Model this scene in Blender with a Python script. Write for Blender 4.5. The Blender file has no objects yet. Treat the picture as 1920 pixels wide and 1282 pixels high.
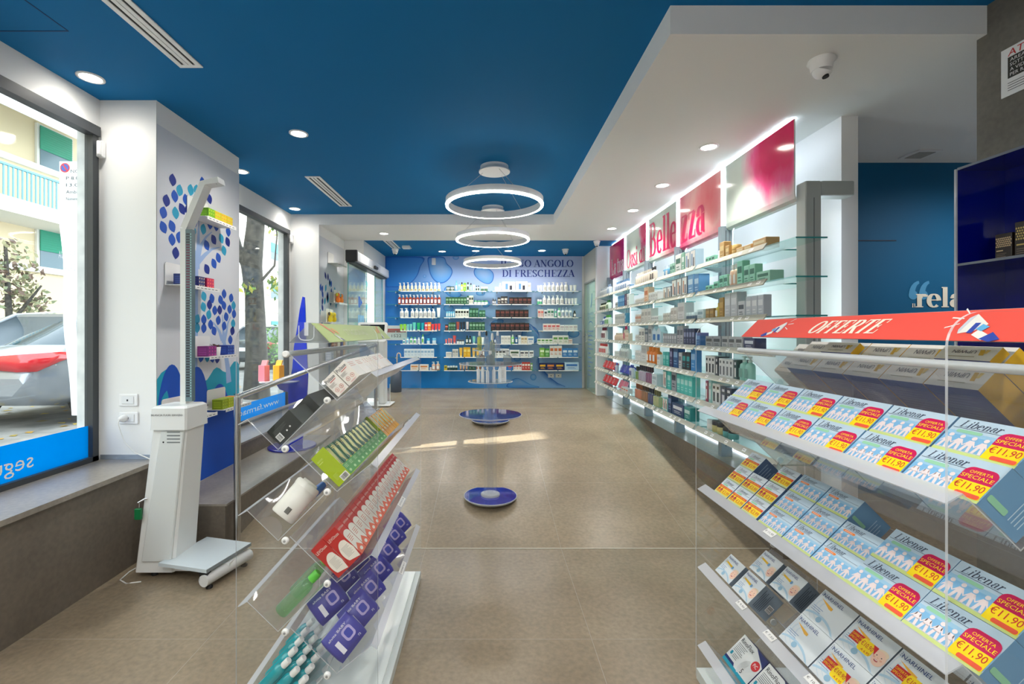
import bpy, math, random
from mathutils import Matrix, Vector
random.seed(7)
SC = bpy.context.scene
COL = SC.collection
PI = math.pi
EYE = 1.15            # camera height above the upper floor (z = 0); the street-level floor is at LOW
LOW = -0.45
F = 853.0             # focal length in pixels of the 1920 px wide frame
VX, VY = 915.0, 622.0 # vanishing point

# ------------------------------------------------------------------ camera
cam_d = bpy.data.cameras.new('camera')
cam = bpy.data.objects.new('camera', cam_d)
COL.objects.link(cam)
cam.location = (0, 0, EYE)
cam.rotation_euler = (PI / 2, 0, 0)
cam_d.sensor_fit = 'HORIZONTAL'
cam_d.sensor_width = 36.0
cam_d.lens = 36.0 * F / 1920
cam_d.shift_x = (960 - VX) / 1920
cam_d.shift_y = (VY - 641) / 1920
cam_d.clip_start = 0.02
SC.camera = cam
SC.view_settings.view_transform = 'Standard'
SC.view_settings.look = 'None'
SC.view_settings.gamma = 1
SC.view_settings.exposure = 0.75
SC.cycles.transparent_max_bounces = 40
SC.cycles.max_bounces = 10
SC.cycles.use_denoising = True
SC.cycles.sample_clamp_indirect = 6.0

# ------------------------------------------------------------------ sky
W = bpy.data.worlds.new('sky')
SC.world = W
W.use_nodes = True
bgn = W.node_tree.nodes['Background']
bgn.inputs[0].default_value = (0.86, 0.94, 1.0, 1)
bgn.inputs[1].default_value = 2.8

def lamp(name, typ, loc, energy, color=(1, 1, 1), rot=(0, 0, 0), **kw):
    d = bpy.data.lights.new(name, typ)
    d.energy = energy
    d.color = color
    for k, v in kw.items():
        setattr(d, k, v)
    o = bpy.data.objects.new(name, d)
    COL.objects.link(o)
    o.location = loc
    o.rotation_euler = rot
    return o

# low sun; an added unseen wall with a slit shapes its ramp streak
SUN_D = Vector((1.0, 0.25, -0.655)).normalized()
sun = lamp('sun', 'SUN', (-20, -3, 14), 10.0, (1, 0.95, 0.86), angle=0.006)
sun.rotation_euler = SUN_D.to_track_quat('-Z', 'Y').to_euler()
# the shop windows and the sliding door: sampling portals for the sky (they add no light of their own)
for nm, loc, sx, sy in (('sky_portal', (-3.02, 1.9, 1.42), 2.4, 2.8), ('sky_portal', (-3.02, 5.5, 1.33), 2.5, 1.95), ('sky_portal', (-2.3, 8.42, 1.14), 2.25, 1.1)):
    p = lamp(nm, 'AREA', loc, 1, (1, 1, 1), (0, -PI / 2, 0), shape='RECTANGLE', size=sx, size_y=sy)
    p.data.cycles.is_portal = True

# ------------------------------------------------------------------ materials
def lin(c):
    r = []
    for v in c[:3]:
        v = v / 255.0
        r.append(v / 12.92 if v <= 0.04045 else ((v + 0.055) / 1.055) ** 2.4)
    return (r[0], r[1], r[2], 1.0)

MC = {}
def mat(c, rough=0.5, metal=0.0, name=None, emit=0.0, coat=0.0, trans=0.0, spec=0.5):
    key = (tuple(c), rough, metal, emit, coat, trans, spec)
    if key in MC:
        return MC[key]
    m = bpy.data.materials.new(name or 'paint_%d_%d_%d' % tuple(c[:3]))
    m.use_nodes = True
    b = m.node_tree.nodes['Principled BSDF']
    b.inputs['Base Color'].default_value = lin(c)
    b.inputs['Roughness'].default_value = rough
    b.inputs['Metallic'].default_value = metal
    b.inputs['Specular IOR Level'].default_value = spec
    if coat:
        b.inputs['Coat Weight'].default_value = coat
        b.inputs['Coat Roughness'].default_value = 0.05
    if trans:
        b.inputs['Transmission Weight'].default_value = trans
    if emit:
        b.inputs['Emission Color'].default_value = lin(c)
        b.inputs['Emission Strength'].default_value = emit
    MC[key] = m
    return m

def clear_mat(name, tint=(255, 255, 255), gloss=(1, 1, 1), ior=1.45, haze=0.0, rough=0.02):
    """thin clear sheet: passes light with a tint and mirrors by the Fresnel law"""
    m = bpy.data.materials.new(name)
    m.use_nodes = True
    nt = m.node_tree
    nt.nodes.clear()
    out = nt.nodes.new('ShaderNodeOutputMaterial')
    tr = nt.nodes.new('ShaderNodeBsdfTransparent')
    tr.inputs[0].default_value = lin(tint)
    gl = nt.nodes.new('ShaderNodeBsdfGlossy')
    gl.inputs[0].default_value = (*gloss, 1)
    gl.inputs['Roughness'].default_value = rough
    lw = nt.nodes.new('ShaderNodeLayerWeight')
    pw = nt.nodes.new('ShaderNodeMath')
    pw.operation = 'POWER'
    pw.inputs[1].default_value = 4.5
    nt.links.new(lw.outputs['Facing'], pw.inputs[0])
    f0 = ((ior - 1) / (ior + 1)) ** 2
    fr = nt.nodes.new('ShaderNodeMath')
    fr.operation = 'MULTIPLY_ADD'
    fr.inputs[1].default_value = 0.9 - f0
    fr.inputs[2].default_value = f0
    nt.links.new(pw.outputs[0], fr.inputs[0])
    mx = nt.nodes.new('ShaderNodeMixShader')
    nt.links.new(fr.outputs[0], mx.inputs[0])
    nt.links.new(tr.outputs[0], mx.inputs[1])
    nt.links.new(gl.outputs[0], mx.inputs[2])
    last = mx
    if haze:
        df = nt.nodes.new('ShaderNodeBsdfDiffuse')
        df.inputs[0].default_value = lin((235, 238, 242))
        m2 = nt.nodes.new('ShaderNodeMixShader')
        m2.inputs[0].default_value = haze
        nt.links.new(mx.outputs[0], m2.inputs[1])
        nt.links.new(df.outputs[0], m2.inputs[2])
        last = m2
    nt.links.new(last.outputs[0], out.inputs[0])
    return m

def noise_mat(name, c1, c2, scale=6.0, rough=0.6, detail=6.0, bump=0.0, coords='Object', stops=(0.35, 0.7), spec=0.5):
    m = bpy.data.materials.new(name)
    m.use_nodes = True
    nt = m.node_tree
    b = nt.nodes['Principled BSDF']
    tc = nt.nodes.new('ShaderNodeTexCoord')
    n = nt.nodes.new('ShaderNodeTexNoise')
    n.inputs['Scale'].default_value = scale
    n.inputs['Detail'].default_value = detail
    r = nt.nodes.new('ShaderNodeValToRGB')
    r.color_ramp.elements[0].position = stops[0]
    r.color_ramp.elements[1].position = stops[1]
    r.color_ramp.elements[0].color = lin(c1)
    r.color_ramp.elements[1].color = lin(c2)
    nt.links.new(tc.outputs[coords], n.inputs['Vector'])
    nt.links.new(n.outputs['Fac'], r.inputs[0])
    nt.links.new(r.outputs[0], b.inputs['Base Color'])
    b.inputs['Roughness'].default_value = rough
    b.inputs['Specular IOR Level'].default_value = spec
    if bump:
        bp = nt.nodes.new('ShaderNodeBump')
        bp.inputs['Strength'].default_value = bump
        bp.inputs['Distance'].default_value = 0.002
        nt.links.new(n.outputs['Fac'], bp.inputs['Height'])
        nt.links.new(bp.outputs[0], b.inputs['Normal'])
    return m

def stone_mat(name, c1, c2, tile=None, joint=(190, 184, 172), rough=0.38, spec=0.4):
    """mottled grey-beige stone with flecks; tile = (width, length, x0, y0) adds fine joints"""
    m = noise_mat(name, c1, c2, 1.7, rough, 8.0, spec=spec)
    nt = m.node_tree
    b = nt.nodes['Principled BSDF']
    ramp = next(n for n in nt.nodes if n.type == 'VALTORGB')
    tc = next(n for n in nt.nodes if n.type == 'TEX_COORD')
    fl = nt.nodes.new('ShaderNodeTexNoise')
    fl.inputs['Scale'].default_value = 38
    fl.inputs['Detail'].default_value = 3
    nt.links.new(tc.outputs['Object'], fl.inputs['Vector'])
    fr = nt.nodes.new('ShaderNodeValToRGB')
    fr.color_ramp.elements[0].position = 0.28
    fr.color_ramp.elements[0].color = (0.72, 0.72, 0.72, 1)
    fr.color_ramp.elements[1].position = 0.68
    fr.color_ramp.elements[1].color = (1.12, 1.1, 1.06, 1)
    nt.links.new(fl.outputs['Fac'], fr.inputs[0])
    mu = nt.nodes.new('ShaderNodeMixRGB')
    mu.blend_type = 'MULTIPLY'
    mu.inputs[0].default_value = 0.55
    nt.links.new(ramp.outputs[0], mu.inputs[1])
    nt.links.new(fr.outputs[0], mu.inputs[2])
    last = mu.outputs[0]
    if tile:
        mp = nt.nodes.new('ShaderNodeMapping')
        mp.inputs['Location'].default_value = (-tile[2], -tile[3], 0)
        nt.links.new(tc.outputs['Object'], mp.inputs['Vector'])
        br = nt.nodes.new('ShaderNodeTexBrick')
        br.offset = 0.0
        br.inputs['Scale'].default_value = 1.0
        br.inputs['Brick Width'].default_value = tile[0]
        br.inputs['Row Height'].default_value = tile[1]
        br.inputs['Mortar Size'].default_value = 0.0016
        br.inputs['Mortar Smooth'].default_value = 0.3
        br.inputs['Color1'].default_value = (0, 0, 0, 1)
        br.inputs['Color2'].default_value = (0, 0, 0, 1)
        br.inputs['Mortar'].default_value = (1, 1, 1, 1)
        nt.links.new(mp.outputs[0], br.inputs['Vector'])
        mj = nt.nodes.new('ShaderNodeMixRGB')
        nt.links.new(br.outputs['Color'], mj.inputs[0])
        nt.links.new(last, mj.inputs[1])
        mj.inputs[2].default_value = lin(joint)
        last = mj.outputs[0]
    nt.links.new(last, b.inputs['Base Color'])
    return m

def attr_mat(name, rough=0.5, spec=0.5, coat=0.0):
    """printed graphic whose inks are stored per vertex"""
    m = bpy.data.materials.new(name)
    m.use_nodes = True
    nt = m.node_tree
    b = nt.nodes['Principled BSDF']
    a = nt.nodes.new('ShaderNodeVertexColor')
    a.layer_name = 'ink'
    nt.links.new(a.outputs[0], b.inputs['Base Color'])
    b.inputs['Roughness'].default_value = rough
    b.inputs['Specular IOR Level'].default_value = spec
    b.inputs['Coat Weight'].default_value = coat
    return m

def film_mat(name, c):
    """coloured window film: lets the daylight glow through"""
    m = bpy.data.materials.new(name)
    m.use_nodes = True
    nt = m.node_tree
    nt.nodes.clear()
    out = nt.nodes.new('ShaderNodeOutputMaterial')
    a = nt.nodes.new('ShaderNodeBsdfDiffuse')
    b = nt.nodes.new('ShaderNodeBsdfTranslucent')
    x = nt.nodes.new('ShaderNodeMixShader')
    for n in (a, b):
        n.inputs[0].default_value = lin(c)
    x.inputs[0].default_value = .6
    nt.links.new(a.outputs[0], x.inputs[1])
    nt.links.new(b.outputs[0], x.inputs[2])
    nt.links.new(x.outputs[0], out.inputs[0])
    return m
WHITE = mat((238, 238, 236), 0.7, name='white_wall_paint')
WHITE2 = mat((240, 240, 240), 0.35, name='white_satin')
BLUE = mat((0, 110, 168), 0.75, name='blue_ceiling_paint', spec=0.25)
TEAL = mat((0, 92, 138), 0.6, name='teal_blue_wall_paint', spec=0.3)
STONE = stone_mat('stone_floor_tiles', (136, 122, 102), (154, 140, 119), (1.0, 1.0, 0.54, 0.37), joint=(158, 150, 136), rough=0.27)
STONE2 = stone_mat('stone_cladding', (100, 92, 82), (122, 113, 101), rough=0.45)
STONE3 = stone_mat('stone_step', (140, 133, 124), (160, 153, 143), rough=0.3)
STEEL = mat((190, 190, 190), 0.22, 1.0, name='brushed_steel')
ALU = mat((176, 182, 180), 0.45, 0.0, name='grey_aluminium')
UPR = mat((150, 164, 174), 0.45, 0.3, name='grey_upright_paint')
DARKF = mat((58, 62, 66), 0.45, name='dark_window_frame')
BLACK = mat((18, 18, 20), 0.5, name='black_plastic')
ACR = clear_mat('clear_acrylic', (252, 253, 253), (0.9, 0.9, 0.9), 1.4)
ACRE = clear_mat('acrylic_edge', (235, 240, 244), (1, 1, 1), 1.6, haze=0.45, rough=0.15)
ACRL = clear_mat('acrylic_tray', (250, 250, 251), (0.95, 0.95, 0.97), 1.5, haze=0.06)
ACRS = clear_mat('acrylic_label_strip', (238, 238, 242), (1, 1, 1), 1.5, haze=0.4, rough=0.15)
GLASS = clear_mat('shelf_glass', (232, 246, 244), (0.95, 1, 1), 1.5)
GLASSE = mat((60, 140, 140), 0.15, name='green_glass_edge')
PANE = clear_mat('window_glass', (250, 253, 253), (0.8, 0.8, 0.8), 1.25)
FROST = clear_mat('frosted_green_glass', (205, 226, 214), (0.9, 1, 0.95), 1.4, haze=0.12)
BLUEA = mat((4, 22, 150), 0.06, name='blue_acrylic', coat=1.0)
LED = mat((232, 244, 255), 0.5, name='white_led', emit=5.0)
LEDB = mat((226, 240, 255), 0.5, name='base_led', emit=2.0)
LEDR = mat((255, 252, 244), 0.5, name='ring_light_led', emit=16)
LAMPG = mat((255, 250, 240), 0.5, name='downlight_lens', emit=16)

# ------------------------------------------------------------------ geometry helpers
def frame(o, r, u):
    """matrix whose x axis is r, y axis is u, origin o"""
    r = Vector(r).normalized()
    u = Vector(u).normalized()
    n = r.cross(u)
    return Matrix(((r.x, u.x, n.x, o[0]), (r.y, u.y, n.y, o[1]), (r.z, u.z, n.z, o[2]), (0, 0, 0, 1)))

class G:
    def __init__(s):
        s.v, s.f, s.m, s.sm, s.mats, s.ink = [], [], [], [], [], {}
    def mi(s, m):
        if m not in s.mats:
            s.mats.append(m)
        return s.mats.index(m)
    def add(s, vs, fs, m, M=None, smooth=False, ms=None):
        b = len(s.v)
        for p in vs:
            p = Vector(p) if len(p) == 3 else Vector((p[0], p[1], 0))
            s.v.append(tuple(M @ p) if M else tuple(p))
        for i, f in enumerate(fs):
            s.f.append([b + k for k in f])
            s.m.append(s.mi(ms[i] if ms else m))
            s.sm.append(smooth)
        return b
    def box(s, a, b, m, M=None, ms=None):
        x0, y0, z0 = a
        x1, y1, z1 = b
        v = [(x0, y0, z0), (x1, y0, z0), (x1, y1, z0), (x0, y1, z0), (x0, y0, z1), (x1, y0, z1), (x1, y1, z1), (x0, y1, z1)]
        # faces: bottom, top, -y, +x, +y, -x
        f = [(3, 2, 1, 0), (4, 5, 6, 7), (0, 1, 5, 4), (1, 2, 6, 5), (2, 3, 7, 6), (3, 0, 4, 7)]
        s.add(v, f, m, M, False, ms)
        return s
    def rbox(s, a, b, m, c=0.004, M=None):
        """box with chamfered edges"""
        x0, y0, z0 = a
        x1, y1, z1 = b
        c = min(c, (x1 - x0) * .45, (y1 - y0) * .45, (z1 - z0) * .45)
        def ring(i, z):
            return [(x0 + i + c, y0 + i, z), (x1 - i - c, y0 + i, z), (x1 - i, y0 + i + c, z), (x1 - i, y1 - i - c, z),
                    (x1 - i - c, y1 - i, z), (x0 + i + c, y1 - i, z), (x0 + i, y1 - i - c, z), (x0 + i, y0 + i + c, z)]
        s.loft([ring(c * .8, z0), ring(0, z0 + c), ring(0, z1 - c), ring(c * .8, z1)], m, M, smooth=False)
        return s
    def loft(s, rings, m, M=None, smooth=True, cap=True):
        n = len(rings[0])
        vs = [p for r in rings for p in r]
        fs = []
        for k in range(len(rings) - 1):
            for i in range(n):
                j = (i + 1) % n
                fs.append((k * n + i, k * n + j, (k + 1) * n + j, (k + 1) * n + i))
        s.add(vs, fs, m, M, smooth)
        if cap:
            s.add(rings[0], [tuple(range(n))[::-1]], m, M)
            s.add(rings[-1], [tuple(range(n))], m, M)
        return s
    def lathe(s, prof, m, seg=16, M=None, smooth=True, cap=True):
        rings = [[(r * math.cos(2 * PI * i / seg), r * math.sin(2 * PI * i / seg), z) for i in range(seg)] for r, z in prof]
        return s.loft(rings, m, M, smooth, cap)
    def cyl(s, c, r, h, m, seg=20, M=None):
        M2 = Matrix.Translation(c)
        return s.lathe([(r, 0), (r, h)], m, seg, (M @ M2) if M else M2)
    def tube(s, pts, r, m, seg=8, smooth=True):
        pts = [Vector(p) for p in pts]
        rings = []
        t0 = (pts[1] - pts[0]).normalized()
        up = Vector((0, 0, 1)) if abs(t0.z) < .9 else Vector((1, 0, 0))
        for i, p in enumerate(pts):
            t = (pts[min(i + 1, len(pts) - 1)] - pts[max(i - 1, 0)]).normalized()
            a = t.cross(up)
            if a.length < 1e-5:
                a = t.cross(Vector((0, 1, 0)))
            a.normalize()
            b = a.cross(t)
            rr = r[i] if isinstance(r, (list, tuple)) else r
            rings.append([tuple(p + a * rr * math.cos(2 * PI * k / seg) + b * rr * math.sin(2 * PI * k / seg)) for k in range(seg)])
        return s.loft(rings, m, None, smooth)
    def prism(s, poly, M, d, m, mcap=None):
        """polygon in the xy plane of M pushed d along its z"""
        n = len(poly)
        v = [(p[0], p[1], 0) for p in poly] + [(p[0], p[1], d) for p in poly]
        s.add(v, [(i, (i + 1) % n, n + (i + 1) % n, n + i) for i in range(n)], m, M)
        s.add([(p[0], p[1], 0) for p in poly], [tuple(range(n))[::-1]], mcap or m, M)
        s.add([(p[0], p[1], d) for p in poly], [tuple(range(n))], mcap or m, M)
        return s
    def flat(s, poly, M, m, dz=0.0):
        s.add([(p[0], p[1], dz) for p in poly], [tuple(range(len(poly)))], m, M)
        return s
    def rect(s, x0, y0, x1, y1, M, m, dz=0.0006):
        return s.flat([(x0, y0), (x1, y0), (x1, y1), (x0, y1)], M, m, dz)
    def ell(s, cx, cy, rx, ry, M, m, dz=0.0006, n=14, a=0.0):
        ca, sa = math.cos(a), math.sin(a)
        P = []
        for i in range(n):
            x, y = rx * math.cos(2 * PI * i / n), ry * math.sin(2 * PI * i / n)
            P.append((cx + x * ca - y * sa, cy + x * sa + y * ca))
        return s.flat(P, M, m, dz)
    def fan(s, poly, c, M, m, inks, dz=0.0):
        """nested rings from the outline to the centre c; inks = [(fraction, colour)...]"""
        n = len(poly)
        rings, cols = [], []
        for t, col in inks:
            rings.append([(c[0] + (p[0] - c[0]) * t, c[1] + (p[1] - c[1]) * t, dz) for p in poly])
            cols.append(col)
        b = len(s.v)
        s.loft(rings, m, M, False, cap=False)
        for k, col in enumerate(cols):
            for i in range(n):
                s.ink[b + k * n + i] = col(rings[k][i]) if callable(col) else col
        b = s.add(rings[-1], [tuple(range(n))], m, M)
        for i in range(n):
            cc = cols[-1]
            s.ink[b + i] = cc(rings[-1][i]) if callable(cc) else cc
        return s
    def obj(s, name, parent=None, loc=None, rot=None):
        me = s.mesh(name)
        return place(name, me, parent, loc, rot)
    def mesh(s, name):
        me = bpy.data.meshes.new(name)
        me.from_pydata(s.v, [], s.f)
        for m in s.mats:
            me.materials.append(m)
        me.polygons.foreach_set('material_index', s.m)
        me.polygons.foreach_set('use_smooth', s.sm)
        if s.ink:
            a = me.color_attributes.new('ink', 'FLOAT_COLOR', 'POINT')
            for i in range(len(s.v)):
                a.data[i].color = lin(s.ink.get(i, (255, 255, 255)))
        me.update()
        return me

def place(name, me, parent=None, loc=None, rot=None):
    o = bpy.data.objects.new(name, me)
    COL.objects.link(o)
    if parent:
        o.parent = parent
    if loc is not None:
        o.location = loc
    if rot is not None:
        o.rotation_euler = rot
    return o

def tag(o, label=None, cat=None, group=None, kind=None):
    if label:
        o['label'] = label
    if cat:
        o['category'] = cat
    if group:
        o['group'] = group
    if kind:
        o['kind'] = kind
    return o

def thing(name, label, cat, loc=(0, 0, 0), rot=(0, 0, 0), group=None):
    o = bpy.data.objects.new(name, None)
    COL.objects.link(o)
    o.location = loc
    o.rotation_euler = rot
    return tag(o, label, cat, group)

def struct(name, g):
    return tag(g.obj(name), kind='structure')

def dup(root, loc, rot=None, label=None, group=None):
    r = root.copy()
    COL.objects.link(r)
    r.location = loc
    if rot is not None:
        r.rotation_euler = rot
    if label:
        r['label'] = label
    if group:
        r['group'] = group
    for ch in list(root.children):
        c = ch.copy()
        COL.objects.link(c)
        c.parent = r
        for g in list(ch.children):
            d = g.copy()
            COL.objects.link(d)
            d.parent = c
    return r

# ------------------------------------------------------------------ lettering
TC = {}
def sans(txt):
    if txt in TC:
        return TC[txt]
    cu = bpy.data.curves.new('lettering', 'FONT')
    cu.body = txt
    cu.size = 1.0
    cu.resolution_u = 2
    o = bpy.data.objects.new('lettering', cu)
    me = bpy.data.meshes.new_from_object(o)
    v = [(p.co.x, p.co.y) for p in me.vertices]
    f = [tuple(p.vertices) for p in me.polygons]
    bpy.data.objects.remove(o)
    bpy.data.curves.remove(cu)
    bpy.data.meshes.remove(me)
    x0 = min(p[0] for p in v)
    w = max(p[0] for p in v) - x0
    TC[txt] = ([(p[0] - x0, p[1]) for p in v], f, w)
    return TC[txt]

def arc(cx, cy, rx, ry, a0, a1, n=9):
    return [(cx + rx * math.cos(math.radians(a0 + (a1 - a0) * i / n)), cy + ry * math.sin(math.radians(a0 + (a1 - a0) * i / n))) for i in range(n + 1)]

def sv(*xs):      # foot serifs
    return [('h', [(x - .15, .025), (x + .15, .025)]) for x in xs]
def st(*xs):      # head serifs
    return [('h', [(x - .15, .975), (x + .15, .975)]) for x in xs]
def B(*p):
    return ('b', list(p))
def H(*p):
    return ('h', list(p))
def V(*p):
    return ('v', list(p))
def Sg(k, o=0):
    return [V(*[(x * k + o, y * k) for x, y in arc(.33, .735, .22, .235, 20, 200, 12)]), V(*[(x * k + o, y * k) for x, y in arc(.34, .265, .24, .235, -160, 20, 12)]),
            B((.13 * k + o, .68 * k), (.3 * k + o, .52 * k), (.4 * k + o, .46 * k), (.56 * k + o, .3 * k)), H((.55 * k + o, .74 * k), (.55 * k + o, .98 * k)), H((.1 * k + o, .02 * k), (.1 * k + o, .28 * k))]
X = .66
GL = {
    'I': (.46, [B((.22, 0), (.22, 1))] + sv(.22) + st(.22)),
    'L': (.74, [B((.22, 0), (.22, 1)), H((.06, .025), (.68, .025)), H((.68, 0), (.68, .28))] + st(.22)),
    'T': (.8, [B((.4, 0), (.4, 1)), H((.04, .975), (.76, .975)), H((.05, 1), (.05, .72)), H((.75, 1), (.75, .72))] + sv(.4)),
    'U': (.9, [B((.2, 1), (.2, .3)), V(*arc(.44, .3, .24, .28, 180, 360)), H((.68, .3), (.68, 1))] + st(.2, .68)),
    'O': (.92, [V(*arc(.46, .5, .36, .475, 0, 360, 26))]),
    'A': (.86, [H((.1, 0), (.42, 1)), B((.42, 1), (.74, 0)), H((.2, .33), (.62, .33))] + sv(.12, .74)),
    'N': (.94, [H((.18, 0), (.18, 1)), B((.18, .96), (.74, .03)), H((.75, 0), (.75, 1))] + sv(.18) + st(.16, .75)),
    'G': (.92, [V(*arc(.46, .5, .36, .475, 50, 310, 20)), B((.74, .1), (.74, .42)), H((.58, .42), (.9, .42)), H((.72, .7), (.72, .98))]),
    'D': (.9, [B((.22, 0), (.22, 1)), V(*arc(.4, .5, .38, .475, -90, 90, 14)), H((.06, .975), (.42, .975)), H((.06, .025), (.42, .025))]),
    'F': (.74, [B((.22, 0), (.22, 1)), H((.06, .975), (.68, .975)), H((.22, .52), (.5, .52)), H((.68, 1), (.68, .74)), H((.5, .4), (.5, .64))] + sv(.22)),
    'E': (.8, [B((.22, 0), (.22, 1)), H((.06, .975), (.7, .975)), H((.22, .52), (.5, .52)), H((.69, 1), (.69, .74)), H((.5, .4), (.5, .64)), H((.06, .025), (.72, .025)), H((.72, 0), (.72, .28))]),
    'R': (.86, [B((.22, 0), (.22, 1)), V(*arc(.42, .745, .23, .23, -90, 90)), H((.06, .975), (.44, .975)), H((.22, .515), (.44, .515)), B((.44, .5), (.74, .04))] + sv(.22, .76)),
    'S': (.7, Sg(1.0)),
    'C': (.86, [V(*arc(.46, .5, .36, .475, 45, 315, 20)), H((.72, .68), (.72, .98)), H((.73, .02), (.73, .25))]),
    'H': (.96, [B((.22, 0), (.22, 1)), B((.72, 0), (.72, 1)), H((.22, .51), (.72, .51))] + sv(.22, .72) + st(.22, .72)),
    'Z': (.76, [H((.08, .975), (.64, .975)), B((.6, .95), (.16, .05)), H((.08, .025), (.68, .025)), H((.09, .98), (.09, .74)), H((.68, 0), (.68, .28))]),
    'B': (.82, [B((.22, 0), (.22, 1)), V(*arc(.4, .75, .2, .225, -90, 90)), V(*arc(.42, .27, .25, .245, -90, 90)), H((.06, .975), (.42, .975)), H((.22, .52), (.42, .52)), H((.06, .025), (.44, .025))]),
    'a': (.56, [B((.42, .06), (.42, .46)), V(*arc(.28, .46, .15, .18, 5, 165)), V(*arc(.3, .2, .2, .19, 80, 290)), H((.42, .05), (.54, .03)), B((.13, .44), (.13, .52))]),
    't': (.42, [B((.2, .12), (.2, .86)), H((.04, .635), (.38, .635)), V(*arc(.29, .13, .09, .11, 180, 340))]),
    'u': (.68, [B((.16, .64), (.16, .2)), V(*arc(.31, .2, .15, .19, 180, 330)), B((.5, 0), (.5, .65)), H((.02, .635), (.2, .635)), H((.36, .635), (.52, .635)), H((.5, .02), (.64, .02))]),
    's': (.48, Sg(.66)),
    'i': (.34, [B((.17, 0), (.17, .65)), B((.17, .8), (.17, .96)), H((.03, .635), (.2, .635))] + sv(.17)),
    'd': (.66, [B((.48, 0), (.48, 1)), V(*arc(.28, .33, .2, .31, 0, 360, 18)), H((.34, .975), (.5, .975)), H((.48, .02), (.62, .02))]),
    'b': (.62, [B((.16, 0), (.16, 1)), V(*arc(.34, .33, .2, .31, 0, 360, 18)), H((.02, .975), (.18, .975))]),
    'e': (.56, [V(*arc(.28, .33, .2, .31, 0, 315, 16)), H((.1, .36), (.47, .36))]),
    'l': (.34, [B((.17, 0), (.17, 1)), H((.03, .975), (.2, .975))] + sv(.17)),
    'z': (.52, [H((.07, .635), (.43, .635)), B((.4, .62), (.13, .04)), H((.06, .025), (.46, .025)), H((.08, .64), (.08, .48)), H((.46, 0), (.46, .18))]),
    'r': (.46, [B((.16, 0), (.16, .65)), V(*arc(.34, .44, .15, .19, 170, 60)), B((.4, .52), (.4, .62)), H((.02, .635), (.2, .635))] + sv(.16)),
    'n': (.68, [B((.16, 0), (.16, .65)), V(*arc(.32, .42, .17, .22, 180, 0)), B((.5, 0), (.5, .44)), H((.02, .635), (.2, .635))] + sv(.16, .5)),
    'x': (.6, [B((.1, .63), (.48, .03)), H((.48, .63), (.1, .03)), H((.02, .635), (.22, .635)), H((.36, .635), (.56, .635)), H((.02, .02), (.22, .02)), H((.36, .02), (.56, .02))]),
    ' ': (.34, []),
}
def serif(txt, stem=.17, hair=.05):
    key = ('S', txt, stem, hair)
    if key in TC:
        return TC[key]
    v, f, x = [], [], 0.0
    for ch in txt:
        adv, strokes = GL[ch]
        for kind, pts in strokes:
            n = len(pts)
            L, R = [], []
            for i, p in enumerate(pts):
                a, b = pts[max(i - 1, 0)], pts[min(i + 1, n - 1)]
                dx, dy = b[0] - a[0], b[1] - a[1]
                d = math.hypot(dx, dy) or 1
                if kind == 'b':
                    w = stem
                elif kind == 'h':
                    w = hair
                else:
                    w = hair + (stem - hair) * abs(dy / d) ** 1.4
                if kind == 'b' and abs(dx) > abs(dy) * .15:   # slanted thick stroke: ends stay level
                    L.append((p[0] - w * .55, p[1]))
                    R.append((p[0] + w * .55, p[1]))
                else:
                    nx, ny = -dy / d * w / 2, dx / d * w / 2
                    L.append((p[0] + nx, p[1] + ny))
                    R.append((p[0] - nx, p[1] - ny))
            b0 = len(v)
            e = len(f) * 2e-6 + len(v) * 1e-6     # strokes lie a hair apart so they never share a plane
            v += [(q[0] + x, q[1], e) for q in L] + [(q[0] + x, q[1], e) for q in R]
            f += [(b0 + i, b0 + i + 1, b0 + n + i + 1, b0 + n + i) for i in range(n - 1)]
        x += adv
    TC[key] = (v, f, x)
    return TC[key]

def write(g, txt, M, x, y, h, m, w=None, align='L', font=sans, shear=0.0, dz=0.0009, **kw):
    """lettering h high on the plane of M, fitted to width w when given"""
    v, f, tw = font(txt, **kw)
    k = h / (.72 if font is sans else 1.0)
    kx = (w / tw) if w else k
    W_ = tw * kx
    ox = x - (W_ / 2 if align == 'C' else W_ if align == 'R' else 0)
    g.add([(ox + p[0] * kx + p[1] * k * shear, y + p[1] * k, dz + (p[2] if len(p) > 2 else 0)) for p in v], f, m, M)
    return W_

ORD = 'zeroth first second third fourth fifth sixth seventh eighth ninth tenth eleventh twelfth thirteenth fourteenth fifteenth sixteenth seventeenth eighteenth nineteenth twentieth'.split() + ['twenty-first', 'twenty-second', 'twenty-third', 'twenty-fourth', 'twenty-fifth', 'twenty-sixth', 'twenty-seventh', 'twenty-eighth']

def ceil_pt(px, py, z):
    y = F * (z - EYE) / (VY - py)
    return ((px - VX) * y / F, y)

# ------------------------------------------------------------------ the shell
RX0, RX1 = 3.37, 6.35           # the ramp rises between these depths
def fz(y):
    return LOW if y < RX0 else 0.0 if y > RX1 else LOW * (1 - (y - RX0) / (RX1 - RX0))

XL, XR, YB, YF = -2.85, 5.2, -1.6, 9.34
CEIL, SOFF = 2.85, 2.70

g = G()
ys = [YB, RX0, RX1, YF]
v = []
for y in ys:
    v += [(XL, y, fz(y)), (XR, y, fz(y))]
g.add(v, [(0, 1, 3, 2), (2, 3, 5, 4), (4, 5, 7, 6)], STONE)
for x0, x1 in ((XL, XR),):
    g.add([(XL, YB, LOW - .1), (XR, YB, LOW - .1), (XR, YF, LOW - .1), (XL, YF, LOW - .1)], [(3, 2, 1, 0)], STONE)
floor = struct('floor', g)
g = G()
for y in (RX0 - .01, 6.86):
    z = fz(y)
    g.box((-1.9, y - .004, z + .0005), (2.1, y + .004, z + .003), mat((200, 194, 180), .4, name='pale_joint_strip'))
struct('trim_1', g)

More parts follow.
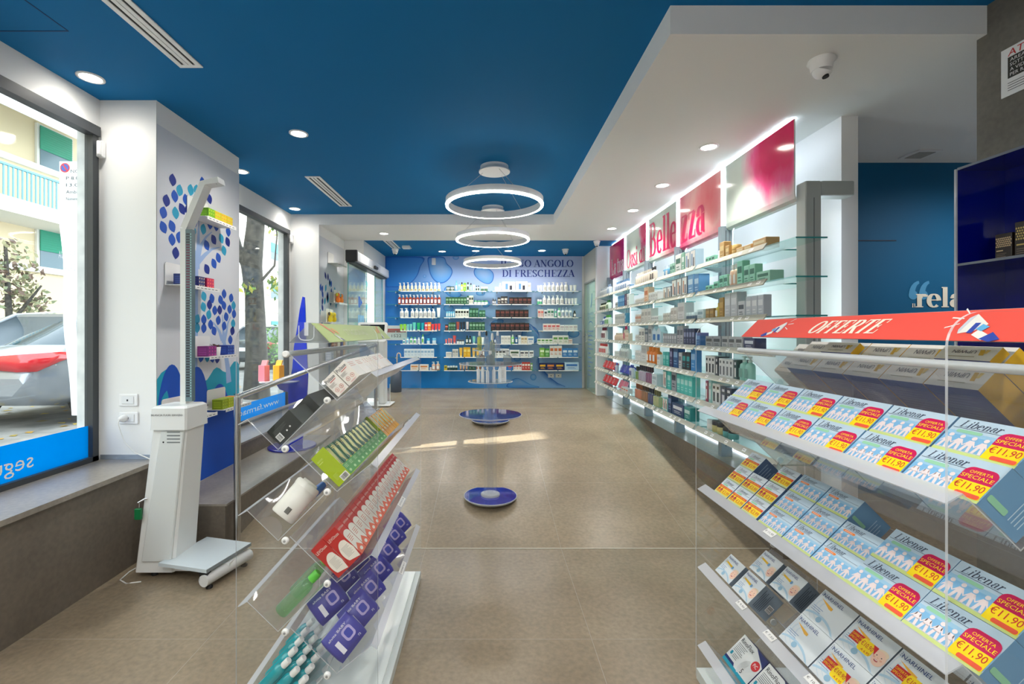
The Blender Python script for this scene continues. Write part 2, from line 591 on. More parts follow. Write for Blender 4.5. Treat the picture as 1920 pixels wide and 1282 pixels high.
g = G()                          # ceilings
g.box((XL, YB, CEIL), (XR, 6.6, CEIL + .1), BLUE)
struct('ceiling_main', g)
g = G()
g.box((-2.6, YB, SOFF), (2.3, YB, SOFF), BLUE) if False else None
g.box((-2.85, 7.72, SOFF), (2.54, YF, SOFF + .1), BLUE)
struct('ceiling_far', g)
g = G()
g.box((XL, 6.58, SOFF), (.95, 7.72, CEIL + .1), WHITE)
g.box((.95, 2.37, SOFF), (2.6, 7.72, CEIL + .1), WHITE)
g.box((2.6, 2.42, SOFF), (XR, 4.3, CEIL + .1), WHITE)
struct('ceiling_soffit', g)

CONC = noise_mat('pale_concrete', (196, 198, 198), (224, 224, 222), 9, .8)
def wall_with_opening(g, x0, x1, y0, y1, z0, z1, oy0, oy1, oz0, oz1, m):
    g.box((x0, y0, z0), (x1, oy0, z1), m)
    g.box((x0, oy1, z0), (x1, y1, z1), m)
    g.box((x0, oy0, z0), (x1, oy1, oz0), m)
    g.box((x0, oy0, oz1), (x1, oy1, z1), m)

g = G()                          # street wall: inner plaster, outer concrete skin
W1 = (.5, 3.32, .20, 2.64)
W2 = (4.52, 6.5, .06, 2.60)
for xa, xb, m in ((-2.91, -2.85, WHITE), (-3.0, -2.91, CONC)):
    wall_with_opening(g, xa, xb, YB, 3.9, LOW, CEIL, *W1, m)
    wall_with_opening(g, xa, xb, 3.9, 7.75, LOW, CEIL, *W2, m)
struct('wall_left', g)
g = G()
g.box((-2.85, 3.34, LOW), (-2.436, 4.45, CEIL), WHITE)
struct('wall_left_pier', g)
g = G()
g.box((-2.85, 6.58, LOW), (-2.445, 7.72, SOFF), WHITE)
g.box((-2.85, 7.72, LOW), (-2.11, 7.80, SOFF), WHITE)
struct('wall_left_far_pier', g)
g = G()
wall_with_opening(g, -2.25, -2.11, 7.80, YF, -.1, SOFF, 7.86, 8.98, 0, 2.28, WHITE)
struct('wall_entrance', g)
g = G()
g.box((-2.25, YF, -.1), (2.9, YF + .1, SOFF + .1), mat((228, 228, 226), .7))
struct('wall_far', g)
g = G()
g.box((2.54, 3.27, LOW), (2.66, 8.3, SOFF), WHITE2)
struct('wall_right', g)
g = G()
g.box((1.97, 8.22, 0), (2.54, 8.32, SOFF), WHITE2)
struct('wall_right_end', g)
g = G()
BEI = mat((206, 203, 192), .7, name='beige_wall_paint')
g.box((1.97, 8.32, 2.14), (2.07, YF, SOFF), BEI)
g.box((1.97, 8.32, 0), (2.07, 8.36, 2.14), BEI)
g.box((1.97, 9.27, 0), (2.07, YF, 2.14), BEI)
g.box((2.9, 8.3, -.1), (3.0, YF, SOFF), BEI)
g.box((2.66, 8.3, -.1), (2.9, 8.36, SOFF), BEI)
struct('wall_door_side', g)
g = G()
g.box((2.66, 4.17, LOW), (XR, 4.27, SOFF), TEAL)
for x0, x1, z in ((2.66, 3.74, 1.982),):
    g.box((x0, 4.166, z), (x1, 4.172, z + .008), mat((0, 30, 60), .6))
struct('wall_niche', g)
g = G()
g.box((2.6, YB, LOW), (3.3, 2.42, CEIL), stone_mat('stone_pillar', (104, 100, 92), (128, 123, 114), rough=.55))
struct('wall_stone_pillar', g)
g = G()
g.box((XR, YB, LOW), (XR + .1, 4.3, CEIL), WHITE)
struct('wall_side', g)
g = G()
g.box((-2.91, YB - .1, LOW), (XR + .1, YB, CEIL + .1), WHITE)
struct('wall_back', g)

g = G()                          # stone bench under the first window
g.box((-2.85, YB, LOW), (-2.44, 3.34, .185), STONE2)
g.box((-2.85, YB, .185), (-2.41, 3.34, .215), STONE3)
struct('trim_2', g)
g = G()                          # stone platform and step along the second window
g.box((-2.436, 3.34, LOW), (-1.93, 6.2, -.13), STONE2)
g.box((-2.436, 3.34, -.13), (-1.92, 6.2, -.115), STONE3)
g.box((-2.85, 4.45, LOW), (-2.44, 6.58, .035), STONE2)
g.box((-2.85, 4.45, .035), (-2.43, 6.58, .055), STONE3)
struct('trim_3', g)
g = G()                          # plinth under the backlit shelves
g.box((2.075, 3.2, LOW), (2.54, 8.22, .004), STONE2, ms=[STONE2, STONE3, STONE2, STONE2, STONE2, STONE2])
struct('trim_4', g)
g = G()
g.box((-2.84, 3.332, .216), (-2.436, 3.338, .25), mat((196, 206, 216), .25, .6))
struct('baseboard_left', g)
g = G()
g.box((2.355, 3.3, .0045), (2.372, 8.2, .018), LEDB)
struct('trim_5', g)

# windows: frame, glass, blue sticker band
def window(name, y0, y1, z0, z1, sticker, words, head):
    root = tag(bpy.data.objects.new(name, None), kind='structure')
    COL.objects.link(root)
    g = G()
    for a, b in (((-2.90, y0, z0), (-2.84, y0 + .05, z1)), ((-2.90, y1 - .05, z0), (-2.84, y1, z1)),
                 ((-2.90, y0, z0), (-2.84, y1, z0 + .05)), ((-2.90, y0, z1 - head), (-2.825, y1, z1))):
        g.box(a, b, DARKF)
    f = g.obj('window_frame', root)
    g = G()
    g.box((-2.885, y0 + .05, z0 + .05), (-2.875, y1 - .05, z1 - head), PANE)
    g.obj('window_pane', root)
    g = G()
    s0, s1 = sticker
    M = frame((-2.872, 0, 0), (0, 1, 0), (0, 0, 1))
    SK = film_mat('blue_window_film', (0, 140, 240))
    g.add([(-2.874, y0 + .05, s0), (-2.874, y1 - .05, s0), (-2.874, y1 - .05, s1), (-2.874, y0 + .05, s1)], [(0, 1, 2, 3)], SK)
    for txt, y, z, h, w in words:   # read from the street, so mirrored from inside
        Mm = Matrix(((0, 0, 1, -2.8735), (-1, 0, 0, y), (0, 1, 0, z), (0, 0, 0, 1)))
        write(g, txt, Mm, 0, 0, h, WHITE2, w, align='L')
    g.obj('window_sticker', root)
    return root
window('window_1', W1[0], W1[1], W1[2], W1[3], (.25, .475), [('segui', 2.875, .30, .10, .27)], .07)
window('window_2', W2[0], W2[1], W2[2], W2[3], (.11, .30), [('www.farmaciamar', 6.25, .17, .075, 1.45)], .06)

# ---------------------------------------------------------------- ceiling fittings
def downlight(px, py, z, e=9, label='', r=.06, col=(1, .95, .87)):
    x, y = ceil_pt(px, py, z)
    return downlight_at(x, y, z, e, label, r, col)
def downlight_at(x, y, z, e, label, r=.06, col=(1, .95, .87)):
    wide = 1.95 if z < CEIL and y < 7.5 and x > .5 else 2.8
    t = thing('ceiling_spotlight', label, 'ceiling light', (x, y, z), group='recessed ceiling spotlights')
    g = G()
    g.lathe([(r + .018, 0), (r + .018, -.006), (r + .002, -.008), (r, -.003)], WHITE2, 24, cap=False)
    g.obj('rim', t)
    g = G()
    g.lathe([(r, -.002), (r, -.004)], LAMPG, 24)
    g.obj('lens', t)
    lamp('spotlight_beam', 'SPOT', (x, y, z - .03), e * 7, col, spot_size=wide, spot_blend=1.0, shadow_soft_size=r)
    return t
SPOTS = [(170, 145, CEIL, 'round ceiling spotlight on the blue ceiling above the first shop window'),
         (560, 250, CEIL, 'round ceiling spotlight alone in the middle of the blue ceiling'),
         (553, 391, CEIL, 'small round spotlight in the blue ceiling corner by the second window'),
         (452, 321, CEIL, 'round spotlight partly hidden behind the tree mural pier'),
         (764, 465, SOFF, 'far ceiling spotlight beside the small white sensor box'),
         (829, 471, SOFF, 'far ceiling spotlight above the drop mural, second from the entrance'),
         (892, 470, SOFF, 'far ceiling spotlight above the drop mural, third from the entrance'),
         (953, 470, SOFF, 'far ceiling spotlight above the drop mural, fourth from the entrance'),
         (1016, 469.5, SOFF, 'far ceiling spotlight beside the white dome camera by the glass door'),
         (1329, 275, SOFF, 'soffit spotlight nearest the stone pillar, before the wordless pink panel'),
         (1242, 347, SOFF, 'soffit spotlight second from the stone pillar'),
         (1187, 394, SOFF, 'soffit spotlight third from the stone pillar'),
         (1147, 428, SOFF, 'soffit spotlight farthest from the stone pillar, by the pink La tua panel'),
         (720, 437.5, SOFF, 'spotlight alone under the white beam by the entrance')]
for px, py, z, lb in SPOTS:
    far = py > 464
    downlight(px, py, z, 1.3 if px in (170, 553, 452) else 4 if far else 8 if z == SOFF else 7, lb)

def vent(x0, x1, y0, y1, z, label):
    t = thing('ceiling_vent', label, 'air vent', ((x0 + x1) / 2, (y0 + y1) / 2, z), group='slotted ceiling vents')
    w, l = (x1 - x0) / 2, (y1 - y0) / 2
    g = G()
    b = .03
    g.box((-w, -l, -.008), (w, -l + b, -.001), WHITE2)
    g.box((-w, l - b, -.008), (w, l, -.001), WHITE2)
    g.box((-w, -l + b, -.008), (-w + b, l - b, -.001), WHITE2)
    g.box((w - b, -l + b, -.008), (w, l - b, -.001), WHITE2)
    g.obj('frame', t)
    g = G()
    g.box((-w + b, -l + b, -.003), (w - b, l - b, -.001), BLACK)
    g.obj('duct_opening', t)
    g = G()
    n = 3
    for i in range(1, n):
        x = -w + b + (2 * w - 2 * b) * i / n
        g.box((x - .012, -l + b, -.008), (x + .012, l - b, -.003), WHITE2)
    g.obj('slat', t)
def vent_px(xa, xb, ya, yb, z, label):
    """corner pixels: near-end right, far-end span"""
    X0, Y1 = ceil_pt(xa, yb, z)
    X1, _ = ceil_pt(xb, yb, z)
    _, Y0 = ceil_pt(xa, ya, z)
    vent(X0, X1, Y0, Y1, z, label)
vent_px(338, 381, -45, 125, CEIL, 'large slotted air vent in the blue ceiling, nearest the camera')
vent_px(637, 660, 330, 386, CEIL, 'slotted air vent in the blue ceiling beside the ring lamps')
vent_px(735, 751, 450.5, 465, SOFF, 'slotted air vent in the far blue ceiling above the sliding door')
g = G()
g.box((3.66, 3.86, SOFF - .012), (3.86, 4.06, SOFF - .001), WHITE2)
g.box((3.69, 3.89, SOFF - .016), (3.83, 4.03, SOFF - .012), mat((170, 168, 160), .5))
tag(g.obj('ceiling_vent'), 'small square vent in the niche ceiling above the teal wall', 'air vent')
g = G()                          # access hatch in the near blue ceiling
for (xa, ya, xb, yb) in ((-3, 58, 128, 58),):
    pass
HX, HY = ceil_pt(128, 58, CEIL)
DK = mat((0, 52, 96), .7)
g.box((XL + .01, HY - .003, CEIL - .002), (HX, HY + .003, CEIL), DK)
g.box((HX - .003, 1.3, CEIL - .002), (HX + .003, HY, CEIL), DK)
tag(g.obj('ceiling_hatch'), 'access hatch outlined by dark joints in the near blue ceiling', 'hatch')

def ring_lamp(x, y, z, zc, label, canopy=True):
    t = thing('ring_lamp', label, 'pendant lamp', (x, y, z), group='white ring pendant lamps')
    R, wd, h = .5, .027, .075
    g = G()
    n = 72
    def circ(r, zz):
        return [(r * math.cos(2 * PI * i / n), r * math.sin(2 * PI * i / n), zz) for i in range(n)]
    rs = [circ(R, 0), circ(R, h), circ(R - wd, h), circ(R - wd, 0)]
    vs = [p for r in rs for p in r]
    fs, ms = [], []
    for k in range(3):
        for i in range(n):
            j = (i + 1) % n
            fs.append((k * n + i, k * n + j, (k + 1) * n + j, (k + 1) * n + i))
    g.add(vs, fs, WHITE2, smooth=False)
    g.obj('ring', t)
    g = G()
    vs = circ(R, 0) + circ(R - wd, 0) + circ(R + .002, .016) 
    fs = [(i, n + i, n + (i + 1) % n, (i + 1) % n) for i in range(n)] + [(i, (i + 1) % n, 2 * n + (i + 1) % n, 2 * n + i) for i in range(n)]
    g.add([(a, b, c - .001) for a, b, c in vs], fs, LEDR)
    g.obj('light_strip', t)
    dz = zc - z
    g = G()
    g.lathe([(.16, dz - .06), (.16, dz - .045), (.145, dz - .045), (.145, dz)], WHITE2, 40)
    g.obj('canopy', t)
    for k in range(3):
        a = 2 * PI * k / 3 + .9
        g = G()
        g.tube([(.12 * math.cos(a), .12 * math.sin(a), dz - .06), ((R - .02) * math.cos(a), (R - .02) * math.sin(a), h)], .0018, mat((190, 190, 190), .4), 5)
        g.obj('cable', t)
ring_lamp(.066, 4.68, 2.437, CEIL, 'ring lamp nearest the camera, largest of three in a row')
ring_lamp(.064, 6.22, 2.395, CEIL, 'middle ring lamp of the row, hung just before the white beam')
ring_lamp(.075, 7.95, 2.33, SOFF, 'farthest ring lamp of the row, before the drop mural lettering')

def dome_camera(px, py, z, label, s=1.0, rot=0.0):
    x, y = ceil_pt(px, py, z)
    t = thing('dome_camera', label, 'security camera', (x, y, z), (0, 0, rot), 'white dome security cameras')
    g = G()
    g.lathe([(.062 * s, -.0), (.066 * s, -.014 * s), (.055 * s, -.022 * s), (.05 * s, -.055 * s), (.048 * s, -.06 * s)], WHITE2, 24)
    g.obj('base', t)
    g = G()
    M = Matrix.Translation((0, -.004 * s, -.058 * s)) @ Matrix.Rotation(.5, 4, 'X')
    pr = [(.046 * s * math.cos(a), -.046 * s * math.sin(a)) for a in [PI / 2 * i / 8 for i in range(9)]]
    g.lathe(pr[:-1] + [(.001, -.046 * s)], WHITE2, 24, M)
    g.obj('eyeball', t)
    g = G()
    g.lathe([(.016 * s, 0), (.016 * s, -.012 * s)], BLACK, 16, M @ Matrix.Translation((0, -.03 * s, -.024 * s)) @ Matrix.Rotation(-.7, 4, 'X'))
    g.obj('lens', t)
dome_camera(1540, 112, SOFF, 'large white dome camera under the soffit near the stone pillar', 1.05, .5)
dome_camera(741, 467, SOFF, 'white dome camera under the far blue ceiling near the entrance', 1.0, 0)
dome_camera(1060, 467, SOFF, 'white dome camera above the mural lettering near the glass door', 1.0, 0)
dome_camera(1119, 452, SOFF, 'white camera at the far end of the pink panels', .9, 0)
x, y = ceil_pt(762, 461, SOFF)
g = G()
g.rbox((x - .07, y - .06, SOFF - .05), (x + .07, y + .06, SOFF), WHITE2, .008)
tag(g.obj('ceiling_sensor'), 'small white sensor box on the far blue ceiling beside a spotlight', 'sensor')
g = G()
M = frame((-1.10, YF - .0, 2.62), (1, 0, 0), (0, 0, 1))
g.rbox((-1.15, YF - .05, 2.52), (-1.07, YF - .003, 2.66), WHITE2, .008)
tag(g.obj('motion_sensor'), 'small white motion sensor at the top of the drop mural', 'sensor')
for yy, lb, x0 in ((3.30, 'white alarm contact on the wall beside the first window frame', 0), (6.50, 'white alarm contact on the wall beside the second window frame', 1)):
    g = G()
    g.rbox((-2.848, yy - (.0 if not x0 else -.01), 2.42), (-2.80, yy + (.038 if not x0 else .06), 2.54), WHITE2, .006)
    g.rbox((-2.82, yy - .025, 2.43), (-2.80, yy, 2.53), WHITE2, .004)
    tag(g.obj('alarm_sensor'), lb, 'sensor', 'alarm contacts on the window wall')

lamp('added_corridor_fill', 'SPOT', (2.5, 8.75, 2.6), 40, (1, .97, .92), spot_size=2.6, spot_blend=1.0, shadow_soft_size=.1)  # added unseen lamp brightening the frosted door from behind
# extra spotlights of the same ceiling over the entrance side, out of the picture
for x, y in ((-1.5, .2), (.15, .9), (.2, -1.0), (1.5, -.7), (-1.6, -1.0), (4.3, 3.2)):
    lamp('spotlight_beam', 'SPOT', (x, y, (SOFF if x > 4 else CEIL) - .04), 60 if x > 4 else 68, (1, .96, .9), spot_size=2.9, spot_blend=1.0, shadow_soft_size=.06)

# ------------------------------------------------------------------ drop mural on the far wall
def bil(cp, u, v):
    n, m = len(cp[0]) - 1, len(cp) - 1
    a, b = min(int(u * n), n - 1), min(int(v * m), m - 1)
    fu, fv = u * n - a, v * m - b
    return tuple(sum(w * cp[j][i][k] for w, i, j in ((( 1 - fu) * (1 - fv), a, b), (fu * (1 - fv), a + 1, b), ((1 - fu) * fv, a, b + 1), (fu * fv, a + 1, b + 1))) for k in range(3))
# ink control points, bottom row first
CP = [[(0, 138, 226), (30, 138, 222), (70, 148, 220), (128, 178, 230), (136, 180, 228)],
      [(0, 124, 220), (50, 142, 222), (112, 162, 222), (164, 192, 232), (174, 194, 230)],
      [(44, 130, 216), (96, 158, 222), (148, 178, 226), (170, 192, 230), (180, 196, 230)],
      [(40, 116, 206), (126, 168, 222), (164, 186, 228), (174, 192, 230), (184, 198, 232)],
      [(36, 108, 198), (140, 174, 224), (170, 188, 228), (176, 192, 230), (182, 196, 230)]]
MX0, MX1 = -2.108, 1.93
YM = YF - .006
MUR = attr_mat('printed_drop_mural', .55, .3)
def mcol(p):
    return bil(CP, min(max((p[0] - MX0) / (MX1 - MX0), 0), 1), min(max(p[1] / SOFF, 0), 1))
MM = frame((0, YM, 0), (1, 0, 0), (0, 0, 1))
g = G()
NX, NY = 44, 30
vs = []
for j in range(NY + 1):
    for i in range(NX + 1):
        vs.append((MX0 + (MX1 - MX0) * i / NX, SOFF * j / NY))
b = g.add(vs, [(j * (NX + 1) + i, j * (NX + 1) + i + 1, (j + 1) * (NX + 1) + i + 1, (j + 1) * (NX + 1) + i) for j in range(NY) for i in range(NX)], MUR, MM)
for k, p in enumerate(vs):
    g.ink[b + k] = mcol(p)
def mp(x, y, o, s):              # point read off the photograph, laid onto the wall plane
    px, py = o[0] + x / s, o[1] + y / s
    return ((px - VX) * YF / F, EYE - (py - VY) * YF / F)
def smooth_poly(P, n=4):
    out = []
    m = len(P)
    for i in range(m):
        p0, p1, p2, p3 = P[i - 1], P[i], P[(i + 1) % m], P[(i + 2) % m]
        for k in range(n):
            t = k / n
            out.append(tuple(.5 * (2 * p1[c] + (p2[c] - p0[c]) * t + (2 * p0[c] - 5 * p1[c] + 4 * p2[c] - p3[c]) * t * t + (3 * p1[c] - p0[c] - 3 * p2[c] + p3[c]) * t ** 3) for c in (0, 1)))
    return out
def mix(a, b, t):
    return tuple(a[i] + (b[i] - a[i]) * t for i in range(3))
def drop(P, dz=.001, rim=(18, 84, 176), inner=(176, 196, 226), k=1.0):
    P = smooth_poly([(x, min(max(z, .01), SOFF - .004)) for x, z in P])
    P = [(min(max(x, MX0), MX1), min(max(z, .005), SOFF - .002)) for x, z in P]
    c = (sum(p[0] for p in P) / len(P), sum(p[1] for p in P) / len(P))
    top = max(p[1] for p in P)
    bot = min(p[1] for p in P)
    def shade(t):
        def f(p):
            hgt = (p[1] - bot) / (top - bot + 1e-6)
            return mix(mix((30, 130, 220), mcol(p), .45), inner, t * (.35 + .5 * hgt) * k)
        return f
    g.fan(P, c, MM, MUR, [(1.0, rim), (.955, mix(rim, (40, 130, 220), .4)), (.9, shade(.2)), (.6, shade(.6)), (.25, shade(.9))], dz)
O3, S3 = (720, 460), 4.75
O4, S4 = (900, 460), 4.578
O6, S6 = (580, 420), 3.77
drop([mp(x, y, O3, S3) for x, y in ((2, 102), (2, 345), (70, 372), (150, 368), (235, 338), (296, 272), (325, 190), (342, 102))], inner=(70, 140, 215), k=.6)
drop([mp(x, y, O3, S3) for x, y in ((398, 102), (528, 102), (560, 160), (600, 200), (610, 245), (580, 300), (530, 335), (470, 330), (420, 275), (396, 190))])
drop([mp(x, y, O6, S6) for x, y in ((1168, 316), (1215, 306), (1270, 318), (1302, 350), (1298, 398), (1268, 424), (1216, 408), (1168, 362))])
drop([mp(x, y, O4, S4) for x, y in ((240, 1225), (262, 1165), (318, 1138), (380, 1163), (432, 1192), (505, 1222))])
drop([mp(x, y, O3, S3) for x, y in ((540, 410), (545, 375), (590, 360), (640, 400), (690, 440), (650, 465), (580, 450))])
drop([mp(x, y, O4, S4) for x, y in ((85, 690), (120, 645), (200, 640), (180, 690), (150, 720))])
def blob(cx, cy, rx, ry, o, s, **kw):
    drop([mp(cx + rx * math.cos(a), cy + ry * math.sin(a), o, s) for a in [2 * PI * i / 10 for i in range(10)]], **kw)
for cx, cy, rx, ry in ((362, 275, 14, 14), (640, 108, 28, 20), (860, 428, 40, 20), (905, 520, 40, 34), (730, 560, 40, 22), (575, 560, 45, 30), (370, 780, 48, 24), (872, 655, 20, 14), (375, 345, 40, 22), (330, 560, 110, 60)):
    blob(cx, cy, rx, ry, O3, S3)
for cx, cy, rx, ry in ((457, 1130, 26, 28), (803, 757, 50, 34), (215, 860, 40, 20), (320, 975, 30, 18), (430, 770, 75, 80)):
    blob(cx, cy, rx, ry, O4, S4)
def band(P, w, col):
    for (x0, z0), (x1, z1) in zip(P[:-1], P[1:]):
        pass
    L = []
    R = []
    for i, p in enumerate(P):
        a, b2 = P[max(i - 1, 0)], P[min(i + 1, len(P) - 1)]
        dx, dy = b2[0] - a[0], b2[1] - a[1]
        d = math.hypot(dx, dy)
        ww = w * math.sin(PI * (i + .3) / (len(P) - .4)) + .004
        L.append((p[0] - dy / d * ww, p[1] + dx / d * ww))
        R.append((p[0] + dy / d * ww, p[1] - dx / d * ww))
    n = len(P)
    b0 = g.add([(x, max(z, .004), .002) for x, z in L + R], [(i, i + 1, n + i + 1, n + i) for i in range(n - 1)], MUR, MM)
    for i in range(n):
        g.ink[b0 + i] = col
        g.ink[b0 + n + i] = mcol(P[i])
band([mp(x, y, O4, S4) for x, y in ((500, 950), (492, 1010), (510, 1060), (545, 1110), (600, 1160), (660, 1195), (730, 1214))], .06, (10, 96, 190))
band([mp(x, y, O4, S4) for x, y in ((400, 660), (440, 690), (470, 730), (500, 765), (505, 800))], .02, (30, 100, 190))
tag(g.obj('drop_mural'), 'blue wall mural printed with large water drops', 'mural')
NAVY = mat((16, 50, 140), .5, name='navy_lettering')
g = G()
def zy(py, y=YF):
    return EYE - (py - VY) * y / F
def xx(px, y=YF):
    return (px - VX) * y / F
write(g, 'IL TUO ANGOLO', MM, xx(1075), zy(500.5), zy(487.5) - zy(500.5), NAVY, xx(1075) - xx(938), 'R', serif, dz=.008)
write(g, 'DI FRESCHEZZA', MM, xx(1077), zy(519), zy(506) - zy(519), NAVY, xx(1077) - xx(941), 'R', serif, dz=.008)
tag(g.obj('wall_lettering'), 'navy serif lettering IL TUO ANGOLO DI FRESCHEZZA on the drop mural', 'lettering')
# notice near the entrance corner
g = G()
g.box((-2.09, YM - .012, .98), (-1.66, YM - .008, 1.28), WHITE2)
M = frame((-2.09, YM - .0125, .98), (1, 0, 0), (0, 0, 1))
g.rect(.02, .16, .41, .235, M, mat((190, 74, 80), .5))
write(g, '1522', M, .215, .06, .06, mat((60, 60, 70), .5), .2, 'C')
tag(g.obj('notice_poster'), 'white notice with a red band and the number 1522 near the entrance', 'poster')
g = G()
for x in (xx(1033), xx(1047)):
    g.rbox((x - .06, YM - .012, zy(704) - .04), (x + .06, YM - .003, zy(704) + .04), WHITE2, .004)
    g.cyl((0, 0, 0), .012, .002, mat((120, 120, 125), .5), 10, frame((x, YM - .012, zy(704)), (1, 0, 0), (0, 0, 1)))
tag(g.obj('wall_socket'), 'pair of white socket plates low on the mural by the glass door', 'socket')

# ------------------------------------------------------------------ glass door beside the mural
t = tag(bpy.data.objects.new('door_1', None), kind='structure')
COL.objects.link(t)
g = G()
g.box((1.98, 8.36, 0), (1.995, 9.27, 2.13), FROST)
g.obj('door_pane', t)
g = G()
for a, b in (((1.965, 8.36, 2.11), (2.06, 9.27, 2.14)), ((1.965, 9.25, 0), (2.06, 9.285, 2.14))):
    g.box(a, b, mat((150, 152, 150), .4))
g.obj('door_frame', t)
g = G()
g.box((1.955, 9.13, .95), (1.98, 9.18, 1.12), STEEL)
g.tube([(1.965, 9.155, 1.05), (1.93, 9.155, 1.05), (1.93, 9.03, 1.05)], .009, STEEL)
g.obj('door_handle', t)
g = G()
DT = mat((70, 120, 170), .5)
M = frame((1.978, 9.05, 0), (0, -1, 0), (0, 0, 1))
g.flat([(.28 + dx, 1.62 + dz) for dx, dz in ((0, 0), (.06, .1), (.1, .26), (.14, .26), (.12, .1), (.06, 0))], M, DT, .001)
for k, (a, b2) in enumerate(((1.47, 'UN ANGOLO'), (1.39, 'TUTTO per te'))):
    write(g, b2, M, .08, a, .06, DT, .42)
for i in range(11):
    z = 1.15 - i * .085
    g.rect(.06, z, .06 + (.44, .36, .4, .3, .42, .2, .3, .38, .22, .34, .26)[i], z + .022, M, mat((96, 130, 170), .6), .001)
P = arc(.28, 1.24, .2, .1, 10, 170, 10)
g.add([(x, y, .001) for x, y in P] + [(x, y + .02, .001) for x, y in P], [(i, i + 1, 12 + i, 11 + i) for i in range(10)], DT, M)
g.obj('door_lettering', t)

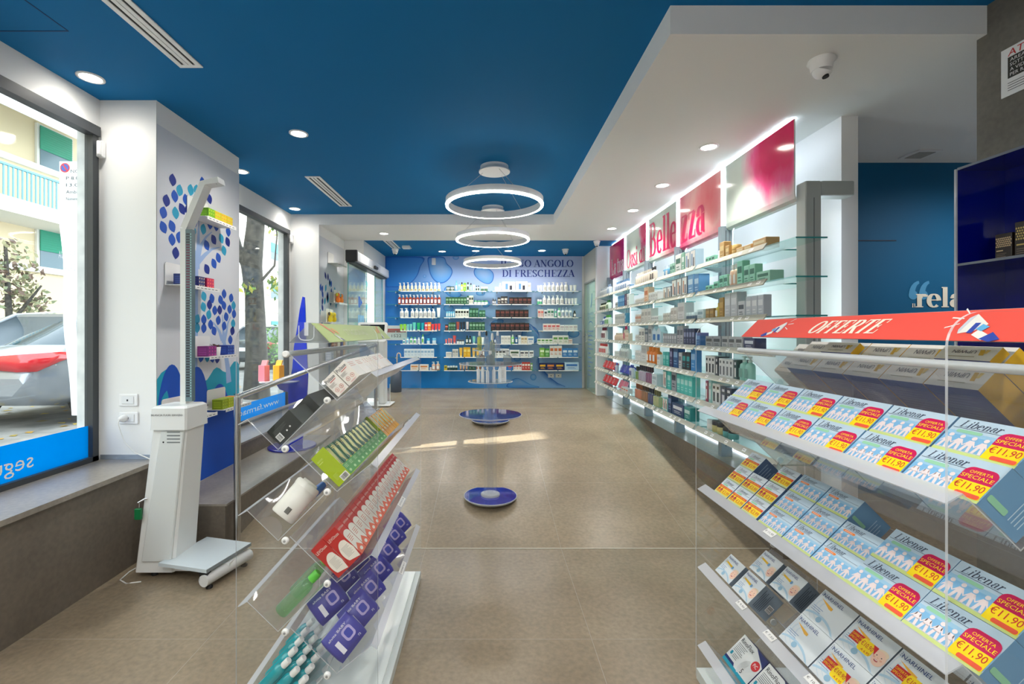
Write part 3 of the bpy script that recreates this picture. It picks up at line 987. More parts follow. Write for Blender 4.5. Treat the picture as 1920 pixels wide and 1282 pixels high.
# ------------------------------------------------------------------ shop goods: one mesh per kind, shared by its copies
PC = {}
LBL = (245, 245, 242)
def dark(c, k=.6):
    return tuple(int(v * k) for v in c)
def goods_mesh(kind, w, h, d, col, c2):
    key = (kind, round(w, 3), round(h, 3), round(d, 3), col, c2)
    if key in PC:
        return PC[key]
    g = G()
    m = mat(col, .35)
    m2 = mat(c2, .4)
    r = w / 2
    Fm = frame((0, -d / 2, 0), (1, 0, 0), (0, 0, 1))
    if kind == 'box':
        g.rbox((-r, -d / 2, 0), (r, d / 2, h), m, .0025)
        g.rect(-r * .78, h * .52, r * .78, h * .78, Fm, m2, .0007)
        g.rect(-r * .6, h * .32, r * .4, h * .37, Fm, m2, .0007)
        g.rect(-r * .6, h * .2, r * .6, h * .24, Fm, m2, .0007)
    elif kind == 'window_box':
        g.rbox((-r, -d / 2, 0), (r, d / 2, h), m, .0025)
        g.rect(-r * .86, h * .06, r * .86, h * .94, Fm, mat((240, 238, 232), .4), .0006)
        g.rect(-r * .5, h * .2, -r * .1, h * .8, Fm, m2, .0009)
        g.rect(r * .15, h * .15, r * .55, h * .6, Fm, mat((40, 44, 60), .4), .0009)
    elif kind == 'pump':
        g.lathe([(r * .96, 0), (r, h * .02), (r, h * .56), (r * .9, h * .66), (r * .42, h * .72), (r * .4, h * .76)], m, 14)
        g.lathe([(r * .46, h * .74), (r * .46, h * .82), (r * .2, h * .83), (r * .2, h * .9)], m2, 10)
        g.box((-r * .8, -r * .25, h * .9), (r * .4, r * .25, h * .97), m2)
        g.rect(-r * .6, h * .15, r * .6, h * .5, frame((0, -r * 1.02, 0), (1, 0, 0), (0, 0, 1)), mat(LBL if sum(col) < 560 else dark(col, .8), .5), .0)
    elif kind == 'vase':
        g.lathe([(r * .8, 0), (r, h * .1), (r * .96, h * .25), (r * .62, h * .38), (r * .8, h * .52), (r * .62, h * .64), (r * .32, h * .7), (r * .32, h * .76)], m, 14)
        g.lathe([(r * .36, h * .75), (r * .36, h * .83), (r * .15, h * .84), (r * .15, h * .92)], m2, 10)
        g.box((-r * .7, -r * .2, h * .92), (r * .35, r * .2, h * .98), m2)
        g.rect(-r * .5, h * .08, r * .5, h * .27, frame((0, -r * 1.01, 0), (1, 0, 0), (0, 0, 1)), mat((196, 176, 120), .4), 0)
    elif kind == 'tube':
        g.lathe([(r * .66, 0), (r * .7, h * .16)], m2, 14)
        rings = []
        for t, k in ((0, 0), (.3, .25), (.7, .7), (1, 1)):
            rings.append([((r * .72 + (r - r * .72) * k) * math.cos(a), (r * .72 * (1 - k) + .003 * k) * math.sin(a), h * (.16 + .84 * t)) for a in [2 * PI * i / 14 for i in range(14)]])
        g.loft(rings, m)
        g.rect(-r * .5, h * .4, r * .5, h * .62, frame((0, -r * .56, 0), (1, 0, 0), (0, .12, 1)), m2, .001)
    elif kind in ('bottle', 'dropper', 'spray', 'perfume'):
        mm = clear_mat_cached(col) if kind == 'perfume' else m
        if kind == 'perfume':
            g.rbox((-r, -d / 2, 0), (r, d / 2, h * .62), mat(col, .12, coat=.6), .006)
            g.rbox((-r * .5, -r * .5, h * .66), (r * .5, r * .5, h), m2, .004)
            g.cyl((0, 0, h * .62), r * .3, h * .05, STEEL, 10)
        else:
            g.lathe([(r * .95, 0), (r, h * .03), (r, h * .66), (r * .8, h * .74), (r * .4, h * .78)], m, 14)
            if kind == 'bottle':
                g.lathe([(r * .52, h * .77), (r * .52, h)], m2, 12)
            elif kind == 'dropper':
                g.lathe([(r * .5, h * .77), (r * .5, h * .84), (r * .3, h * .85), (r * .26, h * .96), (r * .1, h)], m2, 10)
            else:
                g.lathe([(r * .5, h * .77), (r * .45, h * .86)], m2, 10)
                g.box((-r * .7, -r * .3, h * .86), (r * .5, r * .3, h), m2)
            g.rect(-r * .6, h * .18, r * .6, h * .55, frame((0, -r * 1.02, 0), (1, 0, 0), (0, 0, 1)), mat(LBL if sum(col) < 560 else c2, .5), 0)
    elif kind == 'jar':
        g.lathe([(r * .9, 0), (r, h * .06), (r, h * .55), (r * .92, h * .6)], m, 16)
        g.lathe([(r * 1.0, h * .6), (r * 1.0, h * .97), (r * .9, h)], m2, 16)
    elif kind == 'pack':          # soft wrapped pack leaning back
        rings = []
        for k in range(7):
            t = k / 6
            e = math.sin(PI * min(max(t, .0), 1)) ** .45 if 0 < t < 1 else .06
            rings.append([(-r + w * t, sx * d / 2 * max(e, .06), h / 2 + sz * h / 2 * (.82 + .18 * e)) for sx, sz in ((-1, -.8), (-.8, -1), (.8, -1), (1, -.8), (1, .8), (.8, 1), (-.8, 1), (-1, .8))])
        M = Matrix.Translation((0, 0, .002)) @ Matrix.Rotation(-.35, 4, 'X') 
        g.loft(rings, m, Matrix.Translation((0, h * .25, 0)) @ Matrix.Rotation(-.42, 4, 'X'))
        Mf = Matrix.Translation((0, h * .25, 0)) @ Matrix.Rotation(-.42, 4, 'X') @ frame((0, -d / 2 - .001, h / 2), (1, 0, 0), (0, 0, 1))
        g.ell(0, 0, r * .42, h * .34, Mf, m2, .0)
        g.ell(0, 0, r * .3, h * .24, Mf, m, .001)
        zmin = min(p[2] for p in g.v)
        g.v = [(p[0], p[1], p[2] - zmin) for p in g.v]
    elif kind == 'house':          # carton with a gabled top
        g.prism([(-r, 0), (r, 0), (r, h * .7), (0, h), (-r, h * .7)], frame((0, -d / 2, 0), (1, 0, 0), (0, 0, 1)), -d, m, m)
        g.rect(-r * .6, h * .2, r * .6, h * .55, Fm, m2, .0007)
    elif kind == 'book':
        g.rbox((-r, -d / 2, 0), (r, d / 2, h), m, .002)
        g.rect(-r * .5, h * .75, r * .5, h * .88, Fm, m2, .0007)
        g.rect(-r * .5, h * .15, r * .5, h * .6, Fm, m2, .0007) if c2 != LBL else None
    PC[key] = g.mesh(kind)
    return PC[key]
def clear_mat_cached(c):
    return None
NAMES = {'box': 'carton', 'window_box': 'window_carton', 'pump': 'pump_bottle', 'vase': 'vase_bottle', 'tube': 'cream_tube', 'bottle': 'capped_bottle', 'dropper': 'dropper_bottle',
         'spray': 'spray_bottle', 'perfume': 'perfume_bottle', 'jar': 'cream_jar', 'pack': 'wipes_pack', 'house': 'gabled_carton', 'book': 'slim_carton'}
CATS = {'box': 'box', 'window_box': 'box', 'pump': 'bottle', 'vase': 'bottle', 'tube': 'tube', 'bottle': 'bottle', 'dropper': 'bottle', 'spray': 'bottle', 'perfume': 'bottle', 'jar': 'jar',
        'pack': 'pack', 'house': 'box', 'book': 'box'}
def goods(kind, w, h, d, col, c2, loc, rz, label, group):
    o = place(NAMES[kind], goods_mesh(kind, w, h, d, col, c2), None, loc, (0, 0, rz))
    return tag(o, label, CATS[kind], group)

# ------------------------------------------------------------------ far wall: four bays of seven glass shelves
SHZ = [.383 + .263 * k for k in range(7)]         # bottom to top
BAYX = [(-2.02, -.955), (-.915, .025), (.05, .93), (.965, 1.86)]
BAYN = ['entrance bay', 'second bay from entrance', 'third bay from entrance', 'glass-door bay']
SHN = ['bottom', 'second-lowest', 'third-lowest', 'middle', 'third-highest', 'second-highest', 'top']
TAGM = mat((244, 244, 240), .5, name='price_tag_strip')
for bi, (x0, x1) in enumerate(BAYX):
    for k, z in enumerate(SHZ):
        t = thing('glass_shelf', '%s glass shelf of the drop mural, %s' % (SHN[k], BAYN[bi]), 'shelf', ((x0 + x1) / 2, YF - .15, z), group='glass shelves of the drop mural')
        hw = (x1 - x0) / 2
        g = G()
        g.box((-hw, -.135, -.008), (hw, .142, 0), GLASS, ms=[GLASS, GLASS, GLASSE, GLASSE, GLASS, GLASSE])
        g.obj('glass_sheet', t)
        for sx in (-hw * .7, hw * .7):
            g = G()
            g.box((sx - .01, -.02, -.03), (sx + .01, .142, -.009), STEEL)
            g.obj('bracket', t)
        a = (-hw + (.28 if bi == 0 else .04))
        cuts = [(a, a + (hw - .06 - a) * .47), (a + (hw - .06 - a) * .5, hw - .06)]
        for p, q in cuts:
            g = G()
            g.box((p, -.141, -.012), (q, -.136, .003), TAGM)
            g.obj('price_strip', t)

def row(bi, k, o, s, segs):
    """segs: (zoom x0, x1, count, kind, zoom height, colour, second colour, look[, depth])"""
    n = 0
    z = SHZ[k] + .0005
    yc = YF - .19
    sc = yc / F / s
    for sg in segs:
        x0, x1, cnt, kind, hh, col, c2, look = sg[:8]
        pw = (x1 - x0) / cnt
        for i in range(cnt):
            n += 1
            x = (o[0] + (x0 + pw * (i + .5)) / s - VX) * yc / F
            w = pw * sc * (.97 if kind in ('box', 'window_box', 'house') else .9)
            h = hh * sc * (1 + .03 * ((i * 7 + k) % 3 - 1) * (kind not in ('box',)))
            d = min(w, .09) if kind not in ('box', 'window_box') else min(max(w * .7, .04), .1)
            goods(kind, w, h, d, col, c2, (x, yc, z), 0,
                  '%s, %s along the %s mural shelf, %s' % (look, ORD[n], SHN[k], BAYN[bi].replace(' from entrance', '')), 'goods on the drop mural shelves')
CRM, GRN, WHT, BLK = (232, 226, 196), (34, 84, 54), (240, 240, 238), (40, 34, 34)
A, Bz = (O3, S3), (O4, S4)
row(0, 6, *A, [(128, 508, 11, 'vase', 80, CRM, (240, 238, 228), 'cream waisted pump bottle')])
row(0, 5, *A, [(124, 508, 12, 'pump', 90, (168, 62, 40), WHT, 'brick-red pump bottle')])
row(0, 4, *A, [(140, 222, 2, 'pump', 85, WHT, WHT, 'white pump bottle'), (236, 460, 6, 'pump', 85, WHT, WHT, 'white pump bottle'), (468, 505, 1, 'tube', 88, WHT, (225, 225, 222), 'white tube')])
row(0, 3, *A, [(138, 200, 2, 'tube', 60, (140, 205, 40), (210, 235, 160), 'lime green tube'), (200, 252, 2, 'tube', 60, (120, 205, 196), (220, 240, 238), 'pale aqua tube'), (252, 286, 1, 'tube', 76, (96, 205, 190), (220, 240, 238), 'tall aqua tube'),
               (288, 326, 1, 'tube', 74, (0, 160, 96), (190, 230, 205), 'emerald tube'), (328, 360, 1, 'tube', 72, (0, 168, 186), (200, 236, 240), 'teal tube'), (362, 390, 1, 'box', 74, (214, 52, 70), (250, 220, 220), 'crimson box'),
               (390, 420, 1, 'box', 76, (244, 124, 20), (255, 226, 180), 'orange box'), (420, 505, 3, 'tube', 62, (236, 62, 66), (250, 200, 190), 'coral red tube')])
row(0, 2, *A, [(165, 194, 1, 'bottle', 44, WHT, (0, 160, 190), 'small white bottle'), (197, 224, 1, 'bottle', 58, WHT, (110, 190, 220), 'white bottle with a blue cap'), (228, 292, 2, 'bottle', 60, (236, 240, 244), (90, 190, 120), 'white bottle with a green cap'),
               (296, 324, 1, 'bottle', 56, WHT, (220, 225, 230), 'plain white bottle'), (333, 358, 1, 'bottle', 80, (230, 244, 232), (120, 200, 90), 'tall white bottle with a green cap'), (380, 410, 1, 'jar', 46, (220, 236, 244), (60, 170, 210), 'small jar with a blue lid'),
               (428, 466, 1, 'jar', 50, (210, 228, 240), (110, 190, 226), 'wide jar with a pale blue lid')])
row(0, 1, *A, [(180, 446, 9, 'box', 72, (226, 234, 242), (150, 180, 210), 'pale blue white box')])
row(0, 0, *A, [(238, 312, 1, 'box', 50, (232, 222, 210), (222, 140, 70), 'flat cream box with an orange mark'), (318, 398, 1, 'box', 50, (236, 226, 214), (214, 130, 70), 'wide cream box with an orange mark'), (408, 424, 1, 'box', 24, WHT, (220, 180, 160), 'tiny white box'),
               (424, 500, 2, 'pump', 78, (222, 176, 150), WHT, 'peach pump bottle')])
row(1, 6, *A, [(555, 628, 2, 'box', 44, (52, 84, 70), WHT, 'small dark green box'), (634, 656, 1, 'bottle', 100, (108, 176, 206), (96, 160, 190), 'tall blue bottle'), (660, 680, 1, 'bottle', 84, (176, 214, 230), (120, 170, 200), 'pale blue bottle'),
               (683, 705, 1, 'bottle', 84, (206, 222, 40), (30, 30, 30), 'yellow bottle with a black cap'), (706, 734, 1, 'box', 76, (120, 176, 40), (200, 220, 120), 'apple green box'), (736, 760, 1, 'bottle', 84, (190, 226, 196), (30, 32, 30), 'mint bottle with a black cap'),
               (764, 784, 1, 'bottle', 76, (150, 190, 160), (26, 30, 28), 'sage bottle with a black cap'), (786, 812, 1, 'tube', 62, (206, 232, 206), (150, 190, 150), 'pale green tube'), (814, 852, 2, 'bottle', 52, (200, 226, 210), (24, 28, 26), 'small mint bottle with a black cap'),
               (860, 926, 2, 'jar', 42, (70, 110, 84), (220, 230, 224), 'green jar with a white lid')])
row(1, 5, *A, [(550, 736, 7, 'box', 66, GRN, (150, 190, 150), 'dark green box'), (738, 756, 1, 'box', 78, (44, 92, 62), WHT, 'tall dark green box'), (757, 796, 2, 'box', 80, (214, 214, 200), (60, 60, 56), 'white and black box'), (800, 926, 4, 'jar', 36, (220, 230, 220), (70, 140, 100), 'low white jar with a green lid')])
row(1, 4, *A, [(552, 630, 4, 'dropper', 72, (120, 190, 220), (40, 60, 80), 'pale blue dropper bottle'), (634, 756, 5, 'box', 76, (236, 236, 226), (30, 34, 30), 'white box with black print'), (760, 842, 3, 'box', 84, (30, 86, 60), (110, 160, 130), 'tall emerald box'), (846, 902, 2, 'box', 66, (36, 96, 66), (120, 170, 140), 'short emerald box')])
row(1, 3, *A, [(544, 572, 1, 'box', 56, (40, 44, 42), (220, 120, 110), 'small black box'), (575, 638, 3, 'box', 74, GRN, (140, 180, 150), 'dark green box'), (641, 675, 1, 'tube', 82, (156, 66, 54), (240, 220, 210), 'brick-red tube'), (677, 726, 2, 'tube', 80, (34, 38, 50), (230, 232, 236), 'black tube with a white label'),
               (728, 758, 1, 'tube', 82, (214, 196, 196), (60, 50, 54), 'greyish pink tube'), (760, 898, 5, 'box', 76, GRN, (140, 180, 150), 'dark green box')])
row(1, 2, *A, [(543, 566, 1, 'tube', 40, (226, 110, 110), WHT, 'small pink tube'), (568, 610, 2, 'tube', 48, (222, 120, 116), WHT, 'pink tube'), (612, 644, 1, 'tube', 72, (210, 84, 84), (240, 200, 190), 'large red tube'), (646, 716, 3, 'jar', 38, WHT, (70, 76, 82), 'white jar with a dark lid'),
               (726, 780, 2, 'bottle', 72, (30, 66, 54), (30, 30, 30), 'dark green bottle'), (786, 816, 1, 'tube', 66, (120, 190, 180), WHT, 'aqua tube'), (828, 858, 1, 'tube', 58, (226, 226, 150), WHT, 'pale yellow tube'), (862, 894, 1, 'tube', 58, WHT, (210, 225, 235), 'white tube')])
row(1, 1, *A, [(552, 604, 1, 'box', 44, (226, 224, 216), (190, 190, 186), 'flat white box'), (609, 662, 2, 'box', 70, (214, 214, 210), (160, 160, 160), 'light grey box'), (667, 703, 1, 'tube', 82, (240, 190, 80), (250, 226, 160), 'golden yellow tube'), (707, 771, 2, 'box', 86, (236, 176, 20), (250, 220, 120), 'bright yellow box'),
               (783, 852, 2, 'tube', 80, (232, 186, 96), (250, 226, 160), 'pale gold tube'), (854, 896, 2, 'dropper', 84, (190, 116, 40), (220, 180, 110), 'amber dropper bottle')])
row(1, 0, *A, [(537, 562, 1, 'box', 40, (220, 196, 40), (60, 90, 60), 'small yellow box'), (563, 656, 4, 'jar', 38, (36, 66, 56), (214, 220, 214), 'dark green jar with a white lid'), (670, 750, 3, 'tube', 66, (206, 170, 140), (120, 80, 60), 'tan tube'), (753, 815, 2, 'box', 66, (36, 74, 56), (140, 170, 150), 'dark green box'), (818, 868, 2, 'tube', 50, (150, 90, 50), (220, 190, 160), 'small brown tube')])
row(2, 6, *Bz, [(128, 157, 1, 'box', 38, WHT, (200, 205, 210), 'small white box'), (162, 186, 1, 'bottle', 74, WHT, (235, 235, 235), 'white bottle'), (189, 300, 1, 'window_box', 84, (246, 246, 242), (90, 140, 190), 'wide white gift box with blue print'), (303, 409, 1, 'window_box', 86, (246, 246, 242), (90, 140, 190), 'wide white gift box with blue print'), (411, 436, 1, 'box', 74, WHT, (200, 190, 180), 'narrow white box')])
row(2, 5, *Bz, [(105, 138, 2, 'dropper', 56, (34, 30, 32), (50, 46, 46), 'small black dropper'), (150, 177, 1, 'box', 60, BLK, (210, 200, 180), 'small black box'), (178, 236, 2, 'box', 70, BLK, (230, 226, 216), 'black box with a white mark'), (250, 441, 5, 'box', 62, BLK, (120, 70, 60), 'black hair dye box')])
row(2, 4, *Bz, [(133, 416, 7, 'box', 68, BLK, (120, 64, 56), 'black hair dye box')])
row(2, 3, *Bz, [(92, 422, 8, 'box', 68, BLK, (120, 64, 56), 'black hair dye box')])
row(2, 2, *Bz, [(95, 142, 2, 'dropper', 66, (24, 70, 130), (16, 30, 60), 'dark blue dropper'), (180, 263, 3, 'box', 70, (236, 232, 224), (190, 186, 180), 'white box'), (265, 296, 1, 'bottle', 76, (130, 190, 110), (220, 230, 220), 'green bottle'), (298, 326, 1, 'bottle', 72, (20, 90, 150), (20, 50, 90), 'dark blue bottle'),
                (328, 350, 1, 'box', 74, WHT, (160, 190, 210), 'narrow white box'), (351, 405, 2, 'box', 66, (234, 224, 206), (190, 160, 110), 'cream box'), (406, 461, 1, 'box', 62, (240, 240, 238), (110, 150, 190), 'white box with blue print')])
row(2, 1, *Bz, [(130, 250, 4, 'box', 70, (238, 238, 234), (60, 64, 70), 'white box with a dark mark'), (253, 340, 1, 'box', 60, (240, 240, 236), (60, 90, 60), 'wide white box with a green sweep'), (343, 416, 2, 'box', 54, (240, 238, 234), (90, 90, 96), 'small white box with grey print'), (420, 460, 1, 'box', 54, (236, 236, 236), (90, 90, 96), 'last white box')])
row(2, 0, *Bz, [(187, 280, 2, 'box', 48, (20, 120, 196), (230, 70, 60), 'blue box with a red dot'), (285, 357, 3, 'box', 54, (240, 232, 226), (206, 60, 50), 'white box with red print'), (359, 430, 3, 'box', 68, (206, 70, 56), (245, 235, 225), 'red and white box'), (432, 452, 1, 'box', 60, (110, 160, 90), WHT, 'green and white box')])
row(3, 6, *Bz, [(490, 536, 2, 'tube', 54, WHT, (220, 220, 216), 'small white tube'), (539, 757, 6, 'pump', 80, (240, 240, 236), WHT, 'white pump bottle'), (766, 830, 2, 'tube', 56, (236, 238, 234), (200, 206, 200), 'white tube')])
row(3, 5, *Bz, [(490, 534, 2, 'jar', 44, (90, 180, 130), WHT, 'green and white jar'), (536, 721, 5, 'pump', 80, (240, 240, 236), WHT, 'white pump bottle'), (726, 835, 4, 'tube', 54, (238, 238, 234), (206, 210, 206), 'white tube')])
row(3, 4, *Bz, [(495, 546, 2, 'box', 72, (236, 216, 206), (226, 120, 110), 'white and pink box'), (550, 576, 1, 'box', 66, WHT, (70, 70, 76), 'white box with dark print'), (578, 633, 2, 'box', 76, (236, 238, 234), (70, 130, 100), 'white and green box'), (636, 661, 1, 'bottle', 74, (90, 180, 150), WHT, 'green bottle with a white cap'), (663, 696, 1, 'bottle', 84, WHT, (120, 190, 150), 'white bottle with a green cap'),
                (697, 792, 3, 'bottle', 84, (240, 238, 236), (150, 170, 196), 'white bottle with a grey cap'), (796, 826, 1, 'bottle', 60, (60, 60, 62), (30, 30, 30), 'small black bottle')])
row(3, 3, *Bz, [(540, 685, 4, 'box', 60, (240, 222, 214), (220, 100, 100), 'pale box with pink print'), (686, 835, 4, 'box', 50, (240, 236, 232), (206, 190, 190), 'small white box')])
row(3, 2, *Bz, [(490, 622, 4, 'box', 46, (236, 236, 226), (90, 150, 70), 'low box with a green band'), (623, 757, 3, 'box', 72, (238, 232, 224), (110, 160, 90), 'tall box with a green band'), (758, 792, 1, 'box', 42, (236, 222, 214), (214, 170, 150), 'small cream box')])
row(3, 1, *Bz, [(510, 553, 1, 'box', 78, (120, 176, 70), (226, 240, 206), 'apple green box'), (554, 595, 1, 'box', 72, (80, 156, 70), (206, 230, 190), 'leaf green box'), (597, 702, 3, 'box', 96, (240, 236, 230), (206, 110, 60), 'tall white box'), (704, 838, 3, 'box', 74, (60, 130, 196), (220, 236, 246), 'blue box')])
row(3, 0, *Bz, [(505, 566, 1, 'box', 60, (24, 36, 86), (230, 176, 40), 'navy box with an orange band'), (567, 641, 1, 'box', 60, (24, 36, 86), (230, 140, 60), 'navy box with an orange band'), (642, 720, 1, 'box', 60, (24, 36, 90), (230, 176, 40), 'navy box with an orange band'), (722, 846, 1, 'box', 66, (190, 216, 236), (60, 120, 190), 'wide pale blue box')])

# ------------------------------------------------------------------ backlit shelf wall
RB = ['pillar bay', 'second bay from pillar', 'middle bay', 'fourth bay from pillar', 'glass-door bay']
UY = [3.2, 4.2, 5.2, 6.2, 7.2, 8.16]
UN = ['sixth', 'nearest', 'second', 'third', 'fourth', 'farthest']
for i, y in enumerate(UY):
    if i == 0:
        continue
    t = thing('shelf_upright', 'grey slotted upright of the backlit shelves, %s from the stone pillar' % UN[i], 'upright', (2.19, y, 0), group='grey uprights of the backlit shelves')
    g = G()
    g.box((-.05, -.03, .0045), (.05, .03, 2.12), UPR)
    g.obj('post', t)
    g = G()
    g.box((-.012, -.0315, .1), (-.006, -.029, 2.08), mat((70, 80, 90), .5))
    g.box((.02, -.0315, .1), (.026, -.029, 2.08), mat((110, 120, 130), .5))
    g.obj('slot', t)
    g = G()                       # LED profile on the rear of the post, washing the white wall
    g.box((.052, -.02, .06), (.062, .02, 2.1), LED)
    if i < 5:
        g.box((-.03, -.016, 2.125), (-.01, .016, 2.655), LED)
    g.obj('light_strip', t)
g = G()                          # bright line above the panels
g.box((2.20, 3.30, SOFF - .02), (2.23, 8.08, SOFF - .004), LED)
tag(g.obj('led_strip'), 'white light strip glowing along the top edge of the pink panels', 'light strip')
t = thing('end_support', 'grey metal support with a turned top arm at the pillar end of the shelves', 'support', (2.2, 3.2, 0))
g = G()
g.rbox((0, -.05, .0045), (.11, .05, 2.197), ALU, .006)
g.box((.055, -.052, .1), (.06, -.049, 2.08), mat((110, 116, 118), .4))
g.obj('post', t)
g = G()
g.rbox((.11, -.05, 2.095), (.34, .05, 2.197), ALU, .006)
g.obj('arm', t)
g = G()
g.box((.112, -.01, .1), (.122, .03, 2.09), LED)
g.obj('light_strip', t)

# printed panels
def panel_mat(name, stops, seed, c, sc=(1.0, 1.0), dist=.5):
    """watercolour wash: inks ordered by distance from a centre c = (y, z), ragged by noise"""
    m = bpy.data.materials.new(name)
    m.use_nodes = True
    nt = m.node_tree
    N, L = nt.nodes, nt.links
    b = N['Principled BSDF']
    tc = N.new('ShaderNodeTexCoord')
    mp_ = N.new('ShaderNodeMapping')
    mp_.inputs['Location'].default_value = (0, -c[0] * sc[0], -c[1] * sc[1])
    mp_.inputs['Scale'].default_value = (0, sc[0], sc[1])
    L.new(tc.outputs['Object'], mp_.inputs['Vector'])
    ln = N.new('ShaderNodeVectorMath')
    ln.operation = 'LENGTH'
    L.new(mp_.outputs[0], ln.inputs[0])
    m2 = N.new('ShaderNodeMapping')
    m2.inputs['Location'].default_value = (seed, seed * 2, seed * 3)
    m2.inputs['Scale'].default_value = (1, 1.4, .6)
    L.new(tc.outputs['Object'], m2.inputs['Vector'])
    n = N.new('ShaderNodeTexNoise')
    n.inputs['Scale'].default_value = 3.5
    n.inputs['Detail'].default_value = 5
    L.new(m2.outputs[0], n.inputs['Vector'])
    ma = N.new('ShaderNodeMath')
    ma.operation = 'MULTIPLY_ADD'
    ma.inputs[1].default_value = dist
    L.new(n.outputs['Fac'], ma.inputs[0])
    L.new(ln.outputs['Value'], ma.inputs[2])
    r = N.new('ShaderNodeValToRGB')
    el = r.color_ramp.elements
    while len(el) < len(stops):
        el.new(.5)
    for e, (p, cc) in zip(el, stops):
        e.position = p
        e.color = lin(cc)
    L.new(ma.outputs[0], r.inputs[0])
    L.new(r.outputs[0], b.inputs['Base Color'])
    b.inputs['Roughness'].default_value = .12
    return m
WT = (206, 218, 210)
PM = [panel_mat('print_pink_burst', [(.2, (222, 0, 90)), (.48, (230, 14, 104)), (.6, (240, 90, 150)), (.72, (226, 196, 204)), (.85, WT)], .6, (-.30, .2), (1.25, 1.25), .4),
      panel_mat('print_salmon_wash', [(.2, (240, 110, 120)), (.45, (242, 140, 146)), (.62, (240, 178, 176)), (.78, (236, 150, 160)), (.95, (230, 70, 120))], 2.0, (-.2, .12), (.9, 1.3), .5),
      panel_mat('print_white_blush', [(.2, (238, 90, 130)), (.4, (240, 150, 160)), (.62, (224, 206, 200)), (.75, WT)], 3.0, (-.45, -.3), (.7, 1.0), .5),
      panel_mat('print_white_pink', [(.2, (222, 10, 100)), (.42, (230, 30, 110)), (.52, (234, 150, 180)), (.6, WT)], 1.3, (-.4, .26), (1.3, 1.0), .45),
      panel_mat('print_magenta', [(.2, (226, 20, 96)), (.5, (206, 0, 100)), (.75, (190, 10, 120)), (.95, (206, 40, 140))], 4.0, (.1, .1), (1, 1), .4)]
PW = ['wordless pink burst panel at the pillar end', 'salmon pink panel lettered zza', 'white blush panel lettered Belle', 'white panel lettered Oasi di', 'magenta panel lettered La tua, farthest']
RED = mat((206, 0, 84), .3, name='pink_lettering')
P0, P1 = 2.075, 2.665
for j in range(5):
    y0, y1 = UY[j] + .034, UY[j + 1] - .034
    t = thing('printed_panel', PW[j] + ', above the backlit shelves', 'sign panel', (2.175, (y0 + y1) / 2, (P0 + P1) / 2), group='printed panels above the backlit shelves')
    hw, hh = (y1 - y0) / 2, (P1 - P0) / 2
    g = G()
    # gently bowed at the foot: the sheet curls back under
    prof = [(0, hh), (0, -hh + .06), (.008, -hh + .025), (.03, -hh + .006), (.06, -hh)]
    back = [(.06, -hh + .008), (.034, -hh + .014), (.016, -hh + .03), (.01, -hh + .06), (.01, hh)]
    n = len(prof) + len(back)
    P = prof + back
    g.add([(a, -hw, b) for a, b in P] + [(a, hw, b) for a, b in P], [(i, (i + 1) % n, n + (i + 1) % n, n + i) for i in range(n)], PM[j], ms=[PM[j]] * 4 + [WHITE2] * (n - 4))
    g.add([(a, y, b) for y in (-hw, hw) for a, b in P], [tuple(range(n)), tuple(range(n, 2 * n))], WHITE2)
    g.obj('printed_sheet', t)
    txt = ['', 'zza', 'Belle', 'Oasi di', 'La tua'][j]
    if txt:
        g = G()
        M = frame((-.001, hw, -hh), (0, -1, 0), (0, 0, 1))
        if j == 1:
            write(g, 'zza', M, .03, .075, .44, RED, .58, 'L', serif, stem=.2)
        elif j == 2:
            write(g, 'Belle', M, 2 * hw - .01, .075, .44, RED, .9, 'R', serif, stem=.19)
        elif j == 3:
            write(g, 'Oasi di', M, 2 * hw - .07, .06, .28, RED, .84, 'R', serif, stem=.17)
        else:
            write(g, 'La tua', M, 2 * hw - .06, .06, .28, mat((250, 226, 236), .3), .72, 'R', serif, stem=.17)
        g.obj('lettering', t)
# translucent soffit behind the near panel
# shelves
RZ = [.276 + .2455 * k for k in range(7)]
LIP = mat((186, 186, 172), .4, name='cream_label_holder')
for j in range(5):
    for k in range(7):
        y0, y1 = UY[j] + .012, UY[j + 1] - .012
        if j == 0:
            y0 = 2.86 if k > 3 else 3.0
        yc = (y0 + y1) / 2
        hw = (y1 - y0) / 2
        t = thing('backlit_shelf', '%s shelf of the backlit wall, %s' % (SHN[k], RB[j]), 'shelf', (2.1, yc, RZ[k]), group='glass shelves of the backlit wall')
        g = G()
        a, b = -.165, .30
        # notch the glass around the uprights
        g.box((a, -hw, -.010), (.035, hw, 0), GLASS, ms=[GLASS, GLASS, GLASSE, GLASS, GLASS, GLASS])
        g.box((.035, -hw + .045 if j else 3.29 - yc, -.010), (b, hw - .045, 0), GLASS, ms=[GLASS, GLASS, GLASSE, GLASS, GLASS, GLASSE])
        g.obj('glass_sheet', t)
        g = G()
        e = -hw + (.28 if j == 0 and k > 3 else .012)
        g.prism([(a - .004, .012), (a - .034, -.03), (a - .040, -.026), (a - .010, .016)], frame((0, hw - .012, 0), (1, 0, 0), (0, 0, 1)), hw - .012 - e, LIP)
        g.obj('label_holder', t)
        M = frame((a - .0255, 0, -.0055), (0, -1, 0), (.58, 0, .81))
        rnd = random.Random(j * 10 + k)
        q = -(hw - .04)
        while q < -e - .08:
            if rnd.random() < .75:
                g = G()
                g.rect(q, -.014, q + .045, .012, M, mat((250, 250, 246), .5), .0012)
                g.rect(q + .006, -.002, q + .03, .002, M, mat((90, 90, 90), .5), .0018)
                g.obj('price_tag', t)
            q += .09 + rnd.random() * .07
        for sg in (-1, 1):
            if j == 0 and sg < 0:
                continue
            g = G()
            g.prism([(-.1, -.011), (.04, -.011), (.04, -.05), (.02, -.05)], frame((0, sg * (hw - .012) + .004, 0), (1, 0, 0), (0, 0, 1)), .008, UPR)
            g.obj('bracket', t)

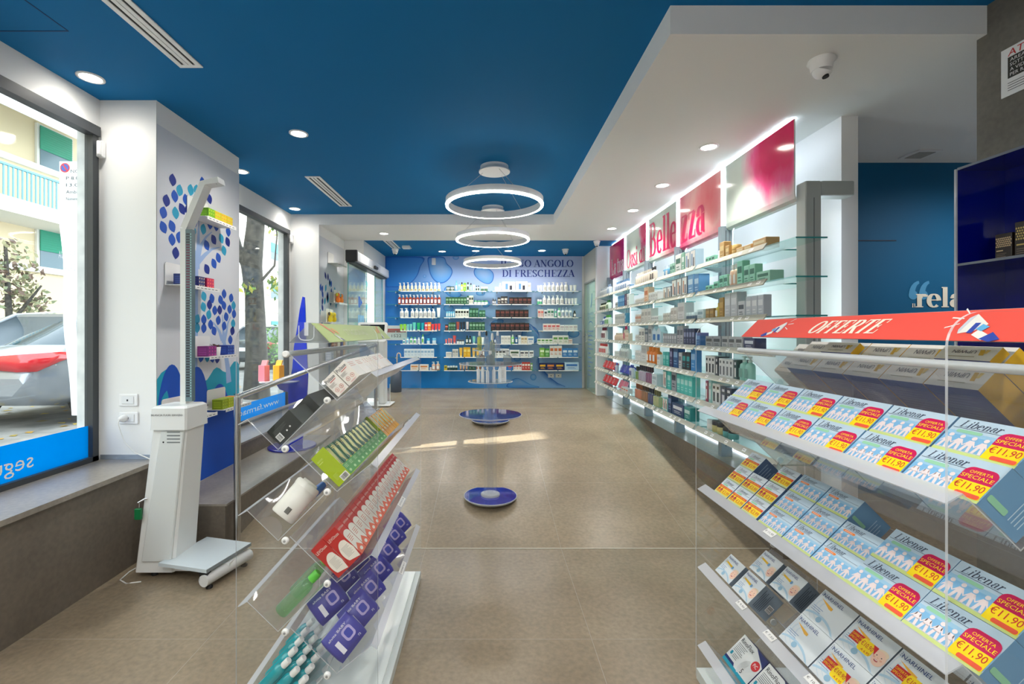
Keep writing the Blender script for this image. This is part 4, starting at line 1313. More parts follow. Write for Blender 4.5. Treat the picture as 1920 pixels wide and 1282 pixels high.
def rrow(j, k, segs):
    """goods from the glass-door end of the bay toward the pillar: (count, kind, width, height, depth, colours, look[, gap before, setback])"""
    y = UY[j + 1] - .07
    n = 0
    for sg in segs:
        cnt, kind, w, h, d, col, c2, look = sg[:8]
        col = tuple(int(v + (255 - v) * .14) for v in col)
        gap = sg[8] if len(sg) > 8 else .012
        back = sg[9] if len(sg) > 9 else 0
        y -= gap
        for i in range(cnt):
            n += 1
            goods(kind, w, h, d, col, c2, (1.965 + d / 2 + back, y - w / 2, RZ[k] + .0005), -PI / 2,
                  '%s, %s from far end, %s backlit shelf, %s' % (look, ORD[n], SHN[k], RB[j].replace(' from pillar', '')), 'goods on the backlit shelves')
            y -= w + .006
MINT, GOLD, PEA, SLV, PALE = (128, 206, 176), (206, 160, 84), (236, 190, 160), (196, 200, 206), (228, 224, 214)
ICE = (206, 216, 224)
# pillar-side bay
rrow(0, 6, [(3, 'box', .05, .07, .05, MINT, (60, 120, 100), 'small mint box', .02), (1, 'tube', .05, .1, .05, WHT, WHT, 'white tube'), (1, 'box', .075, .155, .06, GOLD, (240, 214, 150), 'tall gold box'), (1, 'box', .06, .11, .06, (196, 150, 80), (240, 214, 150), 'short gold box'), (1, 'jar', .07, .1, .07, GOLD, (226, 190, 120), 'gold jar'), (2, 'box', .1, .06, .07, (222, 176, 110), (246, 226, 180), 'flat gold box'), (1, 'box', .16, .075, .1, (214, 170, 104), (246, 226, 180), 'large flat gold box')])
rrow(0, 5, [(2, 'box', .06, .06, .05, MINT, (60, 120, 100), 'low mint box', .02), (1, 'box', .08, .08, .05, MINT, (60, 120, 100), 'mint box'), (2, 'box', .065, .12, .05, MINT, (60, 120, 100), 'upright mint box'), (2, 'spray', .05, .19, .05, PEA, (230, 230, 226), 'peach bottle with a clear cap'), (1, 'box', .075, .2, .06, MINT, (60, 120, 100), 'tallest mint box'), (2, 'box', .07, .15, .06, (140, 210, 180), (60, 120, 100), 'tall mint box'), (1, 'box', .16, .08, .1, (150, 214, 186), (60, 120, 100), 'wide flat mint box')])
rrow(0, 4, [(2, 'box', .07, .1, .06, (150, 112, 52), (196, 160, 90), 'bronze box', .02), (1, 'bottle', .06, .14, .06, (206, 170, 60), (220, 186, 90), 'gold bottle'), (1, 'box', .07, .18, .06, (170, 124, 40), (210, 170, 90), 'tall gold box'), (2, 'box', .09, .21, .08, SLV, (230, 232, 236), 'tall silver box'), (1, 'box', .09, .13, .08, (206, 208, 212), (90, 96, 104), 'small silver box'), (3, 'box', .07, .16, .06, (190, 196, 206), (236, 238, 240), 'silver blue box')])
rrow(0, 3, [(2, 'box', .13, .1, .09, (150, 154, 160), (60, 64, 70), 'grey box with a ring mark', .02), (3, 'box', .1, .1, .08, (186, 188, 192), (90, 94, 100), 'light grey box'), (1, 'box', .14, .09, .09, (30, 40, 90), (220, 224, 236), 'navy and white box')])
rrow(0, 2, [(3, 'book', .05, .17, .1, WHT, (40, 40, 46), 'white slim carton', .02), (1, 'book', .04, .17, .1, (40, 44, 52), WHT, 'black slim carton'), (4, 'book', .05, .16, .1, (236, 238, 240), (120, 124, 130), 'white slim carton with grey print'), (1, 'book', .04, .16, .1, (30, 60, 60), WHT, 'dark green slim carton'), (2, 'pump', .07, .2, .07, (150, 220, 206), (210, 236, 230), 'mint pump bottle')])
rrow(0, 1, [(1, 'book', .04, .19, .1, (160, 40, 70), WHT, 'crimson slim carton', .02), (1, 'book', .05, .2, .1, (150, 210, 206), WHT, 'aqua slim carton'), (2, 'book', .06, .18, .1, WHT, (30, 30, 36), 'white slim carton with black edge'), (2, 'book', .08, .17, .1, (36, 40, 60), (230, 230, 236), 'midnight slim carton')])
rrow(0, 0, [(1, 'jar', .07, .09, .07, WHT, (226, 230, 230), 'white jar', .02), (2, 'jar', .08, .1, .08, (190, 180, 110), (30, 32, 34), 'gold jar with a black lid'), (2, 'jar', .08, .08, .08, (60, 150, 150), (30, 40, 44), 'teal jar with a black lid')])
# second bay
rrow(1, 6, [(2, 'bottle', .085, .13, .06, (70, 130, 170), (190, 206, 220), 'blue bottle', .02), (2, 'box', .06, .13, .05, (150, 206, 180), (60, 120, 100), 'mint box'), (1, 'box', .14, .2, .08, (226, 232, 226), (60, 110, 90), 'white and green box'), (1, 'box', .06, .2, .08, (120, 180, 150), (230, 240, 234), 'green box'), (2, 'window_box', .11, .19, .08, (150, 180, 200), (90, 140, 180), 'white box with a blue window')])
rrow(1, 5, [(2, 'window_box', .11, .14, .07, (90, 96, 104), (206, 160, 120), 'small grey framed box', .02), (3, 'window_box', .12, .2, .08, (96, 104, 112), (200, 130, 90), 'tall grey framed box'), (1, 'box', .12, .2, .1, (96, 150, 200), (206, 226, 240), 'sky blue box'), (1, 'box', .1, .19, .1, (70, 130, 190), (190, 216, 236), 'deep blue box')])
rrow(1, 4, [(3, 'box', .06, .1, .06, PALE, (190, 186, 176), 'pale box', .02), (2, 'box', .08, .15, .08, (232, 226, 218), (200, 190, 180), 'tall pale box'), (1, 'box', .16, .19, .1, (224, 222, 222), (200, 196, 196), 'large pale box'), (4, 'jar', .055, .08, .055, (60, 84, 110), (210, 220, 226), 'steel blue jar', .02), (1, 'box', .12, .1, .08, (210, 226, 230), (150, 176, 186), 'ice blue box')])
rrow(1, 3, [(6, 'box', .055, .12, .06, (150, 154, 162), (210, 212, 216), 'grey box', .02), (2, 'box', .07, .2, .06, (176, 178, 184), (110, 114, 122), 'tall grey box'), (4, 'box', .055, .17, .06, (40, 48, 84), (150, 156, 190), 'midnight blue box'), (1, 'box', .1, .13, .08, (20, 86, 160), (120, 170, 220), 'royal blue box')])
rrow(1, 2, [(2, 'box', .08, .16, .06, (40, 176, 166), (150, 220, 214), 'turquoise box', .02), (1, 'box', .08, .222, .07, (36, 30, 84), (150, 150, 190), 'indigo box'), (1, 'box', .12, .222, .08, (16, 66, 130), (140, 180, 220), 'dark blue box'), (1, 'box', .07, .17, .07, (206, 208, 212), (120, 124, 130), 'white box'), (2, 'box', .085, .18, .07, (36, 36, 42), (60, 170, 170), 'black box with a teal foot'), (1, 'box', .1, .22, .06, (40, 130, 210), (160, 200, 236), 'sky blue box')])
rrow(1, 1, [(1, 'window_box', .1, .2, .07, (60, 180, 176), (200, 130, 110), 'turquoise framed box', .02), (1, 'box', .1, .2, .08, (60, 196, 186), (190, 236, 230), 'turquoise box'), (1, 'box', .12, .22, .06, (150, 156, 166), (60, 64, 76), 'grey box'), (4, 'box', .085, .19, .08, (76, 206, 196), (190, 240, 234), 'aqua box')])
rrow(1, 0, [(2, 'window_box', .06, .14, .05, (90, 190, 190), (220, 120, 90), 'small aqua box', .02), (1, 'box', .09, .2, .08, (16, 40, 84), (120, 150, 200), 'navy box'), (1, 'box', .28, .13, .1, (20, 50, 100), (226, 232, 240), 'wide navy display box'), (1, 'box', .14, .13, .09, (24, 130, 130), (200, 230, 230), 'teal box')])
# middle bay
rrow(2, 6, [(8, 'bottle', .062, .17, .05, (226, 216, 198), (234, 228, 216), 'cream bottle', .06), (2, 'spray', .06, .18, .05, (220, 212, 196), (60, 60, 60), 'cream spray')])
rrow(2, 5, [(5, 'box', .06, .08, .06, (226, 220, 212), (200, 190, 180), 'pale small box', .06), (1, 'box', .14, .2, .08, (236, 190, 150), (220, 130, 80), 'peach box'), (4, 'box', .07, .12, .07, (224, 220, 216), (196, 190, 186), 'off white box')])
rrow(2, 4, [(3, 'box', .07, .12, .07, (226, 218, 208), (214, 140, 110), 'cream box', .06), (3, 'box', .11, .18, .09, (226, 222, 214), (190, 186, 180), 'large cream box'), (4, 'box', .05, .08, .05, WHT, (190, 190, 190), 'tiny white box')])
rrow(2, 3, [(2, 'box', .06, .1, .06, (226, 222, 216), (196, 190, 186), 'small ivory box', .06), (2, 'box', .1, .18, .07, (230, 228, 220), (150, 150, 150), 'ivory box'), (3, 'book', .03, .18, .1, (70, 90, 110), WHT, 'slate slim carton'), (1, 'box', .12,   .22, .08, (186, 190, 196), (120, 124, 130), 'tall grey box'), (2, 'house', .13, .2, .08, (206, 226, 240), (40, 110, 180), 'blue and white gabled box')])
rrow(2, 2, [(3, 'box', .07, .14, .06, (232, 232, 230), (200, 206, 206), 'plain white box', .05), (1, 'box', .2, .22, .09, (222, 222, 220), (190, 190, 190), 'large white box'), (3, 'bottle', .1, .2, .07, (236, 118, 20), (250, 150, 60), 'orange bottle'), (1, 'box', .09, .12, .06, WHT, (196, 206, 220), 'little white box')])
rrow(2, 1, [(2, 'perfume', .05, .17, .04, (120, 150, 60), (60, 70, 60), 'green perfume bottle', .06), (4, 'perfume', .06, .2, .05, (190, 176, 196), (70, 66, 76), 'lilac perfume bottle'), (3, 'perfume', .06, .2, .05, (150, 90, 120), (80, 60, 70), 'plum perfume bottle'), (1, 'box', .16, .13, .1, (210, 226, 232), (170, 190, 200), 'pale grey box')])
rrow(2, 0, [(4, 'perfume', .055, .19, .05, (206, 116, 80), (150, 90, 50), 'amber perfume bottle', .04), (4, 'perfume', .05, .2, .05, (150, 96, 60), (90, 70, 50), 'brown perfume bottle'), (3, 'perfume', .05, .2, .05, (50, 60, 110), (40, 44, 60), 'blue perfume bottle'), (3, 'perfume', .055, .19, .05, (176, 186, 130), (120, 120, 80), 'olive perfume bottle')])
# second bay from the glass door
rrow(3, 6, [(7, 'bottle', .08, .16, .06, (226, 230, 234), (120, 160, 200), 'white bottle with a blue label', .1), (1, 'box', .12, .06, .06, (90, 140, 190), WHT, 'low blue box')])
rrow(3, 5, [(2, 'box', .06, .1, .06, (210, 210, 206), (120, 120, 120), 'small grey box', .1), (4, 'box', .075, .18, .06, (20, 110, 180), (150, 200, 230), 'bright blue box'), (1, 'box', .09, .19, .06, (60, 30, 60), (140, 110, 140), 'dark plum box'), (1, 'box', .1, .18, .07, (226, 226, 224), (190, 190, 190), 'white box')])
rrow(3, 4, [(7, 'box', .065, .16, .06, (218, 218, 214), (180, 184, 184), 'white upright box', .08), (1, 'box', .06, .16, .06, (60, 140, 180), (190, 220, 236), 'blue upright box')])
rrow(3, 3, [(6, 'bottle', .07, .12, .06, (238, 204, 176), (240, 224, 206), 'peach bottle', .06), (1, 'bottle', .07, .22, .06, (236, 206, 184), (226, 50, 110), 'tall peach bottle with a pink cap'), (2, 'box', .07, .12, .06, (240, 214, 190), (220, 180, 150), 'peach box')])
rrow(3, 2, [(4, 'box', .06, .09, .06, (230, 232, 230), (190, 210, 206), 'small white box', .06), (5, 'pump', .075, .2, .06, (214, 226, 226), (190, 206, 210), 'clear pump bottle')])
rrow(3, 1, [(1, 'bottle', .06, .15, .06, (226, 230, 240), (90, 110, 190), 'white bottle', .06), (3, 'pack', .2, .13, .06, (44, 56, 176), (160, 170, 226), 'blue wipes pack'), (2, 'bottle', .06, .17, .06, (230, 234, 240), (60, 80, 180), 'tall white bottle')])
rrow(3, 0, [(2, 'pack', .17, .13, .06, (244, 110, 140), (250, 200, 210), 'pink wipes pack', .06), (3, 'box', .1, .07, .07, (226, 230, 230), (220, 120, 80), 'low white box')])
# far bay
rrow(4, 6, [(6, 'bottle', .07, .15, .06, (224, 226, 226), (196, 206, 214), 'white bottle', .1), (2, 'spray', .07, .18, .06, (190, 206, 220), (150, 176, 206), 'blue white spray')])
rrow(4, 5, [(5, 'bottle', .075, .14, .06, (232, 226, 196), (40, 60, 40), 'cream bottle with a dark cap', .1), (2, 'bottle', .07, .17, .06, (226, 232, 220), (60, 130, 60), 'white bottle with a green cap')])
rrow(4, 4, [(2, 'box', .08, .07, .06, (60, 100, 170), WHT, 'low blue box', .1), (2, 'bottle', .07, .15, .06, (226, 232, 240), (40, 80, 170), 'white bottle with a blue cap'), (3, 'bottle', .075, .17, .06, (236, 240, 232), (90, 180, 80), 'white bottle with a green cap')])
rrow(4, 3, [(4, 'bottle', .06, .21, .05, (236, 234, 232), (120, 20, 50), 'white bottle with a crimson cap', .2)])
rrow(4, 2, [(6, 'bottle', .07, .18, .05, (238, 236, 234), (214, 80, 80), 'white bottle with a red cap', .06), (1, 'tube', .07, .18, .05, WHT, (200, 206, 210), 'white tube')])
rrow(4, 1, [(4, 'pack', .19, .13, .06, (230, 40, 48), (250, 214, 214), 'red wipes pack', .08)])
rrow(4, 0, [(4, 'pack', .19, .13, .06, (224, 36, 44), (250, 214, 214), 'red wipes pack', .08)])

# ------------------------------------------------------------------ acrylic display stands in the foreground
UL = 1.15            # length of a stand in depth
U_W = .561           # its width
PITCH = .361
R_TOP, R_V, R_LIP, R_FL = (-.069, 1.0614), (.1167, .880), (.252, .990), (.277, .974)
L_FL, L_LIP, L_V, L_TOP = (-.277, .783), (-.240, .804), (-.1175, .685), (.064, .867)

def ribbon(g, P, t, y0, y1, mats):
    """bent sheet following P in (u, z), t thick, from depth y0 to y1; one material per segment"""
    n = len(P)
    off = []
    for i in range(n):
        nx = nz = 0
        for a, b in ((i - 1, i), (i, i + 1)):
            if a >= 0 and b < n:
                dx, dz = P[b][0] - P[a][0], P[b][1] - P[a][1]
                d = math.hypot(dx, dz)
                nx += -dz / d
                nz += dx / d
        d = math.hypot(nx, nz)
        off.append((P[i][0] - nx / d * t, P[i][1] - nz / d * t))
    v = []
    for y in (y0, y1):
        v += [(p[0], y, p[1]) for p in P] + [(p[0], y, p[1]) for p in off]
    N = 2 * n
    for i in range(n - 1):
        g.add(v, [(i, i + 1, N + i + 1, N + i), (n + i + 1, n + i, N + n + i, N + n + i + 1)], mats[i])
        g.add(v, [(i + 1, i, n + i, n + i + 1), (N + i, N + i + 1, N + n + i + 1, N + n + i)], ACRE)
    g.add(v, [(0, N, N + n, n), (n - 1, 2 * n - 1, N + 2 * n - 1, N + n - 1)], ACRE)

def side_panel(y, zt):
    """clear end panel with rounded top corners"""
    g = G()
    hw, r, zb = U_W / 2, .075, LOW + .002
    P = [(-hw, zb), (hw, zb)] + arc(hw - r, zt - r, r, r, 0, 90, 8) + arc(-hw + r, zt - r, r, r, 90, 180, 8)
    M = frame((0, y + .003, 0), (1, 0, 0), (0, 0, 1))
    g.prism(P, M, .006, ACRE, ACR)
    return g

GREYB = mat((206, 214, 212), .35, name='grey_green_glass_base')
STKW = mat((240, 240, 238), .5, name='white_sticker')
TXT = mat((60, 62, 70), .5, name='grey_print')

def stand(mid, y0, zoff, label, sign_col, sign_side, sign_txt, sign_ink):
    t = thing('display_stand', label, 'display stand', (mid, y0, zoff))
    z = lambda v: v
    g = G()
    g.box((-U_W / 2, .004, LOW - zoff + .002), (U_W / 2, UL - .004, LOW - zoff + .05), GREYB)
    g.box((-U_W / 2 + .03, .03, LOW - zoff + .05), (U_W / 2 - .03, UL - .03, LOW - zoff + .062), mat((225, 232, 230), .2))
    g.obj('base', t)
    for y in (0, UL):
        o = side_panel(y, 1.188).obj('side_panel', t)
    for k in range(4):
        dz = -PITCH * k
        g = G()
        ribbon(g, [(a, b + dz) for a, b in (R_TOP, R_V, R_LIP, R_FL)], .004, .006, UL - .006, [ACRL, ACRL, ACRS])
        tr = g.obj('tray', t)
        lk = dz
        if k < 4:
            g = G()
            ribbon(g, [(a, b + lk) for a, b in (L_TOP, L_V, L_LIP, L_FL)][::-1], .004, .006, UL - .006, [ACRS, ACRL, ACRL])
            g.obj('tray', t)
        for (u, zz) in ((R_V[0] - .034, R_V[1] + dz + .0), (-.083, L_V[1] + .004 + dz)):
            for y in (-.004, UL + .004):
                g = G()
                s = 1 if y > 0 else -1
                g.lathe([(.014, 0), (.014, .007), (.010, .011)], mat((226, 228, 226), .3), 16, Matrix.Translation((u, y, zz)) @ Matrix.Rotation(-s * PI / 2, 4, 'X'))
                g.lathe([(.005, .011), (.005, .0125)], mat((150, 152, 152), .3), 10, Matrix.Translation((u, y, zz)) @ Matrix.Rotation(-s * PI / 2, 4, 'X'))
                g.obj('bolt', t)
    g = G()
    g.tube([(-.081, .004, 1.062), (-.081, UL - .004, 1.062)], .012, mat((206, 210, 212), .25, .2, name='grey_rod'), 14)
    g.obj('rod', t)
    for y in (-.004,):
        g = G()
        g.lathe([(.014, 0), (.014, .007), (.010, .011)], mat((226, 228, 226), .3), 16, Matrix.Translation((-.081, y, 1.062)) @ Matrix.Rotation(PI / 2, 4, 'X'))
        g.obj('bolt', t)
    # topper: hollow triangular prism with a printed side
    tz = 0 if not zoff else .015
    A, Bl, Br = (.006, 1.186 + tz), (-.075, 1.106 + tz), (.084, 1.106 + tz)
    g = G()
    PANW = clear_mat('topper_plastic', (206, 210, 206), (1, 1, 1), 1.4, haze=.45)
    for P, Q in ((A, Bl), (Bl, Br), (Br, A)):
        g.add([(P[0], .008, P[1]), (P[0], UL - .008, P[1]), (Q[0], UL - .008, Q[1]), (Q[0], .008, Q[1])], [(0, 1, 2, 3)], PANW)
    tp = g.obj('topper', t)
    g = G()
    Q = Br if sign_side > 0 else Bl
    e = .0025 * sign_side
    # face frame: x reads along the stand as the shopper in the aisle sees it
    y_a, y_b = (.010, UL - .010)
    fu = Vector((A[0] - Q[0], 0, A[1] - Q[1]))
    if sign_side > 0:
        M = frame((Q[0] + e, y_a, Q[1] + .002), (0, 1, 0), fu)
    else:
        M = frame((Q[0] + e, y_b, Q[1] + .002), (0, -1, 0), fu)
    hgt = fu.length - .004
    Lw = y_b - y_a
    g.rect(0, 0, Lw, hgt, M, mat(sign_col, .5), 0)
    sign_ink(g, M, Lw, hgt)
    g.obj('topper_sign', t)
    if sign_side > 0:                # card pocket hung on the near end of the prism
        g = G()
        P = [(-.03, .06), (-.03, .02)] + arc(-.012, .02, .018, .018, 180, 270, 4) + arc(.012, .02, .018, .018, 270, 360, 4) + [(.03, .06)]
        for a, b in zip(P[:-1], P[1:]):
            g.tube([(a[0], -.006, 1.115 + a[1]), (b[0], -.006, 1.115 + b[1])], .0022, ACRE, 6)
        g.box((-.008, -.008, 1.135), (.008, -.004, 1.187), ACRE)
        g.obj('card_pocket', t)
    return t

def megaphone(g, M, x, y, s, flip=1):
    """little drawn megaphone held by two sleeves"""
    W_, B_, L_ = mat((244, 240, 232), .5), mat((40, 70, 170), .5), mat((96, 176, 222), .5)
    q = lambda a, b: (x + a * s * flip, y + b * s)
    g.flat([q(0, .55), q(.5, .95), q(.55, .2), q(.2, .3)], M, mat((240, 236, 228), .5), .0012)
    g.flat([q(.5, .95), q(.62, .8), q(.62, .35), q(.55, .2)], M, mat((206, 210, 220), .5), .0014)
    g.flat([q(.2, .6), q(.34, .6), q(.34, .22), q(.2, .22)], M, B_, .0016)
    g.flat([q(-.35, .1), q(.1, .35), q(.16, .15), q(-.2, -.05)], M, W_, .0018)
    g.flat([q(-.1, .45), q(.12, .55), q(.18, .36), q(0, .28)], M, L_, .002)
    g.flat([q(-.6, -.0), q(-.3, .25), q(-.12, .0), q(-.4, -.1)], M, B_, .0022)
    for a0, b0, a1, b1 in ((.72, .98, .95, 1.2), (.75, .8, 1.1, .85), (.74, .6, 1.05, .45)):
        g.flat([q(a0, b0), q(a1, b1), q(a1, b1 - .05), q(a0, b0 - .04)], M, W_, .0014)

def sign_offer(g, M, L, h):
    CR = mat((250, 240, 222), .5, name='cream_lettering')
    write(g, 'OFFERTE', M, .40, h * .22, h * .56, CR, .30, 'L', serif, shear=.35, stem=.24, hair=.07)
    megaphone(g, M, .19, h * .08, h * .75)
    megaphone(g, M, L - .13, h * .05, h * .85, -1)
def sign_season(g, M, L, h):
    CR = mat((226, 232, 190), .5)
    write(g, 'STAGIONALI', M, .5, h * .34, h * .36, CR, .36, 'C')
    W_ = mat((238, 238, 230), .5)
    for s in (1, -1):
        cx = .14 if s > 0 else L - .14
        g.flat([(cx - .06 * s, h * .98), (cx - .035 * s, h * .98), (cx + .03 * s, h * .5), (cx + .01 * s, h * .42)], M, mat((238, 140, 100), .5), .0012)
        g.ell(cx + .05 * s, h * .58, .03, h * .1, M, mat((240, 176, 96), .5), .0014, a=-.6 * s)
        g.flat([(cx - .01 * s, h * .45), (cx + .03 * s, h * .3), (cx + .06 * s, h * .04), (cx + .02 * s, h * .06)], M, W_, .0014)
        g.flat([(cx + .025 * s, h * .2), (cx + .05 * s, h * .18), (cx + .07 * s, h * .03), (cx + .04 * s, h * .03)], M, mat((120, 124, 130), .5), .0016)

LX, LY = -.716, 1.80
RXX, RY = 1.243, .955
RZO = .005
stand(LX, LY, 0.0, 'clear acrylic display stand by the steel handrail, topped by a pale green sign', (196, 214, 130), 1, 'STAGIONALI', sign_season)
stand(RXX, RY, RZO, 'clear acrylic display stand topped by a red OFFERTE sign, full of pale blue boxes', (240, 84, 70), -1, 'OFFERTE', sign_offer)

def slot(unit, side, k):
    """(V point, b up the back plate, n away from it, reading axis) of a tray in world space"""
    mid, y0, zo = ((LX, LY, 0), (RXX, RY, RZO))[unit]
    V_, T_ = (R_V, R_TOP) if side == 'R' else (L_V, L_TOP)
    b = Vector((T_[0] - V_[0], 0, T_[1] - V_[1])).normalized()
    n = Vector((b.z, 0, -b.x)) if side == 'R' else Vector((-b.z, 0, b.x))
    o = Vector((mid + V_[0], y0, V_[1] + zo - PITCH * k))
    r = b.cross(n)
    return o, b, n, r
def put(me, name, unit, side, k, along, up, out, label, cat, group=None, tilt=0.0, spin=0.0, w=0):
    """set a product into a tray: along = depth of its near edge from the near end, up the back plate, out from it"""
    o, b, n, r = slot(unit, side, k)
    al = along if r.y > 0 else along + w
    p = o + Vector((0, al, 0)) + b * (up + .005) + n * (out + .006)
    M = Matrix(((r.x, b.x, n.x, p.x), (r.y, b.y, n.y, p.y), (r.z, b.z, n.z, p.z), (0, 0, 0, 1)))
    if spin or tilt:
        M = M @ Matrix.Translation((w / 2, 0, 0)) @ Matrix.Rotation(spin, 4, 'Y') @ Matrix.Rotation(tilt, 4, 'Z') @ Matrix.Translation((-w / 2, 0, 0))
    ob = place(name, me)
    ob.matrix_world = M
    return tag(ob, label, cat, group)

def carton(w, h, d, col, top=None, end=None, back=None):
    """box standing in tray axes: x width, y height, z depth; front is +z"""
    g = G()
    m = mat(col, .4)
    me_, mt, mb = (mat(end, .4) if end else m), (mat(top, .4) if top else m), (mat(back, .4) if back else m)
    g.box((0, 0, 0), (w, h, d), m, ms=[mb, m, m, me_, mt, me_])
    return g, frame((0, 0, d), (1, 0, 0), (0, 1, 0))
def near_face_R():
    return frame((-.0004, 0, 0), (0, 0, 1), (0, 1, 0))
def near_face_L(w):
    return frame((w + .0004, 0, 0), (0, 1, 0), (0, 0, 1))
def top_face(h):
    return frame((0, h + .0004, 0), (1, 0, 0), (0, 0, -1))
def barcode(g, M, x, y, w, h, pad=.004):
    g.rect(x - pad, y - pad, x + w + pad, y + h + pad, M, STKW, .0008)
    rnd = random.Random(3)
    q = x
    while q < x + w - .001:
        ww = .0007 + rnd.random() * .0016
        g.rect(q, y, min(q + ww, x + w), y + h, M, mat((30, 30, 30), .5), .0013)
        q += ww + .0008 + rnd.random() * .0014
def lines(g, M, x, y, w, n, gap, m, hh=.0022, rag=True):
    for i in range(n):
        ww = w * (1 if not rag else (1, .86, .95, .7, .9)[i % 5])
        g.rect(x, y - i * gap, x + ww, y - i * gap + hh, M, m, .0008)
def people(g, M, x0, x1, y, h, n, m, dz=.0008):
    p = (x1 - x0) / n
    for i in range(n):
        cx = x0 + p * (i + .5)
        g.ell(cx, y + h * .88, h * .12, h * .12, M, m, dz, 10)
        g.flat([(cx - h * .12, y + h * .72), (cx + h * .12, y + h * .72), (cx + h * .17, y + h * .38), (cx - h * .17, y + h * .38)], M, m, dz)
        for s in (-1, 1):
            g.flat([(cx + s * h * .02, y + h * .4), (cx + s * h * .17, y + h * .4), (cx + s * h * .24, y), (cx + s * h * .1, y)], M, m, dz)
            g.flat([(cx + s * h * .1, y + h * .74), (cx + s * p * .5, y + h * .42), (cx + s * p * .5, y + h * .34), (cx + s * h * .08, y + h * .58)], M, m, dz)
def rounded(x0, y0, x1, y1, r, tl=True, tr=True, bl=True, br=True):
    P = []
    for cx, cy, a, on in ((x1 - r, y0 + r, -90, br), (x1 - r, y1 - r, 0, tr), (x0 + r, y1 - r, 90, tl), (x0 + r, y0 + r, 180, bl)):
        if on:
            P += arc(cx, cy, r, r, a, a + 90, 5)
        else:
            P.append((cx + (r if a in (-90, 0) else -r), cy + (r if a in (0, 90) else -r)))
    return P
INK = mat((44, 52, 78), .5, name='dark_blue_print')
YEL, MAG, RDD = mat((255, 222, 0), .5, name='yellow_sticker'), mat((206, 0, 84), .5, name='magenta_sticker'), mat((206, 34, 40), .5, name='red_print')
CORAL, LGRN, ORG = mat((240, 90, 60), .5), mat((150, 206, 170), .5), mat((236, 130, 50), .5)
PINKW = mat((238, 222, 222), .5, name='pale_pink_print')

def box_libenar(w, h, d, price=True):
    g, M = carton(w, h, d, (188, 210, 226), end=(112, 156, 192), top=(170, 196, 216), back=(150, 184, 208))
    g.rect(0, h * .12, w, h * .52, M, mat((128, 184, 224), .4), .0005)
    g.rect(0, h * .52, w, h * .62, M, mat((156, 198, 226), .4), .0005)
    g.rect(0, 0, w, h * .09, M, mat((206, 222, 140), .4), .0006)
    write(g, 'Libenar', M, w * .07, h * .74, h * .2, INK, w * .5, 'L', serif, shear=.3, stem=.1, hair=.035)
    g.rect(w * .02, h * .705, w * .98, h * .715, M, INK, .0007)
    g.flat(rounded(w * .1, h * .58, w * .42, h * .67, h * .04), M, LGRN if price else ORG, .0008)
    people(g, M, w * .02, w * (.6 if price else .98), h * .1, h * .44, 4 if price else 5, PINKW)
    if price:
        g.flat(rounded(w * .6, h * .06, w * .99, h * .6, .004, tl=False, tr=False), M, YEL, .0011)
        g.flat(rounded(w * .6, h * .44, w * .99, h * .8, h * .17, bl=False, br=False), M, MAG, .0012)
        write(g, 'OFFERTA', M, w * .8, h * .64, h * .075, YEL, w * .26, 'C', dz=.0016)
        write(g, 'SPECIALE', M, w * .795, h * .51, h * .095, YEL, w * .36, 'C', dz=.0016)
        write(g, '€11,90', M, w * .795, h * .24, h * .17, RDD, w * .34, 'C', dz=.0016)
        g.flat(rounded(w * .7, h * .07, w * .98, h * .17, h * .04), M, CORAL, .0016)
    else:
        g.rect(w * .14, h * .615, w * .36, h * .63, M, PINKW, .0012)
    Me = near_face_L(w)
    g.flat(rounded(h * .2, d * .5, h * .34, d * .95, .004), Me, LGRN, .0006)
    lines(g, Me, h * .2, d * .4, h * .6, 4, d * .08, mat((190, 214, 228), .5))
    return g.mesh('saline_box')
def box_small(w, h, d):
    g, M = carton(w, h, d, (206, 218, 226), end=(86, 112, 146), top=(180, 196, 210))
    write(g, 'Libenar', M, w * .12, h * .74, h * .18, INK, w * .62, 'L', serif, shear=.3, stem=.1, hair=.035)
    g.rect(w * .02, h * .7, w * .98, h * .712, M, INK, .0007)
    g.flat(rounded(w * .14, h * .58, w * .5, h * .67, h * .04), M, LGRN, .0008)
    g.rect(w * .02, h * .08, w * .98, h * .42, M, YEL, .0009)
    g.rect(w * .02, h * .42, w * .98, h * .55, M, mat((226, 70, 40), .5), .0009)
    write(g, 'OFFERTA SPECIALE', M, w * .5, h * .45, h * .07, YEL, w * .8, 'C', dz=.0014)
    people(g, M, w * .06, w * .44, h * .1, h * .38, 2, mat((196, 34, 60), .5), .0013)
    write(g, '€3,99', M, w * .72, h * .14, h * .2, RDD, w * .44, 'C', dz=.0014)
    g.rect(0, 0, w, h * .06, M, mat((206, 222, 140), .4), .0006)
    Me = near_face_L(w)
    lines(g, Me, h * .12, d * .8, h * .7, 7, d * .1, mat((176, 196, 214), .5))
    return g.mesh('saline_box')
